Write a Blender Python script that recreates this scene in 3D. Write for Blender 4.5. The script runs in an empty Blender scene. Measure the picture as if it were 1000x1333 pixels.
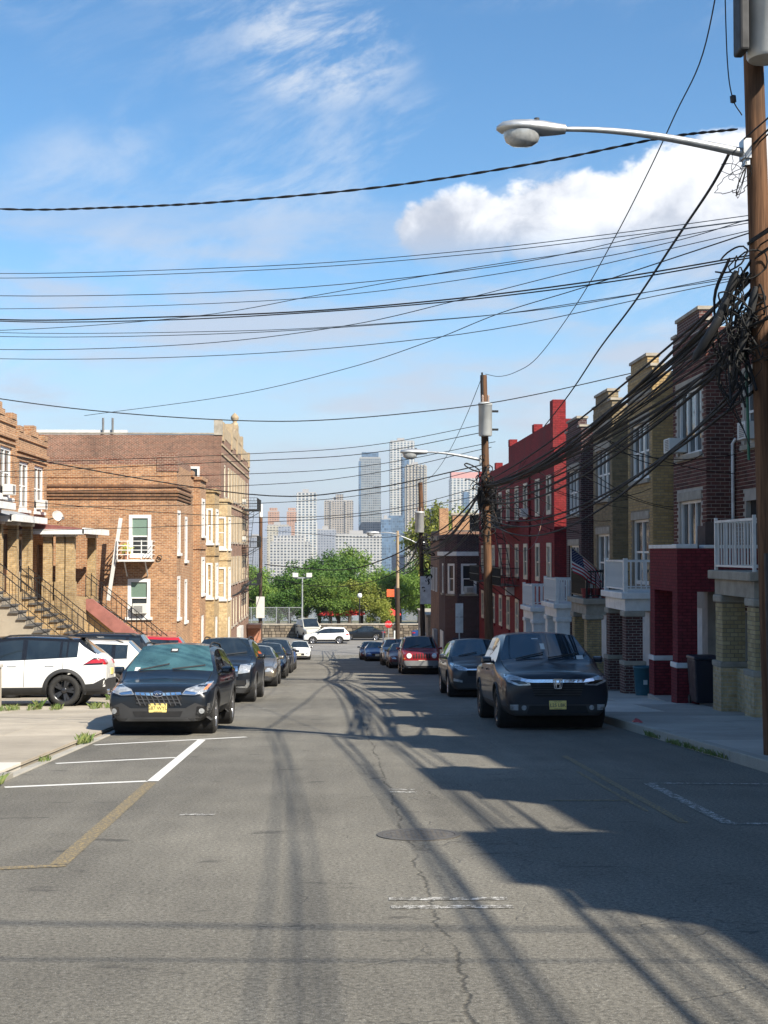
import bpy, bmesh, math, random
import numpy as np
from mathutils import Vector, Matrix
from mathutils.bvhtree import BVHTree

random.seed(7)
S = bpy.context.scene
COL = S.collection
R = math.radians
CAM_H, SLOPE, FOC = 1.62, 0.065, 1750.0

# ---------------------------------------------------------------- camera
cam = bpy.data.cameras.new('camera')
cam.sensor_fit = 'VERTICAL'; cam.sensor_height = 36.0; cam.lens = FOC / 1333 * 36.0
cam.clip_start = 0.1; cam.clip_end = 20000
cam_o = bpy.data.objects.new('camera', cam); COL.objects.link(cam_o)
cam_o.location = (0, 0, CAM_H)
cam_o.rotation_euler = (R(90 + 1.69), 0, R(-2.225))
S.camera = cam_o
bpy.context.view_layer.update()
CR = cam_o.matrix_world.to_3x3()

# ---------------------------------------------------------------- sky, sun, exposure
SUN_TO = Vector((0.76, -0.86, 1.0)).normalized()          # towards the sun
SUN_EL = math.asin(SUN_TO.z); SUN_AZ = math.atan2(SUN_TO.x, SUN_TO.y)
W = bpy.data.worlds.new('World'); S.world = W; W.use_nodes = True
def build_world():
    nt = W.node_tree; nt.nodes.clear(); N = nt.nodes.new; L = nt.links.new
    out = N('ShaderNodeOutputWorld'); bg = N('ShaderNodeBackground')
    sky = N('ShaderNodeTexSky'); sky.sky_type = 'NISHITA'; sky.sun_disc = False
    sky.sun_elevation = SUN_EL; sky.sun_rotation = SUN_AZ
    sky.altitude = 60; sky.air_density = 1.0; sky.dust_density = 0.25; sky.ozone_density = 3.0
    tc = N('ShaderNodeTexCoord'); sep = N('ShaderNodeSeparateXYZ'); L(tc.outputs['Generated'], sep.inputs[0])
    def m(op, a, b=None, c=None, clamp=False):
        n = N('ShaderNodeMath'); n.operation = op; n.use_clamp = clamp
        for i, v in enumerate((a, b, c)):
            if v is None: continue
            if isinstance(v, (int, float)): n.inputs[i].default_value = v
            else: L(v, n.inputs[i])
        return n.outputs[0]
    az = m('ARCTAN2', sep.outputs[0], sep.outputs[1]); el = m('ARCSINE', sep.outputs[2])
    def vec(a, b, c=0.0):
        n = N('ShaderNodeCombineXYZ')
        for i, v in enumerate((a, b, c)):
            if isinstance(v, (int, float)): n.inputs[i].default_value = v
            else: L(v, n.inputs[i])
        return n.outputs[0]
    def noise(v, sc, det=6, rough=.55, dist=0.0):
        n = N('ShaderNodeTexNoise'); n.inputs['Scale'].default_value = sc; n.inputs['Detail'].default_value = det
        n.inputs['Roughness'].default_value = rough; n.inputs['Distortion'].default_value = dist
        L(v, n.inputs['Vector']); return n.outputs[0]
    def smooth(x, lo, hi):
        n = N('ShaderNodeMapRange'); n.interpolation_type = 'SMOOTHSTEP'
        n.inputs['From Min'].default_value = lo; n.inputs['From Max'].default_value = hi
        L(x, n.inputs['Value']); return n.outputs['Result']
    def blob(a0, e0, ra, re):
        da = m('DIVIDE', m('SUBTRACT', az, a0), ra); de = m('DIVIDE', m('SUBTRACT', el, e0), re)
        return m('SUBTRACT', 1.0, m('ADD', m('MULTIPLY', da, da), m('MULTIPLY', de, de)))
    # thin high wisps, streaked along a shallow diagonal, over the whole sky
    u = m('ADD', m('MULTIPLY', az, 0.9), m('MULTIPLY', el, 0.5)); v = m('SUBTRACT', m('MULTIPLY', el, 2.6), m('MULTIPLY', az, 1.1))
    n1 = noise(vec(u, v, 3.1), 8.5, 12, .66, .3)
    low = noise(vec(az, m('MULTIPLY', el, 2.0), 7.7), 2.6, 3, .5)
    wisp = m('MULTIPLY', smooth(n1, .46, .70), smooth(low, .42, .62))
    wsp2 = m('MULTIPLY', smooth(n1, .44, .66), smooth(blob(-.008, .362, .074, .048), -.4, .9))
    wsp3 = m('MULTIPLY', smooth(n1, .40, .72), smooth(blob(.125, .402, .11, .02), -.2, .9))
    wsp4 = m('MULTIPLY', smooth(n1, .36, .72), smooth(blob(-.19, .262, .06, .045), -.3, .9))
    wisp = m('MAXIMUM', m('MULTIPLY', wisp, .55), m('MAXIMUM', m('MULTIPLY', wsp2, .95), m('MAXIMUM', m('MULTIPLY', wsp3, .5), m('MULTIPLY', wsp4, .5))))
    # soft low layer of haze cloud towards the horizon
    n2 = noise(vec(m('MULTIPLY', az, 2.0), m('MULTIPLY', el, 9.0), 1.4), 3.0, 6, .6)
    band = m('MULTIPLY', smooth(n2, .40, .66), m('MULTIPLY', smooth(el, .02, .10), m('SUBTRACT', 1.0, smooth(el, .17, .30))))
    # cumulus: billows whose flat base lies near 0.21 rad of elevation, broken by a wide noise
    nb = noise(vec(m('MULTIPLY', az, 1.0), m('MULTIPLY', el, 1.25), .6), 15.0, 10, .58, .25)
    cov = noise(vec(m('MULTIPLY', az, .8), .0, 5.2), 2.4, 2, .5)
    bump = m('MULTIPLY', m('SUBTRACT', nb, .5), .16)
    b1 = m('MAXIMUM', m('MAXIMUM', blob(.092, .236, .052, .032), blob(.180, .240, .066, .040)), blob(.285, .248, .095, .050))
    b1 = m('MAXIMUM', b1, m('MULTIPLY', m('SUBTRACT', cov, .56), 5.0)) if False else b1
    cu = smooth(m('ADD', b1, m('MULTIPLY', m('SUBTRACT', nb, .5), 2.4)), .0, .34)
    cu = m('MULTIPLY', cu, smooth(el, .195, .245))
    shade = smooth(m('ADD', m('MULTIPLY', m('SUBTRACT', el, .238), 16.0), m('MULTIPLY', m('SUBTRACT', nb, .5), 4.2)), -.55, .75)
    def mixc(f, a, b):
        n = N('ShaderNodeMix'); n.data_type = 'RGBA'
        if isinstance(f, (int, float)): n.inputs[0].default_value = f
        else: L(f, n.inputs[0])
        for i, c in ((6, a), (7, b)):
            if isinstance(c, tuple): n.inputs[i].default_value = (*c, 1)
            else: L(c, n.inputs[i])
        return n.outputs[2]
    K = 1 / 0.10                                   # cloud colours are given as seen, before the background strength
    c_w = mixc(shade, (.40 * K, .43 * K, .50 * K), (.84 * K, .84 * K, .85 * K))
    hs = N('ShaderNodeHueSaturation'); hs.inputs['Hue'].default_value = .496; hs.inputs['Saturation'].default_value = 1.22; hs.inputs['Value'].default_value = 1.2; L(sky.outputs[0], hs.inputs['Color'])
    col = mixc(m('MULTIPLY', m('SUBTRACT', 1.0, smooth(el, -.02, .22)), .80), hs.outputs[0], (.36 * K, .40 * K, .49 * K))
    col = mixc(m('MULTIPLY', wisp, .85), col, (.56 * K, .60 * K, .66 * K))
    col = mixc(m('MULTIPLY', band, .72), col, (.45 * K, .475 * K, .54 * K))
    col = mixc(m('MULTIPLY', cu, .93), col, c_w)
    L(col, bg.inputs[0]); bg.inputs[1].default_value = 0.075
    L(bg.outputs[0], out.inputs[0])
build_world()
sun = bpy.data.lights.new('sun', 'SUN'); sun.energy = 5.0; sun.angle = R(0.53); sun.color = (1.0, .92, .78)
sun_o = bpy.data.objects.new('sun', sun); COL.objects.link(sun_o)
sun_o.rotation_euler = SUN_TO.to_track_quat('Z', 'Y').to_euler(); sun_o.location = (30, -40, 60)
S.view_settings.view_transform = 'Standard'; S.view_settings.look = 'None'
S.view_settings.exposure = 0.95; S.view_settings.gamma = 1.0; S.view_settings.use_curve_mapping = False
S.render.engine = 'CYCLES'
S.cycles.use_denoising = True
S.cycles.max_bounces = 6; S.cycles.diffuse_bounces = 3; S.cycles.glossy_bounces = 3; S.cycles.transmission_bounces = 4
S.cycles.transparent_max_bounces = 8; S.cycles.volume_bounces = 0; S.cycles.sample_clamp_indirect = 8
S.cycles.caustics_reflective = False; S.cycles.caustics_refractive = False

# ---------------------------------------------------------------- helpers
def g(y):                                             # height of the street along its length
    if y < 104: return -SLOPE * y
    if y < 128:
        t = (y - 104) / 24
        return -SLOPE * 104 - SLOPE * 24 * (t - t * t / 2) * .92
    return -SLOPE * 104 - SLOPE * 12 * .92
def at(px, py, Y):                                    # a point of the place at the depth Y, read off the photograph
    d = CR @ Vector(((px - 500) / FOC, -(py - 666.5) / FOC, -1.0))
    t = Y / d.y
    return Vector((0, 0, CAM_H)) + d * t

def tag(o, label=None, cat=None, group=None, kind=None):
    if label: o['label'] = label
    if cat: o['category'] = cat
    if group: o['group'] = group
    if kind: o['kind'] = kind
    return o
def empty(name, loc, label=None, cat=None, group=None, rot=None):
    o = bpy.data.objects.new(name, None); COL.objects.link(o); o.location = loc
    if rot is not None: o.rotation_euler = rot
    o.empty_display_size = .2
    o['_loc'] = tuple(loc) if rot is None else (0, 0, 0)
    return tag(o, label, cat, group)
def copy_tree(o, parent=None):
    c = o.copy(); COL.objects.link(c); c.parent = parent
    for ch in list(o.children): copy_tree(ch, c)
    return c
def link_mesh(name, me, parent=None):
    o = bpy.data.objects.new(name, me); COL.objects.link(o)
    if parent is not None: o.parent = parent
    return o

class MB:
    """collects geometry in place coordinates and links it as one mesh object"""
    def __init__(s): s.v = []; s.f = []; s.sm = []
    def add(s, vs, fs, smooth=False):
        b = len(s.v); s.v += [tuple(p) for p in vs]
        for f in fs: s.f.append(tuple(b + i for i in f)); s.sm.append(smooth)
        return s
    def quad(s, a, b, c, d): return s.add((a, b, c, d), ((0, 1, 2, 3),))
    def box(s, x0, x1, y0, y1, z0, z1):
        return s.add([(x, y, z) for z in (z0, z1) for y in (y0, y1) for x in (x0, x1)],
                     ((0, 2, 3, 1), (4, 5, 7, 6), (0, 1, 5, 4), (2, 6, 7, 3), (0, 4, 6, 2), (1, 3, 7, 5)))
    def obox(s, o, r, n, u0, u1, d0, d1, z0, z1):    # box in a wall's own frame: along, out, up
        o = Vector(o); r = Vector(r); n = Vector(n); Z = Vector((0, 0, 1))
        P = [o + r * u + n * d + Z * z for z in (z0, z1) for d in (d0, d1) for u in (u0, u1)]
        return s.add(P, ((0, 2, 3, 1), (4, 5, 7, 6), (0, 1, 5, 4), (2, 6, 7, 3), (0, 4, 6, 2), (1, 3, 7, 5)))
    def bar(s, a, b, w, h=None):                      # a square bar from a to b
        a = Vector(a); b = Vector(b); d = (b - a).normalized(); h = h or w
        up = Vector((0, 0, 1)) if abs(d.z) < .9 else Vector((0, 1, 0))
        x = d.cross(up).normalized() * w / 2; y = d.cross(x).normalized() * h / 2
        P = [p + i * x + j * y for p in (a, b) for i, j in ((-1, -1), (1, -1), (1, 1), (-1, 1))]
        return s.add(P, ((0, 1, 2, 3), (7, 6, 5, 4), (0, 4, 5, 1), (1, 5, 6, 2), (2, 6, 7, 3), (3, 7, 4, 0)))
    def tube(s, pts, rad, n=8, cap=True):             # tapered tube along a path
        pts = [Vector(p) for p in pts]; k = len(pts)
        rs = rad if isinstance(rad, (list, tuple)) else [rad] * k
        vs = []; ref = None
        for i, p in enumerate(pts):
            t = (pts[min(i + 1, k - 1)] - pts[max(i - 1, 0)])
            t = t.normalized() if t.length > 1e-9 else Vector((0, 0, 1))
            if ref is None: ref = Vector((1, 0, 0)) if abs(t.x) < .8 else Vector((0, 1, 0))
            x = (ref - t * ref.dot(t)).normalized(); ref = x; y = t.cross(x)
            vs += [p + (x * math.cos(a) + y * math.sin(a)) * rs[i] for a in (2 * math.pi * j / n for j in range(n))]
        fs = [(i * n + j, i * n + (j + 1) % n, (i + 1) * n + (j + 1) % n, (i + 1) * n + j) for i in range(k - 1) for j in range(n)]
        s.add(vs, fs, True)
        if cap:
            s.add(vs[:n], (tuple(range(n))[::-1],)); s.add(vs[-n:], (tuple(range(n)),))
        return s
    def lathe(s, prof, o=(0, 0, 0), ax=(0, 0, 1), n=16, smooth=True, cap=True):   # prof: (radius, height)
        ax = Vector(ax).normalized(); o = Vector(o)
        x = ax.orthogonal().normalized(); y = ax.cross(x); vs = []
        for r, h in prof:
            vs += [o + ax * h + (x * math.cos(2 * math.pi * j / n) + y * math.sin(2 * math.pi * j / n)) * r for j in range(n)]
        fs = [(i * n + j, i * n + (j + 1) % n, (i + 1) * n + (j + 1) % n, (i + 1) * n + j) for i in range(len(prof) - 1) for j in range(n)]
        s.add(vs, fs, smooth)
        if cap and prof[0][0] > 1e-6: s.add(vs[:n], (tuple(range(n))[::-1],))
        if cap and prof[-1][0] > 1e-6: s.add(vs[-n:], (tuple(range(n)),))
        return s
    def prism(s, poly, f0, f1):                       # poly of 2D points; f0/f1 map them to the two ends
        n = len(poly); vs = [f0(*p) for p in poly] + [f1(*p) for p in poly]
        fs = [tuple(range(n))[::-1], tuple(range(n, 2 * n))] + [(i, (i + 1) % n, n + (i + 1) % n, n + i) for i in range(n)]
        return s.add(vs, fs)
    def sheet(s, o, r, n, u0, u1, z0, z1, holes=(), depth=.14):   # wall face with openings and their reveals
        o = Vector(o); r = Vector(r); n = Vector(n); Z = Vector((0, 0, 1))
        P = lambda u, z, d=0: o + r * u + Z * z + n * d
        us = sorted({u0, u1, *[min(max(h[i], u0), u1) for h in holes for i in (0, 1)]})
        zs = sorted({z0, z1, *[min(max(h[i], z0), z1) for h in holes for i in (2, 3)]})
        for a, b in zip(us, us[1:]):
            for c, d in zip(zs, zs[1:]):
                cu, cz = (a + b) / 2, (c + d) / 2
                if any(h[0] < cu < h[1] and h[2] < cz < h[3] for h in holes): continue
                s.quad(P(a, c), P(b, c), P(b, d), P(a, d))
        for h in holes:
            a, b, c, d = h[:4]
            for p, q in (((a, c), (b, c)), ((b, c), (b, d)), ((b, d), (a, d)), ((a, d), (a, c))):
                s.quad(P(*p), P(*q), P(*q, -depth), P(*p, -depth))
        return s
    def build(s, name, mat, parent=None, fix=False, bevel=0):
        me = bpy.data.meshes.new(name)
        off = Vector(parent['_off']) if parent is not None and '_off' in parent else (Vector(parent['_loc']) if parent is not None and '_loc' in parent else Vector())
        V = np.array(s.v, dtype=float).reshape(-1, 3); world = V
        me.from_pydata((V - np.array(off)).tolist(), [], s.f)
        if fix:
            bm = bmesh.new(); bm.from_mesh(me); bmesh.ops.recalc_face_normals(bm, faces=bm.faces); bm.to_mesh(me); bm.free()
        me.polygons.foreach_set('use_smooth', s.sm)
        box_uv(me, off)
        me.materials.append(mat)
        o = link_mesh(name, me, parent); o['_off'] = tuple(off)
        if bevel:
            b = o.modifiers.new('bevel', 'BEVEL'); b.width = bevel; b.segments = 2; b.limit_method = 'ANGLE'
        return o
def box_uv(me, off=(0, 0, 0)):
    n = len(me.loops)
    if not n: return
    uv = me.uv_layers.new(name='UVMap')
    co = np.empty(len(me.vertices) * 3); me.vertices.foreach_get('co', co); co = co.reshape(-1, 3) + np.array(off)
    li = np.empty(n, dtype=int); me.loops.foreach_get('vertex_index', li)
    fn = np.empty(len(me.polygons) * 3); me.polygons.foreach_get('normal', fn); fn = np.abs(fn.reshape(-1, 3))
    tot = np.empty(len(me.polygons), dtype=int); me.polygons.foreach_get('loop_total', tot)
    fn = np.repeat(fn, tot, axis=0); c = co[li]; ax = fn.argmax(1)
    u = np.where(ax == 0, c[:, 1], c[:, 0]); v = np.where(ax == 2, c[:, 1], c[:, 2])
    uv.data.foreach_set('uv', np.stack([u, v], 1).ravel())
def part(name, mat, parent, fn, **k):
    mb = MB(); fn(mb); return mb.build(name, mat, parent, **k)

# ---------------------------------------------------------------- materials
class NT:
    def __init__(s, name):
        s.m = bpy.data.materials.new(name); s.m.use_nodes = True; s.t = s.m.node_tree
        s.b = s.t.nodes['Principled BSDF']; s.L = s.t.links.new
    def n(s, t, **k):
        x = s.t.nodes.new(t)
        for a, v in k.items(): setattr(x, a, v)
        return x
    def math(s, op, a, b=None, clamp=False):
        x = s.n('ShaderNodeMath', operation=op, use_clamp=clamp)
        for i, v in enumerate((a, b)):
            if v is None: continue
            if isinstance(v, (int, float)): x.inputs[i].default_value = v
            else: s.L(v, x.inputs[i])
        return x.outputs[0]
    def coord(s, kind='Object', scale=(1, 1, 1)):
        tc = s.n('ShaderNodeTexCoord'); mp = s.n('ShaderNodeMapping'); mp.inputs['Scale'].default_value = scale
        s.L(tc.outputs[kind], mp.inputs[0]); return mp.outputs[0]
    def noise(s, v, sc, det=4, rough=.55, dist=0):
        x = s.n('ShaderNodeTexNoise'); x.inputs['Scale'].default_value = sc; x.inputs['Detail'].default_value = det
        x.inputs['Roughness'].default_value = rough; x.inputs['Distortion'].default_value = dist
        s.L(v, x.inputs['Vector']); return x.outputs[0]
    def ramp(s, v, lo, hi, a=0.0, b=1.0, smooth=True):
        x = s.n('ShaderNodeMapRange'); x.interpolation_type = 'SMOOTHSTEP' if smooth else 'LINEAR'
        for k, q in (('From Min', lo), ('From Max', hi), ('To Min', a), ('To Max', b)): x.inputs[k].default_value = q
        s.L(v, x.inputs['Value']); return x.outputs['Result']
    def mix(s, f, a, b, blend='MIX'):
        x = s.n('ShaderNodeMix', data_type='RGBA', blend_type=blend)
        if isinstance(f, (int, float)): x.inputs[0].default_value = f
        else: s.L(f, x.inputs[0])
        for i, c in ((6, a), (7, b)):
            if isinstance(c, (tuple, list)): x.inputs[i].default_value = (*c[:3], 1)
            else: s.L(c, x.inputs[i])
        return x.outputs[2]
    def hsv(s, c, val, sat=1.0, hue=.5):
        x = s.n('ShaderNodeHueSaturation')
        for k, q in (('Value', val), ('Saturation', sat), ('Hue', hue)):
            if isinstance(q, (int, float)): x.inputs[k].default_value = q
            else: s.L(q, x.inputs[k])
        if isinstance(c, tuple): x.inputs['Color'].default_value = (*c, 1)
        else: s.L(c, x.inputs['Color'])
        return x.outputs[0]
    def bump(s, h, strength=.3, dist=.01):
        x = s.n('ShaderNodeBump'); x.inputs['Strength'].default_value = strength; x.inputs['Distance'].default_value = dist
        s.L(h, x.inputs['Height']); s.L(x.outputs[0], s.b.inputs['Normal']); return x
    def set(s, **k):
        for a, v in k.items():
            i = s.b.inputs[{'col': 'Base Color', 'rough': 'Roughness', 'metal': 'Metallic', 'spec': 'Specular IOR Level', 'coat': 'Coat Weight',
                            'coatr': 'Coat Roughness', 'emc': 'Emission Color', 'ems': 'Emission Strength', 'alpha': 'Alpha', 'sub': 'Subsurface Weight'}[a]]
            if isinstance(v, tuple): i.default_value = (*v, 1)
            elif isinstance(v, (int, float)): i.default_value = v
            else: s.L(v, i)
        return s.m
MC = {}
def mat(name, col, rough=.6, metal=0.0, var=.25, vs=3.0, bump=.15, bs=60, spec=.5, coat=0, grime=0.0):
    """a surface of one colour with uneven tone, fine relief and optional grime"""
    if name in MC: return MC[name]
    t = NT(name); v = t.coord()
    c = col
    if var:
        f = t.ramp(t.noise(v, vs, 6, .6), .3, .7, 1 - var, 1 + var * .6, False)
        c = t.hsv(c, f)
    if grime:
        gr = t.ramp(t.noise(v, 1.3, 8, .7, .4), .48, .72)
        c = t.mix(t.math('MULTIPLY', gr, grime), c, (.05, .045, .04))
    if bump: t.bump(t.noise(v, bs, 4, .6), bump, .006)
    rr = t.ramp(t.noise(v, vs * 2.3, 4), .3, .7, max(rough - .08, .02), min(rough + .1, 1), False)
    MC[name] = t.set(col=c, rough=rr, metal=metal, spec=spec, coat=coat)
    return MC[name]
def brickmat(name, c1, c2, mortar, w=.215, h=.075, ms=.010, dirt=.35, stain=(.06, .05, .045)):
    if name in MC: return MC[name]
    t = NT(name); v = t.coord('UV')
    b = t.n('ShaderNodeTexBrick'); b.offset = .5
    for k, q in (('Scale', 1.0), ('Mortar Size', ms), ('Mortar Smooth', .25), ('Bias', 0.0), ('Brick Width', w), ('Row Height', h)): b.inputs[k].default_value = q
    b.inputs['Color1'].default_value = (*c1, 1); b.inputs['Color2'].default_value = (*c2, 1); b.inputs['Mortar'].default_value = (*mortar, 1)
    t.L(v, b.inputs['Vector'])
    f = t.ramp(t.noise(v, 7.0, 6, .65), .25, .75, .62, 1.36, False)
    c = t.hsv(b.outputs[0], f)
    c = t.hsv(c, t.ramp(t.noise(v, .5, 5, .6), .3, .7, .80, 1.16, False))
    gr = t.ramp(t.noise(t.coord('UV', (1.0, .35, 1)), .9, 7, .68, .6), .46, .74)
    c = t.mix(t.math('MULTIPLY', gr, dirt), c, stain)
    ef = t.ramp(t.noise(v, 2.3, 5, .6), .62, .76)
    c = t.mix(t.math('MULTIPLY', ef, .22), c, tuple(min(x * 1.7 + .06, .8) for x in c1))
    hgt = t.math('ADD', t.math('MULTIPLY', t.math('SUBTRACT', 1.0, b.outputs['Fac']), 1.0), t.math('MULTIPLY', t.noise(v, 55, 4), .25))
    t.bump(hgt, .7, .012)
    MC[name] = t.set(col=c, rough=.88, spec=.25); return MC[name]
def piecemat(name, c1, c2, rough=.88):                 # bricks that are geometry: tone varies from piece to piece
    if name in MC: return MC[name]
    t = NT(name); oi = t.n('ShaderNodeObjectInfo'); ge = t.n('ShaderNodeNewGeometry')
    rnd = t.math('FRACT', t.math('ADD', oi.outputs['Random'], ge.outputs['Random Per Island']))
    v = t.coord('UV'); c = t.mix(rnd, c1, c2)
    c = t.hsv(c, t.ramp(t.noise(v, 9, 5, .6), .25, .75, .75, 1.25, False))
    t.bump(t.noise(v, 70, 4), .35, .005)
    MC[name] = t.set(col=c, rough=rough, spec=.25); return MC[name]
def gridmat(name, wall, glass, pu, pv, fu, fv, rough=.5, gr=.12):   # far facade: regular openings too small to pick apart
    if name in MC: return MC[name]
    t = NT(name); uv = t.coord('UV'); sp = t.n('ShaderNodeSeparateXYZ'); t.L(uv, sp.inputs[0])
    def cell(x, p, f): return t.math('LESS_THAN', t.math('ABSOLUTE', t.math('SUBTRACT', t.math('FRACT', t.math('DIVIDE', x, p)), .5)), f / 2)
    m = t.math('MULTIPLY', cell(sp.outputs[0], pu, fu), cell(sp.outputs[1], pv, fv))
    wn = t.n('ShaderNodeTexWhiteNoise', noise_dimensions='2D')
    fl = t.n('ShaderNodeCombineXYZ'); t.L(t.math('FLOOR', t.math('DIVIDE', sp.outputs[0], pu)), fl.inputs[0]); t.L(t.math('FLOOR', t.math('DIVIDE', sp.outputs[1], pv)), fl.inputs[1])
    t.L(fl.outputs[0], wn.inputs['Vector'])
    gc = t.hsv(glass, t.math('ADD', .6, t.math('MULTIPLY', wn.outputs['Value'], .9)))
    wc = t.hsv(wall, t.ramp(t.noise(uv, .08, 4), .3, .7, .9, 1.08, False))
    MC[name] = t.set(col=t.mix(m, wc, gc), rough=t.math('ADD', rough, t.math('MULTIPLY', m, gr - rough)), spec=.5); return MC[name]
# ================================================================ SETTING
XL, XR = -3.75, 5.25                                  # kerb lines
def m_asphalt():
    t = NT('asphalt'); v = t.coord('UV')
    sp = t.n('ShaderNodeSeparateXYZ'); t.L(v, sp.inputs[0])
    base = t.mix(t.ramp(t.noise(v, .35, 7, .65), .3, .7), (.118, .110, .093), (.160, .149, .124))
    lane = t.ramp(t.noise(t.coord('UV', (1.4, .06, 1)), 1.0, 4), .40, .62)
    base = t.mix(t.math('MULTIPLY', lane, .35), base, (.182, .170, .142))
    fine = t.noise(v, 140, 3, .7)
    base = t.hsv(base, t.ramp(fine, .28, .72, .6, 1.45, False))
    base = t.hsv(base, t.ramp(t.noise(v, 34, 6, .85), .34, .66, .30, 1.75, False))
    vo = t.n('ShaderNodeTexVoronoi'); vo.inputs['Scale'].default_value = 95; t.L(v, vo.inputs['Vector'])
    spk = t.math('MULTIPLY', t.math('LESS_THAN', vo.outputs['Distance'], .26), t.ramp(t.noise(v, 60, 2), .5, .62))
    base = t.mix(t.math('MULTIPLY', spk, .8), base, (.42, .41, .38))
    # worn seam in the middle of the lane and the branching cracks beside it
    wob = t.math('MULTIPLY', t.math('SUBTRACT', t.noise(t.coord('UV', (0, 1, 1)), .8, 9, .78), .5), .42)
    dx = t.math('ABSOLUTE', t.math('SUBTRACT', t.math('ADD', sp.outputs[0], wob), .62))
    brk = t.ramp(t.noise(v, 1.7, 4), .36, .52)
    seam = t.math('MULTIPLY', t.math('SUBTRACT', 1.0, t.ramp(dx, .002, .016)), brk)
    wv = t.n('ShaderNodeVectorMath', operation='ADD'); nn = t.n('ShaderNodeTexNoise'); nn.inputs['Scale'].default_value = 2.6; nn.inputs['Detail'].default_value = 6
    t.L(v, nn.inputs['Vector']); t.L(v, wv.inputs[0])
    sc = t.n('ShaderNodeVectorMath', operation='SCALE'); sc.inputs['Scale'].default_value = .35; t.L(nn.outputs['Color'], sc.inputs[0]); t.L(sc.outputs[0], wv.inputs[1])
    ve = t.n('ShaderNodeTexVoronoi', feature='DISTANCE_TO_EDGE'); ve.inputs['Scale'].default_value = 1.15; t.L(wv.outputs[0], ve.inputs['Vector'])
    zone = t.math('MULTIPLY', t.math('SUBTRACT', 1.0, t.ramp(t.math('ABSOLUTE', t.math('SUBTRACT', sp.outputs[0], 1.5)), .9, 2.6)), t.ramp(t.noise(v, .55, 4), .44, .60))
    crk = t.math('MULTIPLY', t.math('SUBTRACT', 1.0, t.ramp(ve.outputs['Distance'], .0, .012)), zone)
    ck = t.math('MAXIMUM', seam, t.math('MULTIPLY', crk, .8))
    base = t.mix(t.math('MULTIPLY', ck, .6), base, (.022, .021, .02))
    pt = t.n('ShaderNodeTexVoronoi', feature='F1'); pt.inputs['Scale'].default_value = .22; t.L(wv.outputs[0], pt.inputs['Vector'])
    base = t.hsv(base, t.ramp(t.noise(v, .16, 3, .5), .35, .65, .82, 1.14))
    base = t.hsv(base, t.ramp(t.noise(t.coord('UV', (1, .25, 1)), 2.6, 6, .7), .3, .7, .86, 1.12, False))
    # oil drips and old stains
    st = t.ramp(t.noise(t.coord('UV', (1.0, 2.2, 1)), 1.25, 5, .6, .3), .62, .70)
    base = t.mix(t.math('MULTIPLY', st, .55), base, (.035, .033, .031))
    hgt = t.math('SUBTRACT', t.math('ADD', fine, t.math('MULTIPLY', t.noise(v, 320, 2), .5)), t.math('MULTIPLY', ck, 2.0))
    t.bump(hgt, .55, .008)
    return t.set(col=base, rough=.82, spec=.35)
def m_concrete(name, c, joint=0, st=.4):
    t = NT(name); v = t.coord('UV'); oi = t.n('ShaderNodeObjectInfo')
    b = t.hsv(c, t.ramp(t.noise(v, .8, 7, .65), .3, .7, .78, 1.15, False))
    b = t.hsv(b, t.math('ADD', .86, t.math('MULTIPLY', oi.outputs['Random'], .26)))
    b = t.hsv(b, t.ramp(t.noise(v, 60, 4, .7), .3, .7, .85, 1.15, False))
    b = t.mix(t.math('MULTIPLY', t.ramp(t.noise(v, 1.6, 7, .7, .5), .55, .75), st), b, tuple(x * .35 for x in c))
    t.bump(t.noise(v, 90, 4), .3, .005)
    return t.set(col=b, rough=.86, spec=.3)
def m_paint(name, c, wear, sc=14):
    t = NT(name); v = t.coord('UV')
    w = t.ramp(t.math('ADD', t.math('MULTIPLY', t.noise(v, sc, 6, .7), .6), t.math('MULTIPLY', t.noise(v, 90, 3, .7), .4)), wear - .05, wear + .06)
    col = t.mix(w, tuple(c), (.12, .112, .095))
    t.bump(t.noise(v, 140, 3), .4, .005)
    return t.set(col=col, rough=.75, spec=.3)
ASPH = m_asphalt(); CONC = m_concrete('concrete', (.37, .325, .26)); CONCR = m_concrete('concrete_grey', (.36, .335, .30), st=.5)
CONCL = m_concrete('concrete_new', (.50, .47, .42), st=.15); KERB = m_concrete('kerb_stone', (.34, .32, .28), st=.6)
WHITEP = m_paint('white_road_paint', (.66, .65, .62), .60); WHITEW = m_paint('worn_white_paint', (.62, .61, .58), .46, 16)
YELP = m_paint('worn_yellow_paint', (.34, .25, .11), .475, 30)

def strip(x0, x1, ys, dz, name, m, kind='structure', parent=None, thick=0):
    mb = MB()
    for a, b in zip(ys, ys[1:]):
        mb.quad((x0, a, g(a) + dz), (x1, a, g(a) + dz), (x1, b, g(b) + dz), (x0, b, g(b) + dz))
    o = mb.build(name, m, parent)
    if parent is None: tag(o, kind=kind)
    return o
YS = list(range(-44, 104, 4)) + list(range(104, 118, 1))
road = tag(strip(XL, XR, YS + [117], 0.0, 'road', ASPH), 'grey asphalt street running downhill between the parked cars', 'road', kind='structure')
cross = MB()
for a, b in zip(range(117, 144, 3), range(120, 147, 3)):
    cross.quad((-140, a, g(a)), (140, a, g(a)), (140, b, g(b)), (-140, b, g(b)))
tag(cross.build('cross_street', mat('pale_asphalt', (.19, .18, .165), .85, var=.2, vs=.6)), 'pale cross street at the bottom of the hill', 'road', kind='structure')
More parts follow.
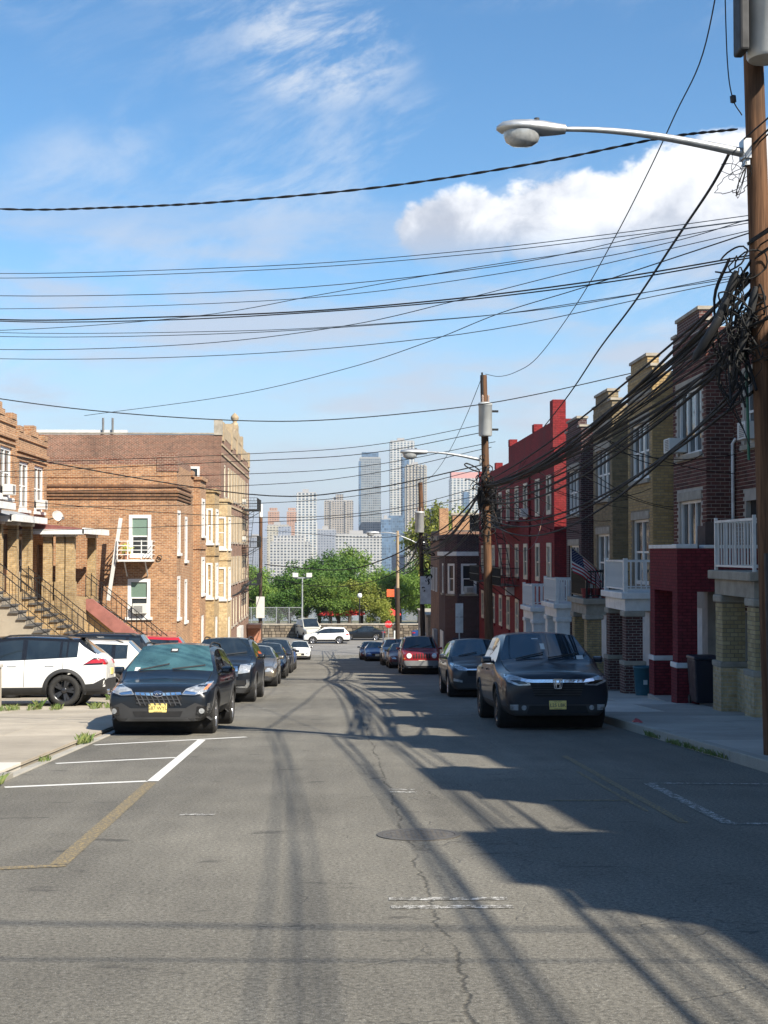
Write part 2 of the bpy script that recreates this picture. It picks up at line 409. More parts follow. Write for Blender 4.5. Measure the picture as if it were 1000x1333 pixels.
# the ground under everything: slope, park terrace, bluff, river bed, far shore
def terrain():
    xs = [-6000, -2500, -900, -300, -120, -60, -20, 20, 60, 120, 300, 900, 2500, 6000]
    prof = [(-400, 26), (-44, g(-44) - .06)] + [(y, g(y) - .06) for y in range(-40, 146, 6)] + [(150, -7.6), (200, -8.6), (250, -13), (300, -30), (340, -47), (1760, -48), (1775, -43.2), (2600, -42), (6000, -40), (14000, -40)]
    mb = MB()
    for (a, za), (b, zb) in zip(prof, prof[1:]):
        for x0, x1 in zip(xs, xs[1:]): mb.quad((x0, a, za), (x1, a, za), (x1, b, zb), (x0, b, zb))
    t = NT('ground_soil'); v = t.coord('UV')
    c = t.mix(t.ramp(t.noise(v, .12, 6), .4, .6), (.10, .115, .05), (.16, .14, .10)); c = t.hsv(c, t.ramp(t.noise(v, 3, 6, .7), .3, .7, .7, 1.2, False))
    return tag(mb.build('ground', t.set(col=c, rough=.95)), kind='structure')
terrain()
def river():
    t = NT('river_water'); v = t.coord('UV', (.05, .02, 1)); t.bump(t.noise(v, 3, 6), .3, .5)
    mb = MB().quad((-6000, 310, -45), (6000, 310, -45), (6000, 1772, -45), (-6000, 1772, -45))
    tag(mb.build('river_water', t.set(col=(.05, .09, .11), rough=.12)), 'broad grey river beyond the park trees', 'river', kind='structure')
river()

# pavements: base sheet, single slabs near the camera, single kerb stones
pav_r = tag(strip(XR + .16, 30, YS + [117], .105, 'pavement_right', CONCR), 'grey concrete pavement in the shade before the porches', 'pavement', kind='structure')
pav_l = tag(strip(-40, XL - .14, YS + [117], .055, 'pavement_left', CONC), 'sunlit concrete pavement and driveways on the parked cars\' side', 'pavement', kind='structure')
def slab(parent, x0, x1, y0, y1, top, m, tilt=.004):
    e = [random.uniform(-tilt, tilt) for _ in range(4)]
    P = [(x0, y0, g(y0) + top + e[0]), (x1, y0, g(y0) + top + e[1]), (x1, y1, g(y1) + top + e[2]), (x0, y1, g(y1) + top + e[3])]
    Q = [(x, y, z - .1) for x, y, z in P]
    return MB().add(P + Q, ((0, 1, 2, 3), (0, 4, 5, 1), (1, 5, 6, 2), (2, 6, 7, 3), (3, 7, 4, 0))).build('slab', m, parent, bevel=.006)
y = 12.0
while y < 58:
    d = 1.52
    for a, b in ((5.42, 6.80), (6.812, 8.25)):
        slab(pav_r, a, b, y, y + d - .014, .14, CONCL if (a < 6 and 26 < y < 31) or (a > 6 and 30 < y < 32) else CONCR)
    y += d
y = 6.0
while y < 60:
    d = 1.6
    for a, b in ((-5.30, -3.91), (-6.90, -5.312), (-8.60, -6.912), (-10.3, -8.612)):
        slab(pav_l, a, b, y, y + d - .012, .085, CONCL if (a > -6 and 12 < y < 16) else CONC)
    y += d
for x0, x1, top, par in ((XR, XR + .158, .15, pav_r), (XL - .138, XL, .07, pav_l)):
    y = 4.0
    while y < 112:
        d = random.uniform(1.7, 2.2)
        t_ = top - (.05 if par is pav_l and 16 < y < 26 else 0)
        P = [(x0, y, g(y) - .1), (x1, y, g(y) - .1), (x1, y, g(y) + t_), (x0, y, g(y) + t_)]
        Q = [(a, b + d - .012, c - SLOPE * (d - .012)) for a, b, c in P]
        MB().add(P + Q, ((0, 1, 2, 3), (4, 7, 6, 5), (0, 4, 5, 1), (1, 5, 6, 2), (2, 6, 7, 3), (3, 7, 4, 0))).build('kerb_stone', KERB, par, bevel=.015)
        y += d

def marking(pts, m, name='painted_line'):
    return MB().add([(x, y, g(y) + .004) for x, y in pts], ((0, 1, 2, 3),)).build(name, m, road)
def line(x0, y0, x1, y1, w, m):
    d = Vector((x1 - x0, y1 - y0)).normalized(); n = Vector((-d.y, d.x)) * w / 2
    marking([(x0 + n.x, y0 + n.y), (x0 - n.x, y0 - n.y), (x1 - n.x, y1 - n.y), (x1 + n.x, y1 + n.y)], m)
line(-2.05, 15.6, -2.10, 21.95, .13, WHITEP)
line(-3.60, 15.05, -2.12, 15.6, .13, WHITEP)
line(-3.62, 17.9, -2.14, 18.7, .12, WHITEP)
line(-3.66, 21.0, -1.42, 22.55, .13, WHITEP)
line(-1.97, 9.85, -2.05, 15.45, .13, YELP)
line(-3.3, 9.5, -1.91, 9.83, .12, YELP)
for yy in (8.17, 8.43):
    line(.36, yy + .02, 1.10, yy, .10, WHITEW)
line(.62, 14.35, .90, 14.3, .13, WHITEW); line(.62, 14.6, .90, 14.55, .10, WHITEW)
line(-1.40, 12.62, -1.08, 12.58, .12, WHITEW)
line(3.48, 11.72, 3.55, 15.0, .12, WHITEW); line(3.56, 15.04, 5.2, 14.8, .10, WHITEW); line(3.50, 11.70, 5.2, 11.6, .10, WHITEW)
line(3.10, 11.8, 3.22, 18.6, .09, YELP); line(2.96, 12.6, 3.0, 16.4, .05, YELP)
line(2.2, 13.5, 3.0, 13.45, .08, YELP)
for yy in (31.5, 37.6, 44.0, 50.5): line(-2.3, yy, -1.3, yy + .2, .12, WHITEW)
for yy in (29.0, 47.5, 55): line(2.3, yy, 3.0, yy, .12, WHITEW)
line(-3.4, 114.5, 1.0, 114.5, .5, WHITEW); line(1.2, 111.8, 5.0, 111.8, .3, WHITEW)

# manhole cover
def manhole():
    x, y = .72, 11.2
    r = empty('manhole_cover', (x, y, g(y)), 'round cast iron manhole cover in the middle of the street', 'manhole cover')
    r.rotation_euler = (-math.atan(SLOPE), 0, 0); r['_loc'] = (0, 0, 0)
    iron = mat('cast_iron', (.115, .105, .093), .65, .2, var=.35, vs=12)
    part('rim', iron, r, lambda m: m.lathe([(.345, .001), (.345, .008), (.305, .008), (.305, .001)], n=48, smooth=False))
    def lid(m):
        m.lathe([(.30, 0), (.30, .007)], n=48, smooth=False)
    l = part('lid', iron, r, lid)
    def studs(m):
        for i in range(-6, 7):
            for j in range(-6, 7):
                if i * i + j * j < 38 and (i + j) % 2 == 0: m.box(i * .042 - .014, i * .042 + .014, j * .042 - .014, j * .042 + .014, .007, .011)
    o = part('studs', iron, l, studs); o['kind'] = 'stuff'
manhole()

# weeds in the joints of the kerbs
def weeds(name, label, spots, seed):
    rnd = random.Random(seed); mb = MB()
    for x, y, n, r, h, z in spots:
        for _ in range(n):
            a = rnd.uniform(0, 6.28); q = r * math.sqrt(rnd.random()); bx, by = x + q * math.cos(a) * .5, y + q * math.sin(a) * 2
            hh = h * rnd.uniform(.3, 1); a2 = rnd.uniform(0, 6.28); lean = rnd.uniform(.2, .9) * hh; w = .004 + .006 * rnd.random()
            dx, dy = math.cos(a2), math.sin(a2); bz = g(by) + z
            mb.add([(bx - dy * w, by + dx * w, bz), (bx + dy * w, by - dx * w, bz), (bx + dx * lean * .4, by + dy * lean * .4, bz + hh * .7), (bx + dx * lean, by + dy * lean, bz + hh)],
                   ((0, 1, 2), (0, 2, 3), (1, 3, 2)))
    t = NT('weed_leaf_' + str(seed)); ge = t.n('ShaderNodeNewGeometry')
    c = t.mix(ge.outputs['Random Per Island'], (.06, .13, .02), (.19, .20, .06))
    tag(mb.build(name, t.set(col=c, rough=.6)), label, 'weeds', kind='stuff')
weeds('weeds', 'green weeds growing along the shaded kerb', [(5.27 + random.uniform(-.06, .04), random.uniform(17.6, 22.5), 34, .12, .09, .02) for _ in range(26)], 3)
weeds('weeds', 'weed tufts along the sunlit kerb', [(-3.80, 15.0, 160, .3, .14, .02), (-3.8, 14.6, 120, .3, .13, .02), (-3.84, 21.2, 140, .22, .16, .03), (-3.82, 18.2, 60, .15, .08, .02)], 4)
weeds('weeds', 'yellow green weeds below the rear wheel of the white car', [(x, y_, 70, .25, .16, .08) for x, y_ in ((-6.6, 30.2), (-7.2, 29.6), (-7.0, 30.0), (-6.1, 30.2), (-5.3, 30.6), (-5.0, 31), (-7.8, 29.4), (-5.4, 35), (-5.7, 35.2))] + [(-6.5, 30.3, 30, .1, .28, .08)], 5)

def litter():
    r = tag(MB().add([(5.30, 23.6, g(23.6) + .01), (5.48, 23.55, g(23.6) + .02), (5.45, 23.75, g(23.6) + .01), (5.33, 23.78, g(23.6) + .02), (5.36, 23.62, g(23.6) + .09), (5.43, 23.70, g(23.6) + .07)], ((0, 1, 4), (1, 5, 4), (1, 2, 5), (2, 3, 5), (3, 4, 5), (3, 0, 4), (0, 3, 2, 1))).build('litter_wrapper', mat('wrapper_red', (.35, .04, .04), .4)), 'crumpled red wrapper lying at the shaded kerb', 'litter')
    r.location.z += .13
litter()
# ================================================================ BUILDINGS
WF = mat('white_window_frame', (.74, .73, .70), .45, var=.12, vs=2, bump=.05)
CREAM = mat('cream_window_frame', (.62, .55, .42), .55, var=.15)
IRON = mat('black_iron', (.02, .02, .021), .5, .3, var=.3)
WHITE = mat('white_paint', (.72, .72, .70), .5, var=.15, grime=.25)
STONE = mat('stone_trim', (.36, .32, .26), .85, var=.3, vs=2.5, grime=.35, bump=.4)
ROOFM = mat('roof_tar', (.10, .095, .09), .9)
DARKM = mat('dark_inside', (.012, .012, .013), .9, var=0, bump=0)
ACM = mat('white_plastic', (.62, .61, .57), .5, var=.1)
GREYM = mat('grey_vent', (.16, .16, .16), .5)
def m_pane(name, c, rough=.06):
    t = NT(name); v = t.coord('Object'); oi = t.n('ShaderNodeObjectInfo')
    c2 = t.hsv(c, t.math('ADD', .6, t.math('MULTIPLY', oi.outputs['Random'], .9)))
    t.bump(t.noise(v, 1.6, 3), .08, .05)
    return t.set(col=c2, rough=rough, spec=.7)
PANE = m_pane('window_glass', (.028, .034, .04)); PANEG = m_pane('glass_green_blind', (.16, .235, .19), .12); PANEW = m_pane('glass_white_curtain', (.30, .30, .30), .12)

def window(root, o, r, n, u0, u1, z0, z1, fm=None, cols=1, style='double', sill=None, lintel=None, pane=None, inset=.10, fw=.07, lh=.0):
    """sash window with frame, panes, sill; u along the wall, z up, set back in its opening"""
    fm = fm or WF; pane = pane or PANE; mb = MB(); d0, d1 = -inset - .05, -inset + .03
    mb.obox(o, r, n, u0, u0 + fw, d0, d1, z0, z1); mb.obox(o, r, n, u1 - fw, u1, d0, d1, z0, z1)
    mb.obox(o, r, n, u0 + fw, u1 - fw, d0, d1, z0, z0 + fw); mb.obox(o, r, n, u0 + fw, u1 - fw, d0, d1, z1 - fw, z1)
    cw = (u1 - u0 - 2 * fw) / cols; zm = (z0 + z1) / 2
    for c in range(1, cols): mb.obox(o, r, n, u0 + fw + c * cw - .035, u0 + fw + c * cw + .035, d0, d1 - .005, z0 + fw, z1 - fw)
    w = mb.build('window', fm, root)
    for c in range(cols):
        a = u0 + fw + c * cw + (.035 if c else 0); b = u0 + fw + (c + 1) * cw - (.035 if c < cols - 1 else 0)
        if style == 'double':
            s = MB(); s.obox(o, r, n, a, b, d0 + .01, d1 - .03, zm - .03, zm + .03)
            for x in (a, b - .035): s.obox(o, r, n, x, x + .035, d0 + .012, d1 - .035, z0 + fw, zm - .03)
            s.obox(o, r, n, a + .035, b - .035, d0 + .012, d1 - .035, z0 + fw, z0 + fw + .04)
            s.build('sash', fm, w)
            MB().obox(o, r, n, a, b, d0 + .005, d0 + .02, zm + .03, z1 - fw).build('pane', pane, w)
            MB().obox(o, r, n, a + .035, b - .035, d0 - .005, d0 + .01, z0 + fw + .04, zm - .03).build('pane', PANE if pane is not PANEW else pane, w)
        else:
            MB().obox(o, r, n, a, b, d0 + .005, d0 + .02, z0 + fw, z1 - fw).build('pane', pane, w)
    if sill: MB().obox(o, r, n, u0 - .10, u1 + .10, -inset, .09, z0 - .13, z0 - .002).build('sill', sill, w, bevel=.01)
    if lintel: MB().obox(o, r, n, u0 - .12, u1 + .12, -.05, .035, z1 + .002, z1 + .24).build('lintel', lintel, w, bevel=.01)
    return w
def air_con(root, o, r, n, u0, z0, w=.62, h=.40, out=.34):
    a = MB().obox(o, r, n, u0, u0 + w, -.08, out, z0, z0 + h).build('air_conditioner', ACM, root, bevel=.012)
    def gr(m):
        for i in range(7): m.obox(o, r, n, u0 + .05, u0 + w * .72, out, out + .008, z0 + .05 + i * .044, z0 + .075 + i * .044)
    part('grille', GREYM, a, gr)
    return a
def door(root, o, r, n, u0, u1, z0, z1, m, inset=.12, panels=True):
    d = MB().obox(o, r, n, u0, u1, -inset - .05, -inset, z0, z1).build('door', m, root)
    if panels:
        w = u1 - u0; h = z1 - z0
        for a, b, c, e in ((.12, .46, .08, .42), (.54, .88, .08, .42), (.12, .46, .50, .92), (.54, .88, .50, .92)):
            MB().obox(o, r, n, u0 + a * w, u0 + b * w, -inset, -inset + .02, z0 + c * h, z0 + e * h).build('panel', m, d, bevel=.008)
    MB().lathe([(.0, .0), (.028, .01), (.028, .03), (0, .05)], o=Vector(o) + Vector(r) * (u1 - .09) + Vector(n) * (-inset) + Vector((0, 0, z0 + 1.0)), ax=n, n=10).build('handle', IRON, d)
    return d
def railing(root, pts, z0, h, m, pitch=.13, bw=.025, post=.07, name='railing', rail=.05, dz=0.0):
    """posts, rails and single balusters along a run of points; dz keeps the run parallel to a flight of steps"""
    rl = MB(); bal = []
    for a, b in zip(pts, pts[1:]):
        a = Vector(a); b = Vector(b); n = max(2, int((b - a).length / pitch))
        rl.bar(a + Vector((0, 0, h)), b + Vector((0, 0, h)), rail); rl.bar(a + Vector((0, 0, .09)), b + Vector((0, 0, .09)), rail * .8)
        for i in range(1, n): bal.append(a.lerp(b, i / n))
    for p in pts: p = Vector(p); rl.bar(p, p + Vector((0, 0, h + .08)), post)
    o = rl.build(name, m, root)
    mb0 = None; off = Vector(root['_loc'])
    for p in bal:
        if mb0 is None:
            mb = MB(); mb.v = []; mb.bar((0, 0, .09), (0, 0, h), bw)
            mb0 = bpy.data.meshes.new('baluster'); mb0.from_pydata(mb.v, [], mb.f); mb0.materials.append(m)
        b = link_mesh('baluster', mb0, o); b.location = p - off
    return o
def brick_field(parent, o, r, n, u0, u1, z0, z1, m, holes=(), bw=.215, bh=.08, gap=.017, proud=.014, limit=0, zparts=None):
    """real bricks laid on a wall face: the first ones single parts, the rest one joined part"""
    o = Vector(o); r = Vector(r); n = Vector(n); Z = Vector((0, 0, 1)); rest = MB(); cnt = 0; off = Vector(parent['_loc']) if '_loc' in parent else Vector(parent['_off'])
    key = 'brick_%s_%d' % (m.name, int(bw * 1000)); me = BR.get(key)
    if me is None:
        b = MB().box(-.5, .5, -.5, .5, -.5, .5); me = bpy.data.meshes.new('brick'); me.from_pydata(b.v, [], b.f); me.materials.append(m); box_uv(me); BR[key] = me
    ang = math.atan2(r.y, r.x); row = 0; z = z0; rnd = random.Random(int(abs(u0 * 71 + z0 * 13 + o.y * 7)))
    while z + bh <= z1 + 1e-6:
        u = u0 - (bw / 2 if row % 2 else 0)
        while u < u1 - .02:
            a, b = max(u, u0), min(u + bw - gap, u1); c, d = z, z + bh - gap
            if b - a > .03 and not any(h[0] < b - .01 and h[1] > a + .01 and h[2] < d and h[3] > c for h in holes):
                pr = proud * rnd.uniform(.75, 1.25)
                if cnt < limit and (zparts is None or zparts[0] <= z <= zparts[1]):
                    q = link_mesh('brick', me, parent)
                    q.location = o + r * (a + b) / 2 + Z * (c + d) / 2 + n * (pr / 2 - .005) - off
                    q.rotation_euler = (0, 0, ang); q.scale = (b - a, pr + .01, d - c); cnt += 1
                else: rest.obox(o, r, n, a, b, -.005, pr, c, d)
            u += bw
        z += bh; row += 1
    if rest.v: tag(rest.build('brickwork', m, parent), kind='stuff')
BR = {}
BK = {
 'brown': brickmat('brick_brown', (.115, .042, .034), (.075, .030, .028), (.26, .235, .21)),
 'brown2': brickmat('brick_plum', (.085, .030, .032), (.055, .024, .027), (.17, .15, .14)),
 'tan': brickmat('brick_tan', (.44, .31, .15), (.34, .235, .11), (.20, .165, .12)),
 'olive': brickmat('brick_olive', (.32, .245, .14), (.23, .18, .11), (.15, .13, .10)),
 'red_paint': brickmat('brick_red_painted', (.25, .024, .027), (.20, .020, .023), (.13, .014, .016), ms=.010, dirt=.35),
 'maroon': brickmat('brick_maroon_painted', (.20, .026, .034), (.165, .022, .029), (.10, .015, .02), ms=.012, dirt=.25),
 'orange': brickmat('brick_orange', (.45, .225, .105), (.27, .12, .058), (.46, .36, .25), ms=.012, dirt=.34),
 'yellow': brickmat('brick_yellow', (.46, .32, .155), (.32, .21, .10), (.44, .36, .25), dirt=.28),
 'buff': brickmat('brick_buff', (.56, .42, .24), (.47, .34, .18), (.48, .41, .30), dirt=.15),
 'redbrown': brickmat('brick_redbrown', (.25, .10, .062), (.13, .058, .042), (.36, .28, .21), ms=.013, dirt=.34),
 'pink': brickmat('brick_pink', (.48, .20, .13), (.40, .16, .10), (.40, .30, .22), dirt=.2),
}
P_BROWN = piecemat('brick_piece_brown', (.070, .030, .026), (.15, .058, .046)); P_TAN = piecemat('brick_piece_tan', (.46, .325, .16), (.34, .24, .115))
P_OLIVE = piecemat('brick_piece_olive', (.31, .24, .14), (.21, .165, .10)); P_YEL = piecemat('brick_piece_pale', (.47, .38, .22), (.36, .28, .15))
MORTAR = mat('mortar', (.42, .38, .33), .95, var=.2); MORTARD = mat('mortar_dark', (.24, .20, .15), .95, var=.2)

FX, RX = 9.3, 10.0                                   # bay front and recessed front of the shaded row
NX = (-1, 0, 0); RY = (0, 1, 0)
def shade_house(k, wall, label, detail=True, win=None, porch=None, parapet='step', lower='window'):
    y0 = 33.0 + 5.6 * k; gz = g(y0) + .14; top = gz + 9.25 - (1.2 if k <= -7 else 0); rz = top - .25 if detail else top + .1
    root = empty('row_house', (FX, y0 + 1.2, gz), label, 'house', 'brick row houses on the shaded side of the street')
    fm = BK[wall]; pz = {'brown': (P_BROWN, MORTAR), 'tan': (P_TAN, MORTARD), 'olive': (P_OLIVE, MORTARD)}.get(wall)
    real = detail and pz is not None and k <= 2
    o = (FX, 0, 0); o2 = (RX, 0, 0); oy = (0, y0, 0)
    w1 = (y0 + .45, y0 + 2.75, gz + 6.15, gz + 7.85); w0 = (y0 + .55, y0 + 2.65, gz + 3.0, gz + 4.95)
    b0, b1, r0, r1 = (y0, y0 + 3.2, y0 - 2.4, y0) if k != -1 else (y0 - 2.4, y0 + .8, y0 + .8, y0 + 3.2)
    if k == -1:
        w1 = (b0 + .45, b0 + 2.75, gz + 6.15, gz + 7.85); w0 = (b0 + .55, b0 + 2.65, gz + 3.0, gz + 4.95)
    dr = (y0 - 1.9, y0 - .9, gz + 2.75, gz + 4.85); wr = (y0 - 1.9, y0 - .8, gz + 6.2, gz + 7.8)
    gd = (y0 + .5, y0 + 2.7, gz + .02, gz + 2.2); ed = (y0 - 1.7, y0 - .7, gz + .02, gz + 2.15)
    if k == -1: dr, wr, gd, ed = [(a + r0 - y0 + 2.4, b + r0 - y0 + 2.4, c, d) for a, b, c, d in (dr, wr)] + [(a + b0 - y0, b + b0 - y0, c, d) for a, b, c, d in (gd,)] + [(a + r0 - y0 + 2.4, b + r0 - y0 + 2.4, c, d) for a, b, c, d in (ed,)]
    mb = MB()
    mb.sheet(o, RY, NX, b0, b1, gz - .6, top, (w1, w0, gd) if detail else ())
    mb.sheet(o2, RY, NX, r0, r1, gz - .6, rz, (dr, wr, ed) if detail else ())
    mb.quad((FX, b0, gz - .6), (RX, b0, gz - .6), (RX, b0, top), (FX, b0, top))
    mb.quad((FX, b1, gz - .6), (RX, b1, gz - .6), (RX, b1, top), (FX, b1, top))
    for yy in (y0 - 2.4, y0 + 3.2): mb.quad((RX, yy, gz - .6), (23, yy, gz - .6), (23, yy, top - .1), (RX, yy, top - .1))
    mb.quad((23, y0 - 2.4, gz - .6), (23, y0 + 3.2, gz - .6), (23, y0 + 3.2, top - .1), (23, y0 - 2.4, top - .1))
    wl = mb.build('wall', (pz[1] if real else fm), root)
    MB().box(RX - .02 + .3, 23, y0 - 2.38, y0 + 3.18, top - .5, top - .42).build('roof', ROOFM, root)
    # parapet with a raised middle block and light coping
    def para(m):
        m.box(FX + .001, FX + .3, b0 + .001, b1 - .001, top, top + .14); m.box(FX - .02, FX + .32, b0 + .5, b0 + 2.7, top + .14, top + .50)
        m.box(RX + .001, RX + .28, r0 + .01, r1 - .001, rz, rz + .27)
    pr = part('parapet', fm, root, para)
    def cop(m):
        m.box(FX - .06, FX + .36, b0 - .04, b0 + .499, top + .142, top + .22); m.box(FX - .06, FX + .36, b0 + 2.701, b1 + .04, top + .142, top + .22)
        m.box(FX - .07, FX + .37, b0 + .46, b0 + 2.74, top + .502, top + .59); m.box(RX - .05, RX + .33, r0 + .05, r1 - .06, rz + .272, rz + .34)
    part('coping', STONE, pr, cop)
    part('cornice', STONE if wall in ('tan', 'olive') else fm, root, lambda m: (m.box(FX - .07, FX - .001, b0 + .1, b1 - .1, top - .62, top - .50), m.box(FX - .04, FX - .001, b0 + .1, b1 - .1, top - .70, top - .621)))
    if not detail: return root
    if real:
        ex = 300 if k == 0 else 0
        pm = pz[0]
        if k != -1: brick_field(wl, oy, (1, 0, 0), (0, -1, 0), FX, RX, gz + (2.8 if k == 0 else 2.4), top, pm, bw=.23, bh=.092 if k == 0 else .085, limit=ex)
        brick_field(wl, o, RY, NX, b0, b1, gz + 2.7, top, pm, holes=[(a - .02, b + .02, c - .14, d + .25) for a, b, c, d in (w1, w0)], bw=.23, bh=.092 if k == 0 else .085)
        brick_field(wl, o2, RY, NX, r0, r1, gz + 2.2, top - .25, pm, holes=[(a - .02, b + .02, c - .14, d + .24) for a, b, c, d in (wr, dr)], bw=.23, bh=.092 if k == 0 else .085)
    win = win or {}
    wn = window(root, o, RY, NX, *w1, cols=3, style='double' if k else 'plain', sill=STONE, lintel=STONE, inset=.09)
    window(root, o, RY, NX, *w0, cols=3 if k == 0 else 2, style='plain' if k == 0 else 'double', sill=None, lintel=STONE, inset=.09)
    window(root, o2, RY, NX, *wr, cols=1, sill=STONE, lintel=STONE)
    door(root, o2, RY, NX, *dr, m=WHITE if k % 2 else DARKM, panels=False)
    door(root, o, RY, NX, *gd, m=WHITE); door(root, o2, RY, NX, *ed, m=WHITE)
    if k == 0: air_con(root, o, RY, NX, y0 + 2.12, gz + 6.25, .60, .38, .40)
    if k == -1 or k == 0: air_con(root, o2, RY, NX, wr[0] + .25, gz + 6.3, .6, .42, .25)
    # rain pipe in the corner
    if k in (0, 1, 3):
        part('drainpipe', WHITE if k == 0 else mat('pipe_grey', (.2, .2, .19), .6), root, lambda m: m.tube([(RX - .08, y0 - .12, gz + 2.8), (RX - .08, y0 - .12, gz + 6.3), (RX - .02, y0 - .2, gz + 6.42)], .045, 8))
    return root
def pillar_porch(k, label, style):
    y0 = 33.0 + 5.6 * k; gz = g(y0) + .14; Y0, Y1 = (y0 - 2.3, y0 + .35); X0, X1 = 7.95, 9.98
    root = empty('porch', (X0, Y0, gz), label, 'porch', 'front porches under the row houses')
    dk = gz + 2.72
    if style == 'maroon':
        bm_, zt = BK['maroon'], dk + .98
        # parapet walls and deck as one painted brick box
        def beam(m):
            m.box(X0, X0 + .42, Y0, Y1, dk - .02, zt); m.box(X0 + .42, X1, Y0, Y0 + .36, dk - .02, zt); m.box(X0 + .42, X1, Y1 - .3, Y1, dk - .02, zt)
            m.box(X0 + .42, X1, Y0 + .36, Y1 - .3, dk + .02, dk + .16)
        part('parapet', bm_, root, beam)
        for a, b in ((X0 - .03, X0 + .46), (X0 + .62, X1)):
            MB().box(a, b, Y0 - .03, Y0 + .40, zt + .002, zt + (.10 if a < X0 else .08)).build('coping', WHITE, root, bevel=.01)
        MB().box(X0 - .03, X0 + .46, Y0 + .42, Y1 + .02, zt + .002, zt + .09).build('coping', WHITE, root, bevel=.01)
        for yy in (Y0, Y1 - .46):
            p = MB().box(X0, X0 + .46, yy + .002, yy + .458, gz - .3, dk - .022).build('pillar', bm_, root)
            MB().box(X0 - .05, X0 + .51, yy - .05, yy + .51, gz + .95, gz + 1.07).build('band', WHITE, p, bevel=.015)
            MB().box(X0 - .03, X0 + .49, yy - .03, yy + .49, gz - .3, gz + .945).build('plinth', bm_, p)
        MB().box(X0 + .5, X0 + .74, Y0 + .4, Y1 - .4, gz - .3, gz + 1.0).build('low_wall', bm_, root)
        MB().box(X0 - .1, X1, Y0 + .1, Y1 - .1, gz - .2, gz + .10).build('step', CONCR, root)
        for a, h, y_ in ((Y0 + 1.4, .62, 9.0), (Y0 + .5, .62, 9.2), (Y0 + .5, .55, 8.7)):
            pass
        scr = mat('rust_screen', (.085, .055, .045), .8)
        MB().box(8.95, 9.0, Y0 + .9, Y0 + 1.9, zt - .2, zt + .55).build('screen', scr, root); MB().box(8.75, 9.45, Y0 + .5, Y0 + .55, zt - .2, zt + .62).build('screen', scr, root)
    else:
        slabm = {'yellow': STONE, 'white': WHITE, 'stone': STONE, 'whitecol': WHITE}[style]
        pm_ = {'yellow': BK['buff'], 'white': BK['brown'], 'stone': BK['tan'], 'whitecol': WHITE}[style]
        MB().box(X0 - .10, X1, Y0 - .10, Y1 + .10, dk - .02, dk + .16).build('deck', slabm, root, bevel=.02)
        MB().box(X0 + .02, X1, Y0 + .02, Y1 - .02, dk - .34, dk - .022).build('beam', slabm, root)
        for yy in (Y0 + .02, Y1 - .50):
            w = .46
            p = MB().box(X0 + .04, X0 + .04 + w, yy, yy + w, gz + 1.02, dk - .342).build('pillar', MORTARD if style == 'yellow' else pm_, root)
            MB().box(X0 - .04, X0 + .12 + w, yy - .08, yy + w + .08, gz + .90, gz + 1.018).build('band', STONE if style != 'whitecol' else WHITE, p, bevel=.02)
            MB().box(X0 - .02, X0 + .10 + w, yy - .06, yy + w + .06, gz - .4, gz + .898).build('plinth', pm_, p)
            MB().box(X0 - .02, X0 + .10 + w, yy - .06, yy + w + .06, dk - .50, dk - .345).build('capital', slabm if style != 'white' else STONE, p, bevel=.03)
            if style == 'yellow':
                lim = 150
                brick_field(p, (0, yy, 0), (1, 0, 0), (0, -1, 0), X0 + .04, X0 + .5, gz + 1.02, dk - .5, P_YEL, bw=.16, bh=.085, limit=lim)
                brick_field(p, (X0 + .04, 0, 0), RY, NX, yy, yy + w, gz + 1.02, dk - .5, P_YEL, bw=.16, bh=.085, limit=lim)
        MB().box(X0 + .3, X0 + .5, Y0 + .5, Y1 - .5, gz - .3, gz + .9).build('low_wall', pm_, root)
        rm = {'yellow': WHITE, 'white': WHITE, 'stone': IRON, 'whitecol': WHITE}[style]
        railing(root, [(X1 - .4, Y0 + .06, dk + .16), (X0 + .04, Y0 + .06, dk + .16), (X0 + .04, Y1 - .06, dk + .16), (X1 - .4, Y1 - .06, dk + .16)], 0, 1.0 if style == 'yellow' else .85, rm,
                pitch={'whitecol': .17, 'yellow': .19}.get(style, .14), bw=.028 if style != 'whitecol' else .06, post=.06 if style in ('yellow', 'stone') else .11)
        if style == 'whitecol' and k == 2:
            MB().box(X0 - .02, X0 + .01, Y0 + .1, Y1 - .3, dk + .2, dk + 1.0).build('privacy_panel', mat('grey_blue_canvas', (.22, .28, .34), .8), root)
        if style == 'stone':
            MB().box(X0 + .08, X0 + .1, Y0 + 1.0, Y1 - .2, dk + .2, dk + 1.05).build('privacy_panel', mat('grey_board', (.13, .15, .16), .8), root)
    return root
HL = [(-1, 'brown', 'plum brick row house cut by the picture edge, beside the near utility pole', 'yellow', 'pale yellow brick porch with white metal railing, nearest the utility pole'),
      (0, 'brown', 'dark brown brick row house with air conditioner in its triple window', 'maroon', 'maroon painted brick porch with white pillar bands and parapet'),
      (1, 'tan', 'yellow tan brick row house next to the dark brown brick one', 'white', 'porch with white balustrade on red brown brick pillars'),
      (2, 'olive', 'weathered olive brick row house between tan and plum neighbours', 'stone', 'stone topped porch on tan brick pillars below the flag'),
      (3, 'brown2', 'dark plum brick row house adjoining the red painted building', 'whitecol', 'white columned porch with canvas panel on its balustrade')]
for k, wl_, lb, ps, plb in HL:
    shade_house(k, wl_, lb); pillar_porch(k, plb, ps)
pw = pillar_porch(4, 'white columned porch before the red painted building, farthest of the porches', 'whitecol')
for k in range(-8, -1):
    shade_house(k, ['brown', 'tan', 'olive', 'brown2'][k % 4], 'brick row house of the shaded terrace behind the viewpoint', detail=False)
